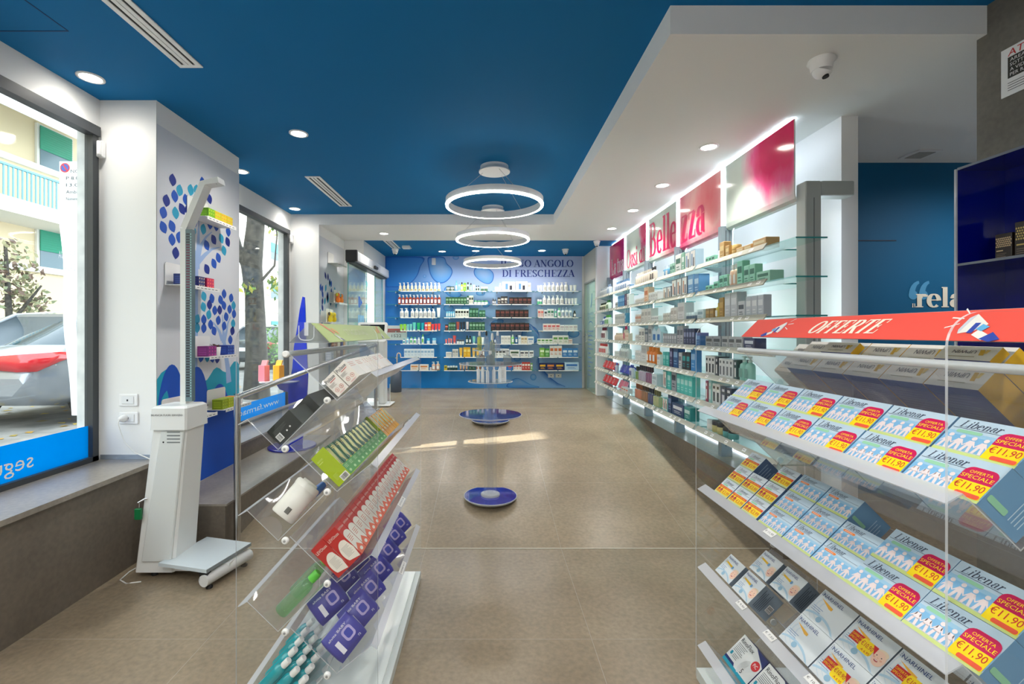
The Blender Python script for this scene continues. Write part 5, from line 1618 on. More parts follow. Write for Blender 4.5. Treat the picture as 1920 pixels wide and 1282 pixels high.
def baby(g, M, cx, cy, s):
    """printed baby portrait"""
    SK, SK2 = mat((244, 206, 184), .5, name='printed_skin'), mat((232, 176, 150), .5)
    g.ell(cx, cy, s * .52, s * .66, M, SK, .0011, 18, .15)
    g.ell(cx, cy + s * .42, s * .48, s * .3, M, mat((238, 218, 190), .5), .0012, 16, .1)
    g.ell(cx - s * .05, cy + s * .12, s * .46, s * .44, M, SK, .0013, 16, .1)
    for k in (-1, 1):
        g.ell(cx - s * .04 + k * s * .2, cy + s * .12, s * .05, s * .045, M, mat((80, 70, 70), .5), .0016, 8)
        g.ell(cx - s * .04 + k * s * .28, cy - s * .08, s * .1, s * .08, M, SK2, .0015, 10)
    g.ell(cx - s * .05, cy - s * .02, s * .05, s * .035, M, SK2, .0016, 8)
    g.ell(cx - s * .05, cy - s * .27, s * .17, s * .09, M, mat((190, 84, 84), .5), .0016, 12)
    g.ell(cx - s * .05, cy - s * .23, s * .12, s * .03, M, mat((250, 244, 240), .5), .0018, 10)
def box_nose(w, h, d, kind):
    g, M = carton(w, h, d, (222, 230, 234), end=(120, 134, 146), top=(232, 234, 232), back=(180, 190, 196))
    LB = mat((176, 208, 228), .5)
    P = [(min(max(x, .002), w - .002), y) for x, y in arc(w * .4, -h * .3, w * .62, h * .6, 20, 150, 12)]
    g.add([(x, max(y, .002), .0006) for x, y in P] + [(x, max(y - h * .07, .001), .0006) for x, y in P], [(i, i + 1, 14 + i, 13 + i) for i in range(12)], LB, M)
    for rr in (.34, .46, .58):
        P = arc(w * .55, h * .52, w * rr, h * rr, 110, 250, 12)
        P = [(min(max(x, .002), w - .002), min(max(y, .002), h - .002)) for x, y in P]
        g.add([(x, y, .0005) for x, y in P] + [(min(x + w * .03, w - .001), y, .0005) for x, y in P], [(i, i + 1, 14 + i, 13 + i) for i in range(12)], mat((206, 220, 230), .5), M)
    g.ell(w * .42, h * .16, h * .09, h * .09, M, mat((150, 190, 214), .5), .0009)
    NV = mat((44, 70, 130), .5)
    write(g, 'NARHINEL', M, w * .08, h * .8, h * .11, NV, w * .6, 'L')
    for i in range(5):
        g.ell(w * .045 + i % 2 * w * .03, h * (.83 + .025 * i), h * .012, h * .012, M, NV, .0009, 6)
    if kind == 'twenty':
        write(g, '20', M, w * .06, h * .6, h * .12, mat((200, 170, 40), .5), w * .1, 'L')
        g.flat([(w * .16, h * .69), (w * .55, h * .65), (w * .55, h * .56), (w * .16, h * .62)], M, mat((232, 186, 30), .5), .0009)
        g.ell(w * .58, h * .6, h * .06, h * .07, M, mat((110, 160, 200), .5), .001)
    else:
        g.flat([(w * .1, h * .74), (w * .5, h * .66), (w * .5, h * .58), (w * .42, h * .58)], M, mat((240, 180, 60), .5), .0009)
    lines(g, M, w * .06, h * .42, w * .3, 3, h * .06, mat((130, 160, 196), .5), h * .018)
    if kind == 'offer':
        g.flat([(w * .12, h * .62), (w * .4, h * .62), (w * .4, h * .36), (w * .12, h * .36)], M, RDD, .0012)
        write(g, 'OFFERTA', M, w * .26, h * .5, h * .07, YEL, w * .25, 'C', dz=.0017)
        write(g, 'SPECIALE', M, w * .26, h * .4, h * .07, YEL, w * .25, 'C', dz=.0017)
        g.flat(rounded(w * .38, h * .26, w * .7, h * .62, h * .08), M, YEL, .0014)
        write(g, '€10.90', M, w * .54, h * .42, h * .13, RDD, w * .27, 'C', dz=.0019)
        write(g, 'A 6.95', M, w * .58, h * .29, h * .07, RDD, w * .2, 'C', dz=.0019)
        g.flat([(w * .62, h * .62), (w * .74, h * .62), (w * .74, h * .4)], M, RDD, .0016)
    if kind != 'plain':
        baby(g, M, w * .85, h * .42, h * .34)
    Me = near_face_L(w)
    lines(g, Me, h * .1, d * .82, h * .8, 6, d * .07, mat((60, 70, 84), .5))
    barcode(g, Me, h * .3, d * .12, h * .25, d * .22, .002)
    return g.mesh('nasal_filter_box')
def box_flux(w, h, d):
    g, M = carton(w, h, d, (226, 230, 230), end=(30, 44, 110), top=(24, 36, 96), back=(30, 44, 110))
    TL, NV = mat((20, 150, 176), .5), mat((26, 40, 104), .5)
    g.rect(0, 0, w, h * .1, M, TL, .0006)
    g.flat([(0, h * .1), (w * .42, h * .1), (w * .36, h * .18), (0, h * .18)], M, NV, .0007)
    g.flat([(w * .55, h), (w, h), (w, h * .72), (w * .92, h * .78), (w * .66, h * .93)], M, NV, .0006)
    write(g, 'RinoFlux', M, w * .06, h * .78, h * .14, TXT, w * .5, 'L')
    lines(g, M, w * .06, h * .7, w * .36, 6, h * .05, TXT, h * .014)
    g.flat(rounded(w * .06, h * .28, w * .13, h * .4, .004), M, TL, .0008)
    lines(g, M, w * .17, h * .37, w * .2, 3, h * .05, TXT, h * .012)
    g.ell(w * .84, h * .62, h * .15, h * .15, M, mat((204, 40, 48), .5), .0009, 20)
    write(g, 'PiC', M, w * .84, h * .57, h * .11, STKW, w * .13, 'C', dz=.0014)
    g.ell(w * .6, h * .42, w * .07, h * .2, M, mat((206, 210, 210), .5), .0008, 14, -.5)
    g.ell(w * .55, h * .2, w * .05, h * .13, M, mat((214, 218, 220), .5), .0009, 12, .3)
    write(g, '5', M, w * .66, h * .14, h * .16, mat((40, 40, 50), .5), w * .06, 'C')
    return g.mesh('aspirator_box')
def box_nim(w, h, d, pale=False):
    side = (206, 212, 210) if pale else (66, 76, 146)
    g, M = carton(w, h, d, side, end=(236, 184, 30) if not pale else (206, 204, 190), top=(246, 242, 232), back=side)
    Mt = frame((w, h + .0004, 0), (-1, 0, 0), (0, 0, 1))       # upside down to the aisle
    Mt = frame((0, h + .0004, d), (1, 0, 0), (0, 0, -1))
    DG = mat((70, 70, 84), .5)
    write(g, 'UPWIN', Mt, w * .34, d * .3, d * .24, DG, w * .42, 'L')
    g.flat([(w * .22, d * .24), (w * .30, d * .24), (w * .26, d * .64), (w * .18, d * .64)], Mt, mat((226, 180, 50), .5), .0008)
    g.flat([(w * .13, d * .24), (w * .2, d * .24), (w * .2, d * .5), (w * .15, d * .5)], Mt, mat((236, 204, 110), .5), .0009)
    lines(g, Mt, w * .3, d * .74, w * .5, 1, .01, mat((170, 160, 130), .5))
    Mb = frame((w, 0, -.0004), (-1, 0, 0), (0, 1, 0))
    lines(g, Mb, w * .1, h * .8, w * .7, 9, h * .075, mat((110, 120, 170) if not pale else (150, 170, 170), .5))
    return g.mesh('supplement_box')

G_R = 'boxes on the OFFERTE stand'
RB_ = 'on the OFFERTE stand'
ROW = ['nearest', 'second', 'third', 'fourth', 'fifth', 'sixth', 'seventh', 'eighth', 'ninth', 'tenth', 'eleventh', 'twelfth', 'thirteenth', 'fourteenth']
lib = box_libenar(.182, .108, .118)
lib_o = box_libenar(.138, .084, .12, False)
lib_s = box_small(.104, .082, .12)
for i in range(6):
    for r_ in range(2):
        put(lib, 'saline_box', 1, 'L', 0, .012 + i * .188, r_ * .109, .004 * (1 - r_) , 'pale blue saline box priced 11,90, %s along the %s row, top tray' % (ROW[i], ('lower', 'upper')[r_]), 'box', G_R, w=.182)
# second tray: small priced boxes at the far end, orange-marked ones, then priced ones
for c, n_ in ((0, 3), (1, 2), (2, 1)):
    for r_ in range(3 if c < 2 else 2):
        if (c, r_) == (1, 2):
            continue
        put(lib_s, 'saline_box', 1, 'L', 1, 1.032 - c * .11, r_ * .083, 0, 'small saline box priced 3,99, %s column from the far end, %s up' % (ROW[c].replace('nearest', 'first'), ('lowest', 'second', 'third')[r_]), 'box', G_R, w=.104)
put(lib_s, 'saline_box', 1, 'L', 1, .812, .168, 0, 'small saline box priced 3,99 lying apart under the upper tray', 'box', G_R, w=.104)
for c in range(3):
    for r_ in range(3):
        if (c, r_) == (2, 2):
            continue
        put(lib_o, 'saline_box', 1, 'L', 1, .66 - c * .143, r_ * .085, 0, 'saline box with an orange band, %s column from the small boxes, %s up' % (ROW[c].replace('nearest', 'first'), ('lowest', 'second', 'third')[r_]), 'box', G_R, w=.138)
for c in range(2):
    for r_ in range(2):
        put(lib, 'saline_box', 1, 'L', 1, .008 + c * .184 , r_ * .109, .002, 'pale blue saline box priced 11,90, %s along the %s row, second tray' % (ROW[c], ('lower', 'upper')[r_]), 'box', G_R, w=.182)
nf = box_nose(.118, .104, .1, 'twenty')
nf_o = box_nose(.15, .12, .1, 'offer')
nf_p = box_nose(.15, .12, .1, 'plain')
for a, u_, o_, lb in ((1.01, .0, .02, 'white nasal filter box with a baby at the far end of the third tray'), (.855, .0, .03, 'white nasal filter box with a baby, second in front row, third tray'),
                      (.905, .115, .0, 'white nasal filter box with a baby, far one of back row, third tray'), (.765, .118, .0, 'white nasal filter box with a baby, near one of back row, third tray')):
    put(nf, 'nasal_filter_box', 1, 'L', 2, a, u_, o_, lb, 'box', G_R, w=.118)
for c in range(4):
    for r_ in range(2):
        if c == 3 and r_ == 1:
            pass
        me = nf_p if c == 0 or c == 3 else nf_o
        nm = {0: 'plain white nasal aspirator box', 1: 'white nasal aspirator box priced 10.90', 2: 'white nasal aspirator box priced 10.90', 3: 'plain white nasal aspirator box'}[c]
        put(me, 'nasal_aspirator_box', 1, 'L', 2, .545 - c * .155 + r_ * .0, r_ * .121, 0, '%s, %s column, %s row of the third tray' % (nm, ORD[c + 1], ('lower', 'upper')[r_]), 'box', G_R, w=.15)
fl = box_flux(.175, .145, .07)
for c in range(5):
    put(fl, 'aspirator_box', 1, 'L', 3, .93 - c * .18, 0, .02, 'white and navy aspirator box with red disc, %s from far end, lowest tray' % ORD[c + 1], 'box', G_R, w=.175)
nm_ = box_nim(.146, .155, .075)
nm_p = box_nim(.11, .125, .08, True)
for i in range(5):
    for r_ in range(2):
        put(nm_, 'supplement_box', 1, 'R', 0, .205 + i * .149, 0, r_ * .077, 'cream, navy and yellow supplement box, %s along the %s row behind the red sign' % (ROW[i], ('first', 'second')[r_]), 'box', G_R, w=.146)
nm_f = box_nim(.146, .024, .05)
for i in range(1, 5, 3):
    put(nm_f, 'supplement_box', 1, 'R', 0, .06 + i * .149, .158, .076, 'cream supplement box lying on top of the others under the red sign, %s' % ('near one' if i == 1 else 'far one'), 'box', G_R, w=.146)
for i in range(2):
    put(nm_p, 'supplement_box', 1, 'R', 0, .958 + i * .0, 0, i * .082, 'pale supplement box at the far end behind the red sign, %s' % ('front one' if i == 0 else 'rear one'), 'box', G_R, w=.11)
for i in range(2):
    put(nm_p, 'supplement_box', 1, 'R', 0, .01, 0, i * .082, 'pale supplement box nearest the camera behind the red sign, %s' % ('front one' if i == 0 else 'rear one'), 'box', G_R, w=.11)

# ---------------------------------------------------------------- goods on the stand by the handrail
G_L = 'goods on the stand by the handrail'
def box_white(w, h, d):
    g, M = carton(w, h, d, (232, 226, 218), top=(238, 228, 220), end=(234, 228, 220))
    Me = near_face_R()
    write(g, 'Polase', Me, d * .07, h * .76, h * .17, mat((40, 42, 56), .5), d * .8, 'L')
    lines(g, Me, d * .3, h * .69, d * .5, 1, .01, RDD)
    lines(g, Me, d * .08, h * .61, d * .5, 6, h * .03, mat((130, 130, 130), .5), h * .009)
    for k in (0, 1):
        P = arc(d * (.3 + .4 * k), h * .26, d * .15, d * .15, 0, 360, 16)
        g.add([(x, y, .0008) for x, y in P] + [(d * (.3 + .4 * k) + (x - d * (.3 + .4 * k)) * .82, h * .26 + (y - h * .26) * .82, .0008) for x, y in P], [(i, i + 1, 18 + i, 17 + i) for i in range(16)], mat((206, 120, 104), .5), Me)
        g.ell(d * (.3 + .4 * k), h * .26, d * .03, d * .07, Me, mat((196, 110, 96), .5), .0009, 8, .6)
    lines(g, Me, d * .3, h * .08, d * .5, 2, h * .035, RDD, h * .008)
    lines(g, M, w * .1, h * .8, w * .7, 3, h * .1, mat((214, 150, 130), .5), h * .03)
    Mt = top_face(h)
    lines(g, Mt, w * .15, -d * .3, w * .6, 3, d * .14, mat((226, 196, 180), .5), d * .05)
    return g.mesh('effervescent_box')
bw = box_white(.1, .088, .058)
bt = box_white(.024, .088, .058)
seq = [(.012, 'w'), (.118, 'w'), (.226, 't'), (.262, 't'), (.298, 't'), (.334, 't'), (.40, 'w'), (.51, 'w'), (.62, 'w'), (.74, 'w'), (.86, 'w')]
for i, (a, k_) in enumerate(seq):
    for c in range(2):
        if k_ == 't' and c == 0 or (i > 7 and c == 1):
            continue
        put(bw if k_ == 'w' else bt, 'effervescent_box', 0, 'R', 0, a, .0 , .004 + c * .062, '%s effervescent box with orange circles, %s along the top tray, %s' % ('white' if k_ == 'w' else 'slim white', ROW[i], ('behind', 'in front')[c]), 'box', G_L, w=.1 if k_ == 'w' else .024)
def box_black(w, h, d):
    g, M = carton(w, h, d, (42, 50, 46), top=(50, 60, 54), end=(34, 40, 38), back=(66, 76, 70))
    Me = near_face_L(w)
    lines(g, Me, h * .1, d * .72, h * .55, 4, d * .07, mat((120, 126, 122), .5), d * .014)
    barcode(g, Me, h * .1, d * .14, h * .16, d * .3, .003)
    g.ell(h * .5, d * .3, h * .03, h * .03, Me, STKW, .0008)
    g.ell(h * .66, d * .34, h * .03, h * .03, Me, STKW, .0008)
    rnd = random.Random(5)
    Mt = top_face(h)
    Mb = frame((w, 0, -.0004), (-1, 0, 0), (0, 1, 0))
    for i in range(16):
        x = rnd.random() * w * .7
        y = rnd.random() * h * .9
        g.rect(x, y, x + w * (.1 + rnd.random() * .2), y + .0025, M, mat((110, 124, 112), .4), .0008)
        g.rect(x, y, x + w * (.1 + rnd.random() * .2), y + .0025, Mb, mat((120, 130, 120), .4), .0004)
    return g.mesh('black_box')
bb = box_black(.16, .125, .075)
bb2 = box_black(.2, .15, .1)
put(bb, 'black_box', 0, 'L', 0, .03, .0, .003, 'black box with a barcode sticker, nearest in the upper outer tray', 'box', G_L, w=.16)
put(bb2, 'black_box', 0, 'L', 0, .22, .0, .003, 'larger black box behind the barcode one in the upper outer tray', 'box', G_L, w=.2)
put(bb2, 'black_box', 0, 'L', 0, .43, .03, .003, 'black box second from the far end of the upper outer tray', 'box', G_L, w=.2)
put(bb2, 'black_box', 0, 'L', 0, .64, .03, .003, 'black box at the far end of the upper outer tray', 'box', G_L, w=.2)
# lime carton full of green blister packets
def tray_carton(w, h, d, col):
    g = G()
    m = mat(col, .45)
    t_ = .003
    g.box((0, 0, 0), (t_, h, d), m)
    g.box((w - t_, 0, 0), (w, h, d), m)
    g.box((t_, 0, 0), (w - t_, t_, d), m)
    g.box((t_, t_, 0), (w - t_, h, t_), m)
    g.box((t_, t_, d - t_), (w - t_, h * .34, d), mat((74, 160, 76), .4))
    Me = near_face_R()
    write(g, 'SIATUX', Me, d * .1, h * .78, h * .05, mat((220, 236, 150), .5), d * .4, 'L')
    lines(g, Me, d * .1, h * .73, d * .3, 1, .01, mat((220, 236, 150), .5))
    barcode(g, Me, d * .5, h * .04, d * .4, h * .12, .004)
    lines(g, Me, d * .2, h * .3, d * .3, 6, h * .03, mat((206, 226, 120), .5), h * .008)
    M = frame((0, 0, d), (1, 0, 0), (0, 1, 0))
    n = 11
    for i in range(n):
        x = w * (i + .2) / n
        lines(g, M, x, h * .28, w / n * .6, 3, h * .035, mat((190, 226, 170), .5), h * .012)
        g.ell(x + w / n * .3, h * .1, w / n * .2, h * .04, M, mat((190, 226, 170), .5), .0008, 10)
    return g.mesh('display_carton')
put(tray_carton(.66, .158, .07, (166, 190, 10)), 'display_carton', 0, 'R', 1, .02, 0, .004, 'lime green open display carton holding a row of green packets', 'box', w=.66)
def packet(w, h, d, col, col2):
    g = G()
    g.box((0, 0, 0), (w, h, d), mat(col, .25), ms=None)
    M = frame((0, 0, d), (1, 0, 0), (0, 1, 0))
    g.flat([(w * .1, h * .55), (w * .5, h * .98), (w * .9, h * .9), (w * .6, h * .3)], M, mat((196, 196, 120), .2, .6), .0008)
    g.ell(w * .5, h * .3, w * .35, h * .06, M, mat(col2, .4), .001)
    lines(g, M, w * .1, h * .9, w * .4, 2, h * .05, mat(col2, .4), h * .015)
    return g.mesh('sachet_packet')
pk = packet(.05, .15, .055, (34, 92, 60), (226, 206, 40))
po = packet(.05, .15, .055, (240, 170, 40), (250, 230, 170))
for i in range(11):
    put(pk, 'sachet_packet', 0, 'R', 1, .026 + i * .0585, .004, .010, 'dark green glossy packet, %s in the lime carton' % ROW[i], 'packet', G_L, w=.05)
for i in range(6):
    put(po, 'sachet_packet', 0, 'R', 1, .70 + i * .0565, 0, .012, 'orange packet beyond the lime carton, %s' % ROW[i], 'packet', G_L, w=.05)
def box_red(w, h, d):
    g, M = carton(w, h, d, (196, 40, 40), top=(206, 56, 50), end=(190, 34, 36))
    WM, RM = mat((238, 232, 222), .4), mat((226, 110, 84), .4)
    P = [(0, h * .62)] + arc(w * .5, h * .62, w * .5, h * .12, 180, 0, 8) + [(w, h * .12), (w * .5, h * .04), (0, h * .12)]
    g.flat(P, M, WM, .0006)
    g.flat([(0, h * .16), (w * .5, h * .3), (w, h * .1), (w, 0), (0, 0)], M, RM, .0008)
    g.ell(w * .5, h * .1, w * .2, h * .05, M, WM, .001)
    write(g, 'LEVOtuss', M, w * .06, h * .84, h * .06, WM, w * .86, 'L')
    lines(g, M, w * .2, h * .56, w * .6, 4, h * .05, mat((206, 110, 90), .4), h * .016)
    Me = near_face_R()
    write(g, 'LEVOtuss', Me, d * .08, h * .78, h * .085, WM, d * .82, 'L')
    P = arc(d * .62, h * .3, d * .5, h * .33, 60, 215, 12)
    P = [(min(max(x, .001), d - .001), min(max(y, .001), h)) for x, y in P] + [(d * .9, h * .02), (d - .001, h * .3)]
    g.flat(P, Me, WM, .0007)
    lines(g, Me, d * .3, h * .46, d * .55, 10, h * .03, mat((150, 150, 146), .5), h * .008)
    return g.mesh('syrup_box')
br = box_red(.062, .155, .066)
for i in range(17):
    for c in range(2):
        if c == 0 and i > 8 or i == 17:
            continue
        put(br, 'syrup_box', 0, 'R', 2, .014 + i * .065, 0, .004 + c * .068, 'red and white syrup box, %s along the third tray, %s' % (ORD[i + 1], ('rear row', 'front row')[c]), 'box', G_L, w=.062)
# wipes
def wipes_mesh(w, h, d, rev=False):
    g = G()
    prof = [(0, .02), (.04, .12), (.1, .55), (.25, .95), (.5, 1), (.75, .95), (.9, .55), (.96, .12), (1, .02)]
    rings = []
    rnd = random.Random(11)
    for t, e in prof:
        wv = .5 + .5 * math.sin(t * PI) ** .3
        rings.append([((sx * w / 2) * (1.0 if abs(sx) < 1 else .94 + .06 * e) , (t - .5) * h, sz * d / 2 * e + (rnd.random() - .5) * .003) for sx, sz in ((-1, -.5), (-.85, -.9), (-.3, -1), (.3, -1), (.85, -.9), (1, -.5), (1, .5), (.85, .9), (.3, 1), (-.3, 1), (-.85, .9), (-1, .5))])
    PU = mat((68, 68, 158), .35, name='violet_wrapper')
    g.loft(rings, PU)
    body = g
    g2 = G()
    M = frame((0, 0, d / 2 + .0015), (1, 0, 0), (0, 1, 0))
    LV, WH = mat((176, 164, 214), .4), mat((224, 222, 234), .4)
    R_ = rounded(-w * .02, -h * .2, w * .3, h * .22, w * .09)
    R2 = rounded(w * .04, -h * .13, w * .24, h * .15, w * .06)
    n = len(R_)
    g2.add([(x, y, .0) for x, y in R_] + [(x, y, .0) for x, y in R2], [(i, (i + 1) % n, n + (i + 1) % n, n + i) for i in range(n)], LV, M)
    g2.flat(R2, M, mat((52, 62, 170), .4), .0004)
    g2.flat([(-w * .3, -h * .32), (-w * .17, -h * .32), (-w * .17, h * .1), (-w * .3, h * .1)], M, WH, .0)
    write(g2, 'alvita BABY', frame((0, 0, d / 2 + .0015), (1, 0, 0), (0, 1, 0)), -w * .36, h * .27, h * .08, WH, w * .62, 'L')
    write(g2, '72', M, w * .3, -h * .34, h * .07, WH, w * .08, 'C')
    return g.mesh('wrapper'), g2.mesh('flap_print')
wm, wp = wipes_mesh(.142, .122, .052)
def wipes(y, bo, no, label, roll=0.0, face=.7):
    o, b, n, r = slot(0, 'R', 3)
    c = o + Vector((0, y - LY, 0)) + b * bo + n * no
    nn = (n * (1 - face) + Vector((.15, -1, .25)) * face).normalized()
    up = (b - nn * b.dot(nn)).normalized()
    rr = up.cross(nn)
    M = Matrix(((rr.x, up.x, nn.x, c.x), (rr.y, up.y, nn.y, c.y), (rr.z, up.z, nn.z, c.z), (0, 0, 0, 1))) @ Matrix.Rotation(roll, 4, 'Z')
    t = thing('wipes_pack', label, 'wipes pack', group=G_L)
    t.matrix_world = M
    place('wrapper', wm, t)
    place('flap_print', wp, t)
WL = 'violet wipes pack, '
for y, bo, no, lb, ro, fc in ((1.95, .20, .082, 'high up at the near end of the lowest aisle tray', -.15, .72), (1.96, .074, .135, 'at the near front of the lowest aisle tray', -.05, .7),
                              (1.862, .066, .084, 'lowest of the near ones, half under the others', .0, .72), (2.12, .078, .13, 'second along the front of the lowest aisle tray', -.1, .68),
                              (2.12, .205, .082, 'second along the back of the lowest aisle tray', -.1, .68), (2.29, .078, .13, 'third along the front of the lowest aisle tray', -.1, .68),
                              (2.29, .205, .082, 'third along the back of the lowest aisle tray', -.1, .68), (2.48, .078, .13, 'fourth along the lowest aisle tray', -.1, .68),
                              (2.66, .078, .13, 'fifth along the lowest aisle tray', -.1, .68), (2.83, .078, .13, 'at the far end of the lowest aisle tray', -.1, .68)):
    lb = WL + lb
    wipes(y, bo, no, lb, ro, fc)
# pot and toothbrush in the middle outer tray
def lying(name, label, cat, unit, side, k, along, up, out, ang=0.0, group=None):
    """thing whose z axis lies along the stand, seen end-on"""
    o, b, n, r = slot(unit, side, k)
    p = o + Vector((0, along, 0)) + b * up + n * out
    return p, b, n
p, b_, n_ = lying('pot', '', '', 0, 'L', 1, .115, .108, .066)
t = thing('plastic_pot', 'white plastic pot with a handled lid lying in the middle outer tray', 'pot')
ax = (b_ * .82 + Vector((0, .45, 0)) + n_ * .1).normalized()
yy_ = Vector((0, 1, 0))
xx_ = ax.cross(yy_).normalized()
zz_ = xx_.cross(ax)
p0 = p - ax * .085
t.matrix_world = Matrix(((xx_.x, zz_.x, ax.x, p0.x), (xx_.y, zz_.y, ax.y, p0.y), (xx_.z, zz_.z, ax.z, p0.z), (0, 0, 0, 1)))
PW_ = mat((236, 234, 228), .35, name='white_pot_plastic')
g = G()
g.lathe([(.048, 0), (.053, .006), (.053, .135), (.05, .14)], PW_, 28)
g.obj('body', t)
g = G()
g.lathe([(.055, .132), (.056, .15), (.05, .158)], PW_, 28)
g.rbox((-.035, -.008, .156), (.035, .008, .168), PW_, .003)
g.obj('lid', t)
g = G()
for i in range(8):
    a = -1.9 + i * .05
    g.tube([(.0536 * math.cos(a), .0536 * math.sin(a), .02), (.0536 * math.cos(a), .0536 * math.sin(a), .045)], .0006 + .0005 * (i % 2), BLACK, 4)
g.obj('barcode', t)
t = thing('toothbrush', 'white and blue electric toothbrush lying behind the white pot', 'toothbrush')
o, b, n, r = slot(0, 'L', 1)
p0 = o + Vector((0, .22, 0)) + b * .03 + n * .035
ax = (b * .45 + Vector((0, .9, 0))).normalized()
xx_ = ax.cross(Vector((0, 0, 1))).normalized()
zz_ = xx_.cross(ax)
t.matrix_world = Matrix(((xx_.x, zz_.x, ax.x, p0.x), (xx_.y, zz_.y, ax.y, p0.y), (xx_.z, zz_.z, ax.z, p0.z), (0, 0, 0, 1)))
g = G()
g.lathe([(.012, 0), (.018, .02), (.019, .12), (.015, .19), (.008, .21)], PW_, 16)
g.obj('handle', t)
g = G()
g.lathe([(.0185, .09), (.0196, .1), (.0196, .14), (.017, .165)], mat((30, 110, 200), .35), 16)
g.obj('grip', t)
g = G()
g.lathe([(.006, .21), (.005, .26), (.009, .27), (.009, .285)], mat((40, 120, 210), .4), 12)
g.obj('brush_head', t)
# bottles
def tray_bottle(name, label, k, along, up, out, r, h, col, capc, alpha, tilt=0.0):
    o, b, n, rr = slot(0, 'L', k)
    t = thing(name, label, 'bottle', group=G_L)
    p0 = o + Vector((0, along, 0)) + b * up + n * out
    ax = (b + Vector((0, tilt, 0))).normalized()
    xx_ = Vector((0, 1, 0)).cross(ax).normalized()
    zz_ = ax.cross(xx_)
    t.matrix_world = Matrix(((xx_.x, zz_.x, ax.x, p0.x), (xx_.y, zz_.y, ax.y, p0.y), (xx_.z, zz_.z, ax.z, p0.z), (0, 0, 0, 1)))
    key = ('tb', r, h, col)
    if key not in PC:
        m = alpha
        g = G()
        g.lathe([(r * .9, 0), (r, h * .04), (r, h * .62), (r * .86, h * .72), (r * .45, h * .8), (r * .45, h * .84)], m, 18)
        c = G()
        c.lathe([(r * .62, h * .8), (r * .62, h * .97), (r * .52, h)], mat(capc, .35), 16)
        PC[key] = (g.mesh('body'), c.mesh('cap'))
    place('body', PC[key][0], t)
    place('cap', PC[key][1], t)
GCL = clear_mat('green_clear_plastic', (190, 236, 190), (1, 1, 1), 1.45, haze=.1)
TEALC = mat((20, 160, 172), .1, coat=.8, name='teal_mouthwash')
for i, (a, u_, o_) in enumerate(((.06, .02, .04), (.15, .05, .045))):
    tray_bottle('clear_bottle', 'clear green bottle with a bright green cap, %s one in the third outer tray' % ('nearer', 'farther')[i], 2, a, u_, o_, .030, .2, (190, 236, 190), (90, 200, 60), GCL, .25)
for i in range(5):
    for j in range(3):
        tray_bottle('mouthwash_bottle', 'teal bottle with a white cap in the lowest outer tray, %s row, %s' % (ROW[i], ('inner', 'middle', 'outer')[j]), 3, .05 + i * .064, .01, .034 + j * .05, .0225, .16, (60, 186, 196), (238, 238, 236), TEALC)
# shelf-edge labels
def edge_label(unit, side, k, along, w, txt, label):
    mid, y0, zo = ((LX, LY, 0), (RXX, RY, RZO))[unit]
    a, b = (R_LIP, R_FL) if side == 'R' else (L_LIP, L_FL)
    dn = Vector((b[0] - a[0], 0, b[1] - a[1])).normalized()
    M = frame((mid + a[0], y0 + along + (w if side == 'L' else 0), a[1] + zo - PITCH * k + .0026), (0, 1 if side == 'R' else -1, 0), -dn)
    g = G()
    g.box((0, -.026, -.0005), (w, -.002, .0005), STKW, M)
    write(g, txt, M, w * .06, -.018, .008, TXT, w * .86, 'L', dz=.0009)
    tag(g.obj('shelf_label'), label, 'label', 'labels on the tray edges')
edge_label(0, 'R', 2, .52, .12, 'LEVOTUSS TU 10FL', 'white printed label on the edge of the tray with the red boxes')
edge_label(0, 'R', 3, .55, .12, 'ALVITA BABY SALV 72', 'white printed label on the edge of the wipes tray')
edge_label(1, 'L', 1, .62, .05, '€ 11,90', 'white price label on the second tray of the OFFERTE stand')
edge_label(1, 'L', 2, .80, .05, '€ 9,90', 'white price label nearest the far end of the third tray edge')
edge_label(1, 'L', 2, .62, .05, '€ 7,50', 'second white price label on the third tray edge')
edge_label(1, 'L', 2, .40, .06, '€ 10,90', 'white price label below the priced nasal boxes')

# ------------------------------------------------------------------ tree murals on the two piers
def leaf(g, M, cx, cy, hh, ww, a, m, dz=.0008):
    P = []
    for i in range(7):
        t = -1 + 2 * i / 6
        P.append((ww * (1 - t * t) , hh * t))
    Q = [(-x, y) for x, y in P[::-1][1:-1]]
    ca, sa = math.cos(a), math.sin(a)
    g.flat([(cx + x * ca - y * sa, cy + x * sa + y * ca) for x, y in P + Q], M, m, dz)
LEAFC = [mat((12, 40, 134), .6, name='navy_leaf'), mat((20, 80, 182), .6, name='blue_leaf'), mat((36, 156, 194), .6, name='teal_leaf')]
TRK = mat((150, 178, 220), .6, name='pale_blue_trunk')
ROY, TEA = mat((0, 80, 190), .6, name='royal_blue_hill'), mat((10, 160, 190), .6, name='teal_hill')
PXW = -2.433
MT = frame((PXW, 0, 0), (0, 1, 0), (0, 0, 1))
def pw(x, y, o, s, X0=PXW):
    px, py = o[0] + x / s, o[1] + y / s
    Y = -X0 * F / (VX - px)
    return (Y, EYE - (py - VY) * Y / F)
g = G()
MBG = noise_mat('pale_grey_print', (206, 210, 218), (222, 224, 228), .6, .6)
g.rect(3.343, -.11, 4.448, 2.68, MT, MBG, 0)
OA, SA = (290, 220), 4.007
OB, SB = (280, 420), 3.77
UP_ = [(135, 470), (187, 548), (150, 592), (88, 625), (65, 715), (157, 718), (205, 688), (65, 825), (130, 818), (315, 548), (235, 620), (130, 918), (158, 1018), (365, 840), (415, 800), (443, 918), (390, 960), (500, 910), (548, 935), (462, 815), (552, 858), (520, 1000), (478, 1055), (445, 1098), (392, 1140), (288, 850), (298, 780), (410, 610), (360, 490), (270, 545), (250, 700), (185, 900)]
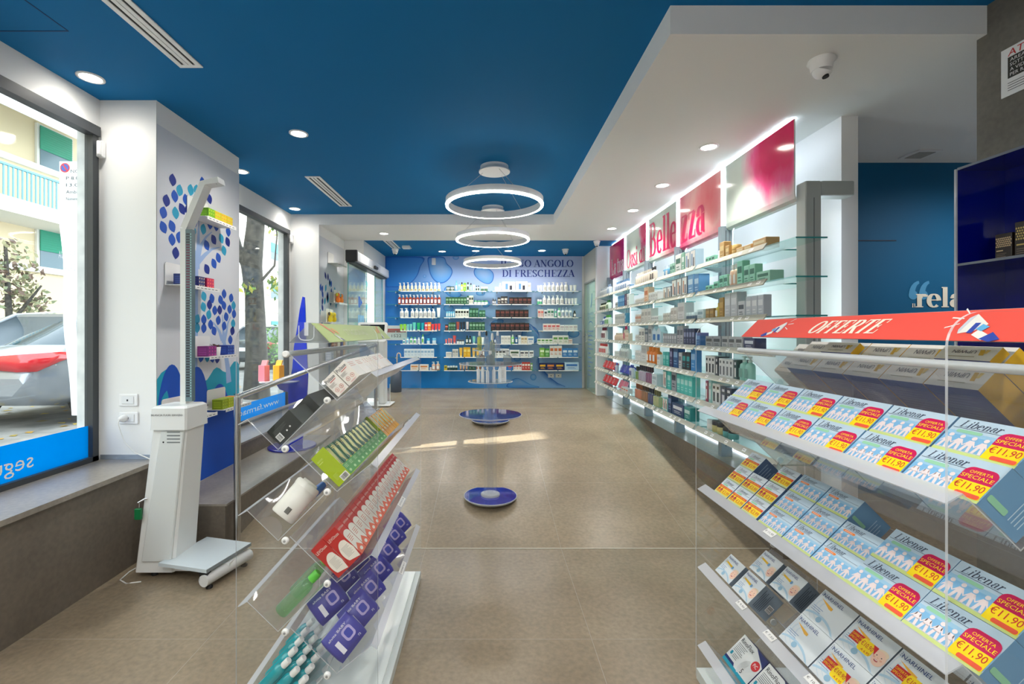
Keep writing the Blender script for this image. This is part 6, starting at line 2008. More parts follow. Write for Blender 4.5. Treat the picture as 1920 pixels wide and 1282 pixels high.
LO_ = [(385, 510), (442, 525), (528, 493), (578, 522), (382, 585), (425, 570), (503, 535), (527, 575), (595, 575), (462, 610), (497, 607), (567, 602), (420, 640), (598, 635), (543, 655), (300, 688), (338, 672), (385, 675), (487, 680), (433, 710), (338, 733), (385, 735), (457, 755), (528, 720), (592, 703), (587, 755), (572, 818), (365, 940), (410, 940), (445, 945), (480, 950)]
rnd = random.Random(4)
for i, (x, y) in enumerate(UP_):
    c = pw(x, y, OA, SA)
    leaf(g, MT, c[0], c[1], .050, .040, (rnd.random() - .5) * 1.0 + .25, LEAFC[(2 if i % 4 in (1,) else (0 if i % 3 == 0 else 1))])
for i, (x, y) in enumerate(LO_):
    c = pw(x, y, OB, SB)
    leaf(g, MT, c[0], c[1], .046, .038, (rnd.random() - .5) * .9, LEAFC[(2 if i % 4 in (0,) else (0 if i % 5 == 0 else 1))])
LZ = [.0004]
def limb(g, M, P, w0, w1, m=TRK, dz=None):
    LZ[0] += .00004
    dz = LZ[0]
    n = len(P)
    L, R = [], []
    for i, p in enumerate(P):
        a, b = P[max(i - 1, 0)], P[min(i + 1, n - 1)]
        dx, dy = b[0] - a[0], b[1] - a[1]
        d = math.hypot(dx, dy) or 1
        w = (w0 + (w1 - w0) * i / (n - 1)) / 2
        L.append((p[0] - dy / d * w, p[1] + dx / d * w, dz))
        R.append((p[0] + dy / d * w, p[1] - dx / d * w, dz))
    g.add(L + R, [(i, i + 1, n + i + 1, n + i) for i in range(n - 1)], m, M)
for P, a, b in (([(318, 1135), (325, 1000), (330, 880), (332, 770)], .07, .01), ([(322, 1080), (350, 960), (385, 900), (430, 860)], .05, .008), ([(325, 1090), (380, 1030), (430, 990), (488, 975)], .05, .008),
                ([(315, 1090), (300, 1010), (285, 950), (268, 905)], .05, .01)):
    limb(g, MT, [pw(x, y, OA, SA) for x, y in P], a, b)
limb(g, MT, [pw(x, y, OB, SB) for x, y in ((325, 300), (322, 480), (318, 770), (312, 1000), (305, 1060))], .075, .11)
for P, a, b in (([(522, 840), (524, 760), (520, 700), (516, 640)], .05, .008), ([(528, 830), (545, 760), (555, 700), (575, 655)], .05, .008), ([(515, 820), (495, 760), (470, 720), (448, 690)], .05, .008), ([(528, 830), (540, 920), (555, 1020), (562, 1120)], .05, .08)):
    limb(g, MT, [pw(x, y, OB, SB) for x, y in P], a, b)
top = [(3.343 + 1.105 * i / 24, .80 + .045 * math.sin(i * .9) + .03 * math.sin(i * .37)) for i in range(25)]
g.add([(y, z, .0003) for y, z in top] + [(y, -.11, .0003) for y, z in top], [(i, i + 1, 26 + i, 25 + i) for i in range(24)], TEA, MT)
for cy, cz, r, rz in ((3.50, .45, .157, .45), (3.80, .40, .17, .46), (4.12, .3, .17, .38), (4.36, .2, .088, .3)):
    P = arc(cy, cz, r, rz, 0, 180, 16)
    g.flat(P, MT, ROY, .0009)
g.rect(3.343, -.11, 4.448, .46, MT, ROY, .0011)
leaf(g, MT, 3.42, .62, .09, .04, -.3, TEA, .0013)
tag(g.obj('tree_mural'), 'blue tree mural with scattered leaves over royal blue hills, on the nearer pier', 'mural', 'leafy tree murals on the piers')
# the second pier
PX2 = -2.442
M2 = frame((PX2, 0, 0), (0, 1, 0), (0, 0, 1))
g = G()
g.rect(6.583, -.05, 7.715, 2.55, M2, MBG, 0)
rnd = random.Random(9)
n = 0
for i in range(46):
    y = 6.62 + rnd.random() * .8
    z = 1.0 + rnd.random() * 1.0
    if ((y - 6.98) / .42) ** 2 + ((z - 1.5) / .55) ** 2 < 1:
        leaf(g, M2, y, z, .06, .034, (rnd.random() - .5) * .9, LEAFC[i % 3])
limb(g, M2, [(7.0, 0), (7.0, .8), (7.0, 1.4)], .1, .03)
limb(g, M2, [(7.0, .9), (7.12, 1.2), (7.3, 1.4)], .05, .01)
limb(g, M2, [(7.0, .9), (6.88, 1.2), (6.75, 1.35)], .05, .01)
tag(g.obj('tree_mural'), 'blue tree mural with small leaves on the far pier beside the sliding door', 'mural', 'leafy tree murals on the piers')

# ------------------------------------------------------------------ small white wall shelves on the piers
WSH = mat((236, 236, 234), .35, name='white_sheet_metal')
def wall_shelf(X0, y0, z, label, w=.44, d=.155, back=.17, backside=0):
    t = thing('wall_shelf', label, 'shelf', (X0, y0, z), group='white wall shelves on the murals')
    g = G()
    P = rounded(0, 0, w * .62, back, .02, bl=False, br=False)
    g.prism(P, frame((.002, 0, 0), (0, 1, 0), (0, 0, 1)), .004, WSH)
    g.obj('back_plate', t)
    g = G()
    g.box((.002, 0, -.004), (d, w, 0), WSH)
    g.obj('shelf_board', t)
    g = G()
    g.box((d, .02, -.022), (d + .003, w, .006), WSH)
    M = frame((d + .0032, .02, -.022), (0, 1, 0), (0, 0, 1))
    for i in range(int(w / .05)):
        g.rect(.02 + i * .048, .01, .05 + i * .048, .015, M, TXT, .0004)
    g.obj('front_lip', t)
    return t
SX = PXW + .001
wall_shelf(SX, 3.67, 2.088, 'topmost white wall shelf on the nearer tree mural, with green and yellow boxes')
wall_shelf(SX, 3.418, 1.507, 'second white wall shelf down on the nearer tree mural, with a crimson box')
wall_shelf(SX, 3.70, .945, 'third white wall shelf down on the nearer tree mural, with pot and purple box')
wall_shelf(SX, 3.385, .475, 'lowest white wall shelf behind the scale column')
wall_shelf(SX, 3.93, .475, 'lowest white wall shelf beside the steel handrail post')
def soap(Y, Z, c1, c2, label, s=.086, w=None, X0=SX + .085, cat='box', pat=True, d=None):
    g = G()
    w = w or s
    d = d or .09
    m1, m2 = mat(c1, .45), mat(c2, .45)
    g.rbox((-d / 2, -w / 2, 0), (d / 2, w / 2, s), m1, .002)
    ML = frame((d / 2, -w / 2, 0), (0, 1, 0), (0, 0, 1))
    if pat:
        for i in range(3):
            for j in range(3):
                leaf(g, ML, w * (.18 + .32 * i), s * (.18 + .32 * j), s * .1, w * .07, (i + j) % 2 * .9 - .45, m2, .0006)
    else:
        g.rect(w * .15, s * .25, w * .85, s * .7, ML, m2, .0006)
    MN = frame((-d / 2, -w / 2, 0), (1, 0, 0), (0, 0, 1))
    for i in range(4):
        g.rect(d * .15, s * (.2 + .17 * i), d * .85, s * (.25 + .17 * i), MN, mat(tuple(min(255, int(v * 1.25 + 20)) for v in c1), .5), .0006)
    o = g.obj('soap_box', None, (X0, Y, Z + .0006))
    return tag(o, label, cat, 'little boxes on the wall shelves')
GY = (150, 196, 40)
soap(3.79, 2.088, (120, 180, 30), (200, 220, 60), 'lime green box farthest toward the camera on the topmost wall shelf')
soap(3.88, 2.088, (206, 206, 40), (236, 130, 40), 'yellow green flowered box on the topmost wall shelf, second along')
soap(3.97, 2.088, (216, 200, 40), (236, 120, 40), 'yellow green flowered box on the topmost wall shelf, third along')
soap(4.06, 2.088, (210, 196, 40), (236, 130, 50), 'yellow green flowered box on the topmost wall shelf, last along')
soap(3.50, 1.507, (26, 50, 120), (70, 110, 190), 'dark blue box on the second wall shelf, before the scale column')
soap(3.66, 1.507, (40, 44, 110), (230, 200, 150), 'navy box with a cream pattern on the second wall shelf, next to the crimson box')
soap(3.775, 1.507, (206, 40, 90), (250, 120, 90), 'crimson and coral box on the second wall shelf', w=.10)
soap(3.80, .945, (130, 40, 120), (196, 60, 140), 'purple and magenta box on the third wall shelf', w=.12)
soap(4.075, .945, (24, 60, 150), (90, 130, 200), 'royal blue patterned box on the third wall shelf beside the white pot', w=.11)
soap(3.60, .475, (222, 150, 110), (60, 60, 66), 'peach box with a dark oval on the lowest wall shelf by the scale', pat=False)
soap(3.985, .475, (140, 160, 20), (180, 196, 40), 'olive green box nearest the camera on the shelf by the handrail')
soap(4.077, .475, (160, 176, 20), (200, 206, 60), 'olive green box, second on the shelf by the handrail')
soap(4.166, .475, (232, 150, 60), (240, 190, 110), 'orange flowered box on the shelf by the handrail', w=.075)
def pot_plant(X0, Y, Z, label, s=1.0):
    t = thing('potted_plant', label, 'potted plant', (X0, Y, Z + .0006), group='little potted plants on the wall shelves')
    g = G()
    g.lathe([(.032 * s, 0), (.036 * s, .004), (.042 * s, .075 * s), (.038 * s, .075 * s), (.036 * s, .066 * s)], mat((238, 236, 232), .5), 20)
    g.obj('pot', t)
    g = G()
    g.lathe([(.036 * s, .06 * s), (.036 * s, .064 * s)], mat((60, 44, 34), .8), 14)
    g.obj('soil', t)
    g = G()
    rnd = random.Random(int(Y * 100))
    m1, m2 = mat((96, 52, 44), .5), mat((110, 84, 60), .5)
    for i in range(26):
        a, el, L = rnd.random() * 2 * PI, .2 + rnd.random() * .9, (.04 + rnd.random() * .035) * s
        d = Vector((math.cos(a) * math.cos(el), math.sin(a) * math.cos(el), math.sin(el)))
        sd = d.cross(Vector((0, 0, 1))).normalized()
        p = Vector((0, 0, .066 * s))
        q1 = p + d * L * .5
        q2 = p + d * L + Vector((0, 0, -.012 * s))
        w = .011 * s
        g.add([p, q1 + sd * w, q2, q1 - sd * w + Vector((0, 0, .001))], [(0, 1, 2), (0, 2, 3)], (m1, m2)[i % 2])
    g.obj('foliage', t)
pot_plant(SX + .08, 3.925, .945, 'small reddish plant in a white pot on the third wall shelf')
pot_plant(SX + .085, 3.73, .475, 'small reddish plant in a white pot on the lowest shelf by the scale', .95)
pot_plant(SX + .085, 4.28, .475, 'small reddish plant in a white pot on the shelf by the handrail', .95)
# far pier shelves
X2 = PX2 + .001
wall_shelf(X2, 6.62, 1.29, 'white wall shelf with yellow toys on the far pier', .42)
wall_shelf(X2, 6.98, 1.60, 'white wall shelf with orange toys on the far pier, higher than the yellow one', .42)
wall_shelf(X2, 6.92, 2.20, 'topmost empty white wall shelf on the far pier', .42)
wall_shelf(X2, 6.95, 1.255, 'white wall shelf with a brown box on the far pier', .42) if False else None
def toy(Y, Z, c1, c2, label):
    t = thing('toy_pack', label, 'toy', (X2 + .075, Y, Z + .0006), group='toys on the far pier shelves')
    g = G()
    g.box((-.003, -.07, 0), (.0, .07, .2), mat((236, 230, 220), .5))
    g.obj('card', t)
    g = G()
    m1, m2 = mat(c1, .4), mat(c2, .4)
    g.lathe([(.012, 0), (.034, .02), (.036, .06), (.022, .085), (.03, .1), (.03, .13), (.012, .15)], m1, 12, Matrix.Translation((.035, .01, .004)))
    g.lathe([(.008, 0), (.018, .02), (.012, .05)], m2, 10, Matrix.Translation((.035, -.04, .1)))
    g.obj('toy_body', t)
toy(6.72, 1.29, (240, 210, 30), (80, 70, 60), 'yellow toy on a card, on the lower shelf of the far pier')
toy(6.88, 1.29, (236, 200, 20), (240, 226, 90), 'yellow toy farther along the lower shelf of the far pier')
toy(7.06, 1.60, (240, 120, 30), (240, 220, 60), 'orange toy with a yellow ear on the middle shelf of the far pier')
toy(7.22, 1.60, (240, 130, 40), (120, 190, 200), 'orange toy farther along the middle shelf of the far pier')
wall_shelf(X2, 6.60, .72, 'low white wall shelf on the far pier carrying silver boxes', .9, .2)
soap(6.72, .72, (196, 206, 220), (120, 140, 180), 'pale silver box on the low shelf of the far pier, nearest', .2, .1, X2 + .1)
soap(6.84, .72, (206, 196, 180), (170, 150, 120), 'beige box on the low shelf of the far pier, second', .19, .1, X2 + .1)
soap(7.0, .72, (150, 110, 84), (226, 210, 190), 'tall brown box on the low shelf of the far pier', .42, .16, X2 + .1, pat=False)
soap(7.17, .72, (30, 40, 110), (60, 80, 160), 'tall dark blue box on the low shelf of the far pier', .44, .07, X2 + .1, pat=False)
soap(7.28, .72, (226, 170, 110), (240, 210, 170), 'orange speckled box on the low shelf of the far pier', .4, .09, X2 + .1)

# ------------------------------------------------------------------ sockets and flex on the near pier
def plate(x, z, label, plug=False):
    t = thing('wall_socket', label, 'socket', (x, 3.34, z), group='white socket plates on the pier')
    g = G()
    g.rbox((-.07, -.012, -.045), (.07, -.001, .045), WHITE2, .004)
    g.obj('plate', t)
    g = G()
    g.rbox((-.045, -.016, -.028), (.045, -.012, .028), mat((228, 230, 232), .3), .002)
    M = frame((0, -.0162, 0), (1, 0, 0), (0, 0, 1))
    if plug:
        for i in range(3):
            g.ell(.024, -.014 + .014 * i, .004, .004, M, BLACK, .0004, 8)
    else:
        g.rect(-.006, -.008, .006, .006, M, TXT, .0004)
    g.obj('insert', t)
plate(-2.635, .651, 'white blank network socket plate above the plugged one')
plate(-2.632, .52, 'white power socket plate with a plug in it')
t = thing('power_cord', 'white plug and power cord running from the wall socket down to the scale', 'cord', (-2.655, 3.325, .52))
g = G()
g.lathe([(.026, 0), (.026, .022), (.018, .04), (.008, .052)], WHITE2, 18, Matrix.Rotation(PI / 2, 4, 'X'))
g.obj('plug', t)
g = G()
P = [(0, -.05, 0), (.0, -.062, -.03), (.03, -.045, -.16), (.10, -.04, -.24), (.20, -.035, -.285), (.24, -.04, -.30), (.285, -.10, -.325), (.30, -.118, -.38), (.302, -.12, -.60), (.302, -.12, -.93), (.295, -.16, -.963), (.27, -.30, -.965), (.29, -.40, -.965), (.36, -.44, -.965), (.44, -.42, -.965)]
Q = []
for i in range(len(P) - 1):
    for k in range(3):
        tt = k / 3
        Q.append(tuple(P[i][c] + (P[i + 1][c] - P[i][c]) * tt for c in range(3)))
g.tube(Q + [P[-1]], .004, mat((232, 232, 228), .5), 8)
g.obj('cord', t)

# ------------------------------------------------------------------ coin-operated body scale
SCW, SCG = mat((226, 228, 226), .35, name='white_scale_enamel'), mat((196, 206, 210), .3, name='pale_grey_plate')
t = thing('body_scale', 'white column body scale with a tall height gauge and low weighing platform', 'scale', (-2.26, 3.0, LOW))
def SP(px, py, Y):
    return Vector(((px - VX) * Y / F + 2.26, Y - 3.0, EYE - (py - VY) * Y / F - LOW))
# leaning column: side profile in depth is plain, front is seen from the shop
near, far_ = 2.96, 3.20
cols = []
prof = [(258, 1066, 322, 1022), (300, 760, 349, 760)]
A0, A1 = SP(256, 1064, near), SP(322, 1050, near)
T0, T1 = SP(291, 768, near), SP(352, 770, near)
g = G()
z0, z1 = .045, T0.z
def colring(z, xa, xb, ya, yb, c=.012):
    return [(xa + c, ya, z), (xb - c, ya, z), (xb, ya + c, z), (xb, yb - c, z), (xb - c, yb, z), (xa + c, yb, z), (xa, yb - c, z), (xa, ya + c, z)]
xa0, xb0, xa1, xb1 = A0.x, A1.x + .02, T0.x, T1.x
g.loft([colring(z0, xa0, xb0 + .005, -.06, .17), colring(z0 + (z1 - z0) * .86, xa0 + (xa1 - xa0) * .86, xb1 - .005, -.05, .15), colring(z1, xa1, xb1, -.05, .15)], SCW, smooth=False)
g.obj('column', t)
g = G()                          # raised front cover of the column
k = .22
g.loft([colring(z0 + .08, xa0 + .055, xb0 - .005, -.075, -.055, .006), colring(z1 - .14, xa1 + .05, xb1 - .01, -.065, -.045, .006)], mat((214, 218, 216), .35), smooth=False)
M = frame((xa1 + .06, -.0665, z1 - .23), (1, 0, 0), (0, .0, 1))
for i in range(4):
    g.rect(.035, .02 + i * .022, .12, .028 + i * .022, M, mat((120, 126, 126), .5), .0006)
g.ell(.012, .025, .006, .006, M, BLACK, .0006, 8)
g.obj('cover', t)
g = G()
g.loft([colring(z1 - .125, xa1 - .012, xb1 + .012, -.075, .16, .01), colring(z1 + .012, xa1 - .01, xb1 + .01, -.07, .155, .01), colring(z1 + .025, xa1 + .005, xb1 - .005, -.05, .14, .01)], SCW, smooth=False)
M = frame((xa1 - .012, -.0755, z1 - .115), (1, 0, 0), (0, 0, 1))
write(g, 'BILANCIA FUORI SERVIZIO', M, .012, .08, .013, mat((40, 40, 44), .5), xb1 - xa1 - .01, 'L')
g.obj('head_box', t)
# gauge mast
g = G()
mx, my = xa1 + (xb1 - xa1) * .62, .09
zt = SP(345, 430, 3.09).z
g.box((mx - .03, my - .04, z1), (mx + .008, my + .04, zt), SCW)
g.obj('mast', t)
g = G()
gz0, gz1 = SP(345, 752, 3.05).z, SP(350, 430, 3.05).z
g.box((mx + .008, my - .044, gz0), (mx + .052, my - .01, gz1), mat((96, 120, 128), .35), ms=None)
M = frame((mx + .012, my - .0446, gz0), (1, 0, 0), (0, 0, 1))
nn = 62
for i in range(nn):
    z = .03 + (gz1 - gz0 - .05) * i / nn
    g.rect(.002, z, .026, z + (gz1 - gz0) / nn * .55, M, mat((44, 48, 60) if not 40 < i < 58 else (96, 40, 70), .4), .0006)
    g.rect(.028, z, .036, z + (gz1 - gz0) / nn * .55, M, mat((150, 190, 196), .4), .0006)
g.obj('height_gauge', t)
g = G()                          # bent sensor arm
A_ = Vector((mx - .011, my, zt))
Bp, Cp = SP(386, 346, 3.09), SP(415, 340, 3.09)
Bp.y = Cp.y = my
def arm(g, P, hw, th):
    rings = []
    for i, p in enumerate(P):
        d = (P[min(i + 1, len(P) - 1)] - P[max(i - 1, 0)]).normalized()
        nrm = Vector((-d.z, 0, d.x))
        rings.append([tuple(p + nrm * th + Vector((0, -hw, 0))), tuple(p + nrm * th + Vector((0, hw, 0))), tuple(p - nrm * th + Vector((0, hw, 0))), tuple(p - nrm * th + Vector((0, -hw, 0)))])
    g.loft(rings, SCW, smooth=False)
arm(g, [A_, Bp, Cp], .039, .02)
g.obj('sensor_arm', t)
g = G()
for dx, dy in ((-.03, -.02), (-.06, .015)):
    g.lathe([(.012, 0), (.012, -.004)], TXT, 12, Matrix.Translation((Cp.x + dx, my + dy, Cp.z - .0195)))
g.obj('sensor', t)
# foot and platform
g = G()
g.box((xa0 + .05, -.05, .05), (xb0 + .36, .12, .10), SCW)
g.box((xa0 + .075, -.0515, .07), (xa0 + .10, -.05, .085), BLACK)
g.obj('foot', t)
g = G()
# plate corners read on the plane of its top
zp = .135
def on_plane(px, py, z=zp):
    Y = F * (EYE - (LOW + z)) / (py - VY)
    return ((px - VX) * Y / F + 2.26, Y - 3.0)
C4 = [on_plane(*p) for p in ((297, 1055), (387, 1068), (471, 1017), (388, 1006))]
g.prism(C4, Matrix.Translation((0, 0, zp - .022)), .022, SCG)
for i in range(3):
    e = C4[1], C4[2]
    g.tube([(e[0][0] + .001, e[0][1] - .001, zp - .005 - .006 * i), (e[1][0] + .001, e[1][1] - .001, zp - .005 - .006 * i)], .0012, TXT, 5)
g.obj('platform', t)
g = G()
R0, R1 = on_plane(381, 1092, .055), on_plane(467, 1040, .055)
g.tube([(R0[0], R0[1], .062), (R1[0], R1[1], .062)], .036, mat((206, 206, 204), .45), 20)
g.obj('roller', t)
for q in (.12, .88):
    g = G()
    px_, py_ = R0[0] + (R1[0] - R0[0]) * q, R0[1] + (R1[1] - R0[1]) * q
    g.lathe([(.02, .0005), (.02, .012), (.01, .014), (.01, .03)], BLACK, 12, Matrix.Translation((px_, py_, 0)))
    g.obj('adjustable_foot', t)
g = G()
g.lathe([(.02, .0005), (.02, .02), (.01, .022), (.01, .055)], BLACK, 12, Matrix.Translation((xa0 + .09, .0, 0)))
g.obj('adjustable_foot', t)
g = G()
cx_ = (C4[1][0] + C4[2][0]) / 2 - .02
g.box((C4[1][0] - .05, C4[1][1] + .01, .06), (C4[1][0] - .0, C4[1][1] + .05, zp - .022), BLACK)
g.obj('load_cell', t)
g = G()
kz = SP(272, 938, near)
g.tube([(kz.x - .015, -.08, kz.z), (kz.x + .02, -.065, kz.z + .02), (kz.x + .03, -.06, kz.z + .02)], .006, STEEL, 8)
g.tube([(kz.x - .008, -.082, kz.z), (kz.x - .008, -.082, kz.z - .03)], .004, STEEL, 8)
g.obj('lock', t)
g = G()
g.rbox((kz.x - .03, -.095, kz.z - .105), (kz.x + .012, -.075, kz.z - .035), mat((10, 110, 60), .4), .003)
g.obj('green_tag', t)

# ------------------------------------------------------------------ steel handrail
t = thing('handrail', 'brushed steel handrail rising along the ramp beside the platform', 'handrail', (-1.885, 3.42, LOW))
a = Vector((-1.885, 3.42, .66))
b = Vector((-1.66, 6.72, .955))
o0 = Vector((-1.885, 3.42, LOW))
g = G()
g.tube([(0, 0, .003), (0, 0, a.z - LOW)], .024, STEEL, 20)
g.obj('post', t)
g = G()
q = b - o0
g.tube([(q.x, q.y, -LOW + .003), (q.x, q.y, q.z)], .022, STEEL, 20)
g.obj('post', t)
g = G()
g.tube([tuple(a - o0), tuple(b - o0)], .024, STEEL, 20)
g.obj('rail', t)
for p in (Vector((0, 0, .002)), Vector((q.x, q.y, -LOW + .002))):
    g = G()
    g.lathe([(.045, p.z), (.045, p.z + .008), (.03, p.z + .012)], STEEL, 20, Matrix.Translation((p.x, p.y, 0)))
    g.obj('base_flange', t)

# ------------------------------------------------------------------ blue acrylic stand before the second window
t = thing('cosmetics_stand', 'tall curved blue acrylic cosmetics stand before the second window', 'display stand', (-2.15, 5.0, -.115))
g = G()
g.lathe([(.25, .002), (.25, .018), (.24, .022)], BLUEA, 40)
g.obj('base', t)
g = G()
Yf = 5.0
def bz(px, py):
    return ((px - VX) * Yf / F + 2.15, EYE - (py - VY) * Yf / F + .115)
L_ = [(567, 556), (562, 580), (556, 620), (551, 650), (548, 690), (545, 706), (524, 712), (519, 722), (524, 730), (540, 735), (541, 770), (540, 800), (542, 826)]
R_ = [(571, 557), (572, 580), (573, 620), (575, 660), (577, 700), (576, 730), (573, 770), (569, 800), (566, 826)]
P = [bz(*p) for p in L_] + [bz(*p) for p in R_[::-1]]
P[-len(R_)] = (P[-len(R_)][0], .023)
P[len(L_) - 1] = (P[len(L_) - 1][0], .023)
g.prism(P[::-1], frame((0, .02, 0), (1, 0, 0), (0, 0, 1)), .02, mat((10, 44, 190), .1, coat=1.0, name='blue_fin_acrylic'))
g.obj('back_fin', t)
g = G()
zs = EYE - (713 - VY) * Yf / F + .115
g.lathe([(.2, zs - .012), (.205, zs - .006), (.2, zs)], clear_mat('tinted_acrylic', (190, 206, 226), (1, 1, 1), 1.45, haze=.25), 32, Matrix.Translation((-.12, -.04, 0)))
g.tube([(-.12, -.04, .02), (-.12, -.04, zs - .012)], .02, ACR, 14)
g.obj('shelf_disc', t)
for px, c1, c2, lb in ((500, (226, 130, 150), (240, 190, 200), 'pink hexagonal gift box on the blue acrylic stand'), (527, (236, 160, 20), (250, 200, 90), 'golden hexagonal gift box on the blue acrylic stand')):
    x_ = (px - VX) * Yf / F
    t = thing('gift_box', lb, 'box', (x_, Yf - .06, zs - .115 + .0006))
    g = G()
    g.lathe([(.062, 0), (.06, .17)], mat(c1, .4), 6, smooth=False)
    g.obj('body', t)
    g = G()
    g.prism([(-.03, .17), (.03, .17), (.045, .225), (-.015, .225)], frame((0, .02, 0), (1, 0, 0), (0, 0, 1)), .03, mat(c2, .4))
    g.obj('handle_top', t)

# ------------------------------------------------------------------ information kiosk
t = thing('touch_kiosk', 'white information kiosk with a tilted screen beside the sliding door', 'kiosk', (-1.70, 7.15, 0))
KW = mat((232, 232, 230), .35, name='kiosk_white')
g = G()
g.rbox((-.20, -.2, .008), (.2, .2, .03), KW, .008)
for sx in (-.16, .16):
    for sy in (-.16, .16):
        g.cyl((sx, sy, .001), .02, .008, BLACK, 10)
g.obj('base', t)
g = G()
g.rbox((.0, -.11, .03), (.1, .1, 1.02), KW, .02)
g.rbox((-.32, -.09, .12), (.0, .08, 1.0), mat((196, 202, 206), .35), .008)
for x in (-.03, -.015):
    g.box((x, -.0915, .14), (x + .005, -.09, .96), mat((110, 116, 120), .4))
g.obj('body', t)
Mk = Matrix.Translation((.0, -.02, 1.14)) @ Matrix.Rotation(-.35, 4, 'X')
g = G()
P = rounded(-.34, -.16, .12, .16, .03)
g.prism(P, Mk @ frame((0, .02, 0), (1, 0, 0), (0, 0, 1)), .05, KW)
g.obj('screen_housing', t)
g = G()
g.rect(-.30, -.12, .08, .12, Mk @ frame((0, -.0305, 0), (1, 0, 0), (0, 0, 1)), mat((16, 18, 16), .15), .001)
g.obj('screen', t)
g = G()
g.cyl((.16, .0, .03), .006, .3, KW, 10)
g.obj('rod', t)

# umbrella bin
t = thing('umbrella_stand', 'dark cylindrical umbrella bin at the foot of the drop mural', 'bin', (-1.765, 8.72, 0))
g = G()
DB = mat((36, 52, 72), .5)
g.lathe([(.10, .001), (.105, .01), (.108, .4), (.1, .4), (.098, .03)], DB, 28)
g.obj('bin', t)
g = G()
g.tube([(.03, 0, .05), (.06, 0, .55)], .011, mat((20, 26, 40), .6), 8)
g.obj('umbrella', t) if False else None
t = thing('umbrella', 'dark umbrella with a curved cream handle standing in the bin', 'umbrella', (-1.745, 8.72, .04))
g = G()
g.lathe([(.006, 0), (.02, .1), (.028, .4), (.02, .5), (.008, .52)], mat((24, 30, 46), .6), 10)
g.obj('canopy', t)
g = G()
g.tube([(0, 0, .5), (0, 0, .66)] + [(.035 - .035 * math.cos(a), 0, .66 + .045 * math.sin(a)) for a in [PI * i / 8 for i in range(1, 9)]] + [(.07, 0, .63)], .009, mat((226, 196, 150), .4), 8)
g.obj('handle', t)

# ------------------------------------------------------------------ two clear stands in the middle of the ramp
GTUBE = clear_mat('clear_tube', (251, 252, 253), (.8, .8, .8), 1.2, haze=.03)
DISC = mat((170, 186, 200), .08, .75, name='mirrored_disc_edge')
def disc_stand(x, y, label, rb, discs, tube_r, top):
    z = fz(y)
    t = thing('disc_stand', label, 'display stand', (x, y, z))
    g = G()
    g.lathe([(rb, .024), (rb, .030)], BLUEA, 56)
    g.lathe([(rb, .018), (rb + .006, .02), (rb + .006, .029), (rb, .030)], ACRE, 56, cap=False)
    g.lathe([(rb * .9, .0), (rb * .98, .02)], ACRE, 48)
    g.obj('base', t)
    g = G()
    g.lathe([(tube_r * 1.5, .030), (tube_r * 1.5, .045), (tube_r * 1.12, .05)], ACRE, 32)
    g.obj('tube_collar', t)
    g = G()
    g.lathe([(tube_r, .03), (tube_r, top - z)], GTUBE, 36, cap=False)
    g.lathe([(tube_r * .45, .03), (tube_r * .45, top - z)], GTUBE, 24, cap=False)
    g.obj('tube', t)
    for zd, r, blue in discs:
        g = G()
        m = BLUEA if blue else DISC
        h = zd - z
        g.lathe([(r, h - .008), (r, h)], m, 56)
        g.lathe([(r, h - .010), (r + .006, h - .006), (r + .006, h - .002), (r, h + .0)], ACRE, 56, cap=False)
        g.obj('disc', t)
    return t
Y1 = 4.08
S1 = lambda py: EYE - (py - VY) * Y1 / F
x1 = (919.5 - VX) * Y1 / F
disc_stand(x1, Y1, 'clear column stand with blue mirrored discs, nearer one on the ramp', .232, [(S1(776), .275, True), (S1(681), .275, False)], .056, S1(640))
Y2 = 6.05
S2 = lambda py: EYE - (py - VY) * Y2 / F
x2 = (919.5 - VX) * Y2 / F
disc_stand(x2, Y2, 'clear column stand farther up the ramp, behind the nearer one', .245, [(S2(714), .29, False), (S2(656), .23, False)], .05, S2(652))
def flask(x, y, z, kind, h, w, col, capc, label):
    t = thing('flask' if kind == 'sq' else 'slim_bottle', label, 'bottle', (x, y, z + .0008))
    g = G()
    BC = clear_mat('bottle_glass_%d_%d' % (col[0], col[2]), col, (1, 1, 1), 1.45, haze=.14) if ('bg', col) not in PC else PC[('bg', col)]
    PC[('bg', col)] = BC
    if kind == 'sq':
        g.rbox((-w / 2, -w * .3, 0), (w / 2, w * .3, h * .68), BC, .01)
    else:
        g.lathe([(w * .48, 0), (w * .5, .01), (w * .5, h * .66), (w * .2, h * .74), (w * .2, h * .78)], BC, 20)
    g.obj('body', t)
    g = G()
    if kind == 'sq':
        g.cyl((0, 0, h * .68), w * .16, h * .08, STEEL, 14)
        g.rbox((-w * .2, -w * .2, h * .76), (w * .2, w * .2, h), mat(capc, .2), .004)
    else:
        g.lathe([(w * .26, h * .76), (w * .24, h * .9), (w * .16, h)], mat(capc, .3), 14)
    g.obj('cap', t)
z1d = S1(681)
for px, dy, kind, h, w, col, cc, lb in ((901, -.10, 'sq', .115, .075, (214, 220, 220), (226, 226, 222), 'square clear perfume flask on the upper disc, nearest the handrail side'), (919, -.10, 'sq', .115, .07, (206, 214, 216), (230, 230, 226), 'square clear perfume flask on the upper disc, before the column'),
                                        (951, -.08, 'sq', .11, .07, (216, 222, 222), (226, 226, 222), 'square clear perfume flask alone at the shelf side of the upper disc'), (923, .14, 'tall', .27, .05, (226, 228, 200), (236, 236, 232), 'tall clear spray bottle on the upper disc behind the flasks')):
    flask((px - VX) * (Y1 + dy) / F, Y1 + dy, z1d, kind, h, w, col, cc, lb)
z2d = S2(656)
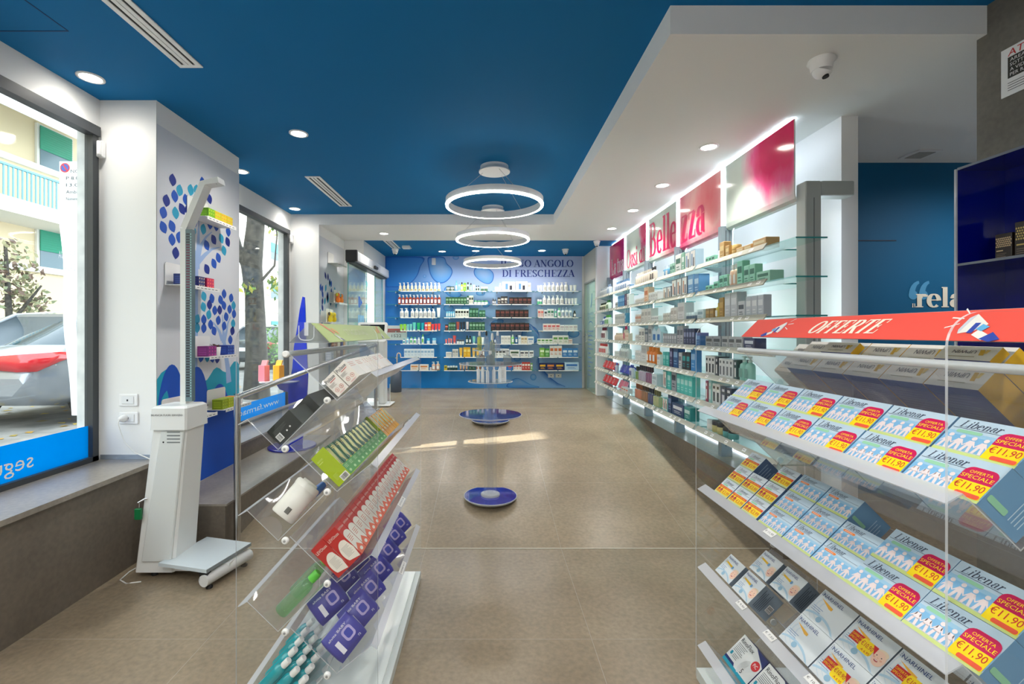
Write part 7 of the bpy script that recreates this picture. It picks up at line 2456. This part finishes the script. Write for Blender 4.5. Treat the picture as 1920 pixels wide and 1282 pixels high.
for px, dy, h, w, col, cc, lb in ((899, -.12, .25, .06, (226, 230, 130), (232, 232, 226), 'tall pale yellow spray bottle on the farther stand'), (912, -.05, .25, .055, (226, 236, 240), (24, 24, 26), 'tall clear spray bottle with a dark collar on the farther stand'),
                                  (933, -.10, .25, .06, (222, 230, 240), (236, 236, 240), 'tall clear spray bottle at the shelf side of the farther stand')):
    flask((px - VX) * (Y2 + dy) / F, Y2 + dy, z2d, 'tall', h, w, col, cc, lb)
z2e = S2(714)
for i, (px, dy, h) in enumerate(((897, -.1, .22), (905, -.12, .23), (914, -.16, .2), (926, -.16, .22), (937, -.12, .23), (944, -.06, .25))):
    if i == 5:
        g = G()
        g.rbox((-.035, -.03, 0), (.035, .03, h), WHITE2, .003)
        lines(g, frame((-.03, -.0305, .02), (1, 0, 0), (0, 0, 1)), .01, .12, .03, 5, .02, TXT)
        tag(g.obj('carton', None, ((px - VX) * (Y2 + dy) / F, Y2 + dy, z2e + .0006)), 'white upright carton on the lower disc of the farther stand', 'box')
    else:
        goods('spray', .045, h, .05, (232, 236, 240), (240, 240, 240), ((px - VX) * (Y2 + dy) / F, Y2 + dy, z2e + .0006), 0, 'white spray bottle on the lower disc of the farther stand, %s from the handrail side' % ORD[i + 1], 'white bottles on the farther disc stand')

# ------------------------------------------------------------------ sliding entrance door
t = thing('sliding_door', 'automatic glass sliding door with an aluminium header at the entrance', 'door', (-2.08, 6.72, 0))
HD = mat((206, 208, 208), .3, .5, name='aluminium_header')
g = G()
g.rbox((-.02, .03, 2.20), (.14, 2.2, 2.355), HD, .015)
g.box((-.028, .04, 2.18), (.10, 2.2, 2.20), mat((60, 64, 66), .5))
g.obj('header', t)
g = G()
g.rbox((-.022, -.02, 2.195), (.15, .03, 2.36), BLACK, .006)
g.obj('end_cap', t)
g = G()
g.rbox((.14, 1.0, 2.225), (.175, 1.2, 2.275), BLACK, .01)
g.obj('door_sensor', t)
SGL = clear_mat('door_glass', (240, 249, 248), (.9, .95, .95), 1.4)
for y0, y1, nm in ((.02, 1.06, 1), (1.62, 2.22, 2)):
    g = G()
    g.box((.0, y0, .03), (.012, y1, 2.18), SGL, ms=[SGL, SGL, mat((70, 160, 150), .2), SGL, mat((70, 160, 150), .2), SGL])
    leafo = g.obj('door_leaf', t)
    g = G()
    DBL = mat((20, 90, 180), .5)
    M = frame((.0135, y0, 0), (0, 1, 0), (0, 0, 1))
    if nm == 1:
        g.flat([(.62, 1.56), (.74, 1.63), (.62, 1.70)], M, DBL, .0005)
        g.rect(.52, 1.54, .6, 1.72, M, DBL, .0005)
        for k in range(3):
            g.rect(.5 + k * .12, 1.22, .59 + k * .12, 1.42, M, mat((120, 180, 220), .5), .0005)
        g.rect(.48, 1.05, .86, 1.17, M, DBL, .0005)
    else:
        g.rect(.1, 1.05, .4, 1.12, M, DBL, .0005)
        g.rect(.12, 1.15, .38, 1.32, M, mat((120, 180, 220), .5), .0005)
    g.obj('door_decal', leafo)
    g = G()
    g.box((-.004, y0, .0), (.016, y1, .03), HD)
    g.obj('bottom_rail', leafo)

# ------------------------------------------------------------------ dark blue acrylic cabinet on the stone pillar
DBA = mat((5, 16, 118), .04, name='deep_blue_acrylic', coat=1.0)
t = thing('wall_cabinet', 'glossy dark blue open display cabinet hung on the stone pillar', 'cabinet', (2.6, 1.3, 1.2))
yF, yN = 2.28, .75
zT, zS, zB = 1.962 - 1.2, 1.49 - 1.2, .62 - 1.2
g = G()
g.box((-.016, yN - 1.3, zB), (-.001, yF - 1.3, zT), DBA)
g.obj('back_panel', t)
g = G()
g.box((-.255, yF - 1.306, zB), (-.016, yF - 1.3, zT), DBA)
g.obj('end_panel', t)
g = G()
g.box((-.262, yF - 1.308, zB), (-.255, yF - 1.298, zT), ACRE)
g.obj('clear_edge', t)
for z in (zT - .006, zS - .012, 1.05 - 1.2, zB):
    g = G()
    g.box((-.255, yN - 1.3, z), (-.016, yF - 1.306, z + .012), DBA, ms=[DBA, DBA, DBA, DBA, DBA, mat((110, 116, 130), .3)])
    g.obj('cabinet_shelf', t)
g = G()
M = frame((-.0165, 2.20 - 1.3, 1.27 - 1.2), (0, -1, 0), (0, 0, 1))
write(g, 'Integratori', M, .02, 0, .07, mat((60, 90, 190), .3), .42, 'L', shear=.15)  # reflected word painted onto the glossy back panel, no real lettering here
g.obj('lettering', t)
def choc(x, y, w, h, d, label, band):
    g = G()
    g.rbox((-d / 2, -w / 2, 0), (d / 2, w / 2, h), mat((44, 34, 30), .45), .002)
    M = frame((-d / 2, w / 2, 0), (0, -1, 0), (0, 0, 1))
    GB = mat(band, .4)
    for j in range(5):
        for i in range(8):
            g.ell(w * (.1 + .115 * i + (.055 if j % 2 else 0)), h * (.52 + .075 * j), w * .045, h * .032, M, GB, .0006, 6)
    g.rect(w * .1, h * .34, w * .5, h * .38, M, GB, .0006)
    lines(g, M, w * .1, h * .24, w * .6, 3, h * .06, mat((150, 130, 110), .5), h * .012)
    g2 = g.obj('supplement_carton', None, (x, y, 1.4905))
    tag(g2, label, 'box')
choc(2.47, 2.155, .07, .125, .06, 'small dark brown carton with a beige honeycomb in the blue cabinet', (226, 196, 150))
choc(2.47, 2.066, .08, .165, .065, 'taller dark brown carton with an olive honeycomb in the blue cabinet', (196, 170, 96))
t = thing('display_card', 'black display card with a pale pink disc in the blue cabinet', 'card', (2.44, 1.99, 1.4905))
g = G()
g.box((-.02, -.09, 0), (.02, .035, .265), mat((34, 32, 32), .5))
g.obj('card', t)
g = G()
g.ell(.09, .13, .075, .125, frame((-.0205, .06, 0), (0, -1, 0), (0, 0, 1)), mat((226, 206, 214), .5), .0006, 24)
g.obj('disc', t)
# cartons in the lower compartment, glimpsed under the red sign
for i, (c1, lb) in enumerate((((30, 150, 90), 'green carton low in the blue cabinet'), ((230, 120, 140), 'pink carton low in the blue cabinet'), ((40, 140, 190), 'sky blue carton low in the blue cabinet'))):
    g = G()
    g.rbox((-.04, -.06, 0), (.04, .06, .09), mat(c1, .4), .002)
    tag(g.obj('carton', None, (2.46, 1.98 - i * .13, 1.0625)), lb, 'box')

# video surveillance notice
g = G()
g.box((2.594, 1.90, 2.326), (2.598, 2.30, 2.565), WHITE2)
M = frame((2.594, 2.30, 2.326), (0, -1, 0), (0, 0, 1))
write(g, 'ATTENZIONE', M, .03, .195, .034, RDD, .33, 'L', shear=.15)
g.rect(.03, .085, .36, .19, M, mat((46, 44, 40), .5), .0006)
for i, s in enumerate(('AREA', 'SOTTOPOSTA', 'A VIDEOSORVEGLIANZA', 'PER RAGIONI DI SICUREZZA')):
    write(g, s, M, .04, .166 - i * .024, .017, STKW, (.065, .15, .27, .3)[i], 'L', dz=.0012)
lines(g, M, .03, .06, .3, 4, .012, TXT, .003)
tag(g.obj('notice_poster'), 'white video surveillance notice ATTENZIONE on the stone pillar', 'poster')

# niche lettering
g = G()
MN = frame((0, 4.168, 0), (1, 0, 0), (0, 0, 1))
CRW = mat((232, 228, 214), .5, name='cream_letters')
QB = mat((70, 150, 200), .5, name='light_blue_quotes')
nx = lambda px: (px - VX) * 4.168 / F
nz = lambda py: EYE - (py - VY) * 4.168 / F
write(g, 'relax', MN, nx(1716), nz(576), nz(538) - nz(576), CRW, 5 * .115, 'L', serif, stem=.19, dz=.003)
write(g, 'Il', MN, nx(1709), nz(576), .035, CRW, .035, 'L', serif, dz=.003)
for px in (1712, 1731):
    cx, cz = nx(px), nz(553)
    g.ell(cx, cz, .042, .042, MN, QB, .001, 18)
    P = arc(cx + .06, cz - .0, .1, .13, 175, 95, 8)
    P2 = arc(cx + .06, cz - .0, .045, .105, 175, 95, 8)
    g.add([(x, y, .0012) for x, y in P] + [(x, y, .0012) for x, y in P2], [(i, i + 1, 10 + i, 9 + i) for i in range(8)], QB, MN)
tag(g.obj('wall_lettering'), 'cream serif word relax with blue quotation marks on the teal wall', 'lettering')

# ------------------------------------------------------------------ the street outside
GZ = -.15
g = G()
PAV = noise_mat('street_paving', (120, 120, 118), (160, 158, 154), 3, .85)
g.box((-40, -25, GZ - .2), (-3.0, 60, GZ), PAV)
tag(g.obj('street'), kind='structure')
g = G()
rnd = random.Random(2)
LV = [mat((206, 176, 70), .7), mat((180, 140, 60), .7), mat((150, 130, 60), .7)]
for i in range(420):
    x, y = -3.3 - rnd.random() * 5, -1 + rnd.random() * 14
    if (abs(x + 4.55) < .45 and abs(y - 8.95) < .45) or (abs(x + 3.9) < .4 and abs(y - 4.2) < .5):
        continue
    a, s = rnd.random() * 6, .03 + rnd.random() * .05
    g.add([(x + s * math.cos(a), y + s * math.sin(a), GZ + .004), (x + s * .6 * math.cos(a + 1.6), y + s * .6 * math.sin(a + 1.6), GZ + .012), (x - s * math.cos(a), y - s * math.sin(a), GZ + .004), (x + s * .6 * math.cos(a - 1.6), y + s * .6 * math.sin(a - 1.6), GZ + .006)], [(0, 1, 2, 3)], LV[i % 3])
tag(g.obj('fallen_leaves'), 'yellow fallen leaves scattered over the pavement outside', 'leaves', kind='stuff')

def building(name, label, x, y0, y1, h, col, floors, base, shut, balc, lift=.32):
    t = thing(name, label, 'building', (x, y0, GZ))
    wall = noise_mat('plaster_%d' % col[0], tuple(int(v * .96) for v in col), col, .5, .85)
    g = G()
    g.box((-8, 0, 0), (0, y1 - y0, h), wall)
    for k in range(1, floors):
        g.box((0, 0, k * h / floors - .1), (.12, y1 - y0, k * h / floors + .1), mat((226, 226, 220), .8))
    g.obj('wall', t)
    SH, GLS = mat(shut, .6), mat((96, 120, 130), .2)
    y = base
    i = 0
    while y < y1 - y0 - 1.5:
        for k in range(floors):
            z = k * h / floors + (h / floors) * lift
            hh = h / floors * .42
            g = G()
            g.box((.0, y - .65, z - .06), (.08, y + .65, z + hh + .06), mat((216, 214, 206), .7))
            g.box((.08, y - .55, z), (.1, y + .55, z + hh), GLS)
            g.box((.1, y - .57, z + hh * .45), (.13, y + .57, z + hh), SH)
            for q in range(10):
                g.box((.13, y - .57, z + hh * (.46 + .054 * q)), (.14, y + .57, z + hh * (.48 + .054 * q)), SH)
            g.obj('window', t)
        y += 3.1
        i += 1
    for (ya, yb, z) in balc:
        g = G()
        g.box((0, ya, z - .3), (1.5, yb, z), mat((226, 224, 216), .8))
        g.box((1.4, ya, z), (1.46, yb, z + .14), mat((206, 210, 210), .7))
        g.obj('balcony', t)
        g = G()
        n = int((yb - ya) / .13)
        RL = mat((120, 176, 196), .6)
        for q in range(n + 1):
            yy = ya + (yb - ya) * q / n
            g.box((1.4, yy - .018, z + .12), (1.43, yy + .018, z + 1.0), RL)
        g.box((1.38, ya, z + 1.0), (1.46, yb, z + 1.06), RL)
        g.obj('balcony_railing', t)
    return t
BLD = building('street_building', 'beige apartment building with blue balconies and green shutters across the street, first window', -15, 4, 24.5, 13.5, (226, 208, 172), 4, 2.4, (20, 140, 110), [(0, 20, 5.0), (0, 20, 9.9)], .0)
building('street_building', 'pale cream apartment building with turquoise shutters across the street, behind the street tree', -15.5, 24.7, 60, 14, (232, 222, 206), 5, 2.0, (90, 170, 176), [])
t = thing('street_building', 'added unseen wall across the street, slit high up to shape the sun streak', 'building', (-15, -25, GZ))  # added out of view; blocks the sun except through its slit
g = G()
BW = mat((214, 200, 172), .85)
sy0, sy1, sz0, sz1 = 25 + 1.42, 25 + 1.78, 8.95, 10.55
g.box((-.4, 0, 0), (0, sy0, 13.5), BW)
g.box((-.4, sy1, 0), (0, 29, 13.5), BW)
g.box((-.4, sy0, 0), (0, sy1, sz0), BW)
g.box((-.4, sy0, sz1), (0, sy1, 13.5), BW)
g.obj('wall', t)
g = G()                          # striped awning over a balcony of the beige building
AW = [mat((236, 236, 230), .8), mat((150, 156, 156), .8)]
for i in range(16):
    a0, a1 = i / 16, (i + 1) / 16
    g.add([(.2 + 2.0 * a0, 6, 8.8 - 1.5 * a0), (.2 + 2.0 * a0, 13, 8.8 - 1.5 * a0), (.2 + 2.0 * a1, 13, 8.8 - 1.5 * a1), (.2 + 2.0 * a1, 6, 8.8 - 1.5 * a1)], [(0, 1, 2, 3)], AW[i % 2])
g.obj('awning', BLD)

def car(label, x, y, rz, col, s=1.0):
    t = thing('car', label, 'car', (x, y, GZ), (0, 0, rz), 'cars parked in the street')
    PT = mat(col, .22, .55, coat=.8)
    GLS = mat((70, 84, 92), .06, .2)
    hw = .88 * s
    # stations along the length (x forward); each: x, half width, belt height, sill height, bulge
    st_ = [(-2.2, .70, .62, .42), (-2.12, .80, .92, .30), (-1.7, .86, 1.0, .24), (-.9, .88, 1.0, .22), (.6, .88, .96, .22), (1.5, .87, .90, .22), (2.05, .80, .74, .28), (2.2, .66, .56, .38)]
    g = G()
    rings = []
    for X_, w, zt, zb in st_:
        w *= s
        rings.append([(X_ * s, -w * .82, zb * s), (X_ * s, -w, (zb + .14) * s), (X_ * s, -w, (zb + (zt - zb) * .7) * s), (X_ * s, -w * .93, zt * s), (X_ * s, w * .93, zt * s), (X_ * s, w, (zb + (zt - zb) * .7) * s), (X_ * s, w, (zb + .14) * s), (X_ * s, w * .82, zb * s)])
    g.loft(rings, PT)
    g.obj('body', t)
    g = G()
    cab = [(-1.75, .74, .98, .98), (-.95, .62, 1.40, .98), (-.2, .61, 1.46, .96), (.45, .62, 1.40, .95), (1.25, .72, .96, .94)]
    rings = []
    for X_, w, zt, zb in cab:
        w *= s
        rings.append([(X_ * s, -w * 1.12, zb * s), (X_ * s, -w, zt * s), (X_ * s, w, zt * s), (X_ * s, w * 1.12, zb * s)])
    g.loft(rings, GLS)
    g.obj('windows', t)
    g = G()
    top_ = [(-1.0, .615, 1.392), (-.2, .615, 1.468), (.45, .615, 1.405)]
    rings = [[(X_ * s, -w * s, z * s), (X_ * s, -w * .8 * s, (z + .02) * s), (X_ * s, w * .8 * s, (z + .02) * s), (X_ * s, w * s, z * s), (X_ * s, w * s, (z - .03) * s), (X_ * s, -w * s, (z - .03) * s)] for X_, w, z in top_]
    g.loft(rings, PT)
    for sy in (-1, 1):
        g.tube([(-1.72 * s, sy * .8 * s, .99 * s), (-.98 * s, sy * .655 * s, 1.39 * s), (-.2 * s, sy * .645 * s, 1.46 * s), (.45 * s, sy * .655 * s, 1.4 * s), (1.2 * s, sy * .78 * s, .97 * s)], .035 * s, PT, 6)
        g.tube([(-.25 * s, sy * .66 * s, 1.44 * s), (-.2 * s, sy * .72 * s, .98 * s)], .03 * s, PT, 6)
    g.obj('roof', t)
    for sx in (-1.35, 1.38):
        for sy in (-1, 1):
            w = G()
            M = Matrix.Translation((sx * s, sy * hw * .9, .32 * s)) @ Matrix.Rotation(-sy * PI / 2, 4, 'X')
            w.lathe([(.30 * s, -.09 * s), (.32 * s, -.07 * s), (.32 * s, .06 * s), (.29 * s, .09 * s)], mat((24, 24, 26), .8), 24, M)
            wo = w.obj('wheel', t)
            r = G()
            r.lathe([(.2 * s, .085 * s), (.19 * s, .1 * s), (.05 * s, .095 * s)], mat((176, 180, 184), .3, .8), 20, M)
            r.obj('rim', wo)
    RL = mat((200, 24, 36), .12, coat=1.0)
    for sy in (-1, 1):
        g = G()
        zc = .80 * s
        rings = []
        for X_, Y_, a, b, e in ((-2.19, .30, -.07, .07, .03), (-2.20, .66, -.10, .10, .03), (-2.12, .81, -.10, .11, .04), (-1.9, .858, .0, .12, .03), (-1.66, .872, .07, .11, .02)):
            rings.append([(X_ * s - e * s, sy * Y_ * s, zc + a * s), (X_ * s - e * s, sy * (Y_ + .01) * s, zc + b * s), (X_ * s + .06 * s, sy * (Y_ - .05) * s, zc + b * s), (X_ * s + .06 * s, sy * (Y_ - .05) * s, zc + a * s)])
        g.loft(rings, RL)
        o = g.obj('tail_light', t)
        g = G()
        g.ell(0, 0, .09 * s, .05 * s, frame((-2.145 * s, sy * .56 * s, zc - .06 * s), (0, -1, 0), (0, 0, 1)), mat((246, 206, 200), .1), .012, 16)
        g.obj('lamp_lens', o)
    g = G()
    g.box((-2.215 * s, -.27 * s, .62 * s), (-2.195 * s, .27 * s, .74 * s), mat((236, 238, 240), .4))
    M = frame((-2.216 * s, .27 * s, .62 * s), (0, -1, 0), (0, 0, 1))
    write(g, 'CE', M, .42 * s, .03 * s, .07 * s, mat((40, 44, 60), .5), .1 * s, 'L')
    g.obj('number_plate', t)
    return t
car('silver saloon car parked outside the first window, seen from behind with a red tail light', -6.75, 8.3, PI / 2, (150, 156, 164), 1.12)
car('dark grey car parked outside the second window, behind the tree trunk', -8.2, 17.5, PI / 2 + .03, (84, 92, 100), 1.05)
car('grey car parked farther down the street, behind the shrub', -8.3, 22.6, PI / 2, (110, 116, 120), 1.05)

def tree(name, label, x, y, trunk, blobs, nleaf, cols, seed, lsz=.09):
    t = thing(name, label, 'tree', (x, y, GZ))
    BK = noise_mat('bark_' + str(seed), (52, 50, 46), (92, 88, 80), 14, .9, bump=.4)
    g = G()
    for pts, r in trunk:
        g.tube(pts, r, BK, 12)
    g.obj('trunk', t)
    g = G()
    rnd = random.Random(seed)
    M_ = [mat(c, .6) for c in cols]
    tot = sum(b[3] ** 2 for b in blobs)
    for (bx, by, bz_, br) in blobs:
        for i in range(int(nleaf * br ** 2 / tot)):
            d = Vector((rnd.gauss(0, 1), rnd.gauss(0, 1), rnd.gauss(0, 1))).normalized() * br * rnd.random() ** .45
            p = Vector((bx, by, bz_)) + d
            u = Vector((rnd.gauss(0, 1), rnd.gauss(0, 1), rnd.gauss(0, 1))).normalized() * lsz * (.6 + rnd.random() * .7)
            w = u.cross(Vector((rnd.gauss(0, 1), rnd.gauss(0, 1), rnd.gauss(0, 1)))).normalized() * lsz * .5
            g.add([p - u, p + w, p + u, p - w], [(0, 1, 2, 3)], M_[rnd.randrange(len(M_))])
    g.obj('foliage', t)
tx, ty = -4.55, 8.95
tree('street_tree', 'street tree with a thick grey trunk and green leaves outside the second window', tx, ty,
     [([(0.0, 0, 0), (.0, 0, .8), (-.04, 0, 2.0), (-.10, 0, 2.6), (-.02, 0, 3.4), (-.0, 0, 4.4), (.1, 0, 5.6)], [.25, .2, .17, .19, .16, .14, .1]), ([(-.1, 0, 2.5), (-.5, .2, 3.0), (-.9, .4, 4.2)], [.13, .1, .05]),
      ([(0, 0, 4.1), (.5, .2, 4.9), (1.0, .2, 5.4)], [.1, .06, .03]), ([(0, 0, 2.2), (.35, 0, 2.6), (.4, 0, 3.2), (.35, 0, 3.6)], [.03, .02, .015, .01])],
     [(.75, .3, 4.2, .6), (.55, .2, 3.5, .42), (1.0, .2, 4.8, .7), (.1, 0, 5.3, .9), (.4, .1, 2.2, .28), (-.4, .4, 4.6, .8), (.62, .1, 3.0, .22), (-.1, -.1, 2.15, .2)], 2400, [(110, 150, 70), (140, 172, 90), (90, 130, 60), (196, 190, 80)], 21, .075)
tree('bare_tree', 'small leafy tree with pinkish buds beyond the silver car', -11.2, 10.6, [([(0, 0, 0), (.05, 0, 1.5), (-.05, 0, 3.4)], [.09, .07, .03]), ([(0, 0, 1.4), (.6, .2, 2.4)], [.05, .02])], [(-.3, 0, 2.75, .85), (.1, .3, 2.0, .5)], 900, [(120, 130, 96), (150, 146, 110), (120, 100, 88)], 5, .08)
tree('street_shrub', 'green shrub by the parked cars outside the second window', -6.6, 14.6, [([(0, 0, 0), (0, 0, .8)], [.05, .03])], [(0, 0, .9, .7), (.2, .3, 1.2, .5)], 900, [(90, 136, 70), (120, 160, 90)], 8, .07)

t = thing('parking_sign', 'no parking sign on a grey pole outside the first window', 'street sign', (-3.62, 3.98, GZ))
g = G()
g.tube([(.03, .03, 0), (.03, .03, 2.9)], .025, mat((110, 124, 134), .4, .6), 12)
g.obj('pole', t)
g = G()
g.box((-.13, .0, 2.40), (.13, .006, 2.79), mat((232, 236, 238), .4))
g.obj('plate', t)
g = G()
M = frame((-.13, -.001, 2.40), (1, 0, 0), (0, 0, 1))
g.ell(.05, .335, .042, .042, M, mat((206, 40, 50), .5), .0006, 24)
g.ell(.05, .335, .033, .033, M, mat((50, 80, 160), .5), .001, 24)
g.flat([(.026, .362), (.034, .37), (.076, .31), (.068, .3)], M, mat((206, 40, 50), .5), .0014)
for i, s in enumerate(('NO 08', 'P 8.00', '13.00', 'Ambito', 'Nomentana')):
    write(g, s, M, .10 if i < 1 else .06, .29 - i * .06, .03, mat((60, 64, 72), .5), .14, 'L')
g.obj('sign_print', t)
t = thing('advertising_flag', 'white advertising flag outside the first window, lettering seen in reverse', 'flag', (-4.0, 4.35, GZ))
g = G()
g.tube([(.1, 0, 0), (.1, 0, 2.6), (.06, 0, 2.68)], .012, mat((150, 156, 160), .4, .5), 10)
g.lathe([(.2, .001), (.2, .03), (.03, .05)], mat((90, 94, 98), .6), 20, Matrix.Translation((.1, 0, 0)))
g.obj('pole', t)
g = G()
n = 14
P = []
for i in range(n + 1):
    z = .5 + 2.05 * i / n
    w = .08 + .12 * (i / n) ** .7
    P.append((z, w, .03 * math.sin(i * .8)))
g.add([(.09, o_, z) for z, w, o_ in P] + [(.09 - w, o_ * .5 + .01, z) for z, w, o_ in P], [(i, i + 1, n + 2 + i, n + 1 + i) for i in range(n)], mat((236, 238, 240), .7), smooth=True)
g.obj('banner', t)
g = G()
Mm = Matrix(((-1, 0, 0, .085), (0, 0, 1, -.035), (0, 1, 0, 2.0), (0, 0, 0, 1)))
for i, s in enumerate(('FARMACIA', 'DAL 4')):
    write(g, s, Mm, .0, -.12 * i, .07, mat((130, 140, 150), .6), .16 - .06 * i, 'L')
g.obj('lettering', t)
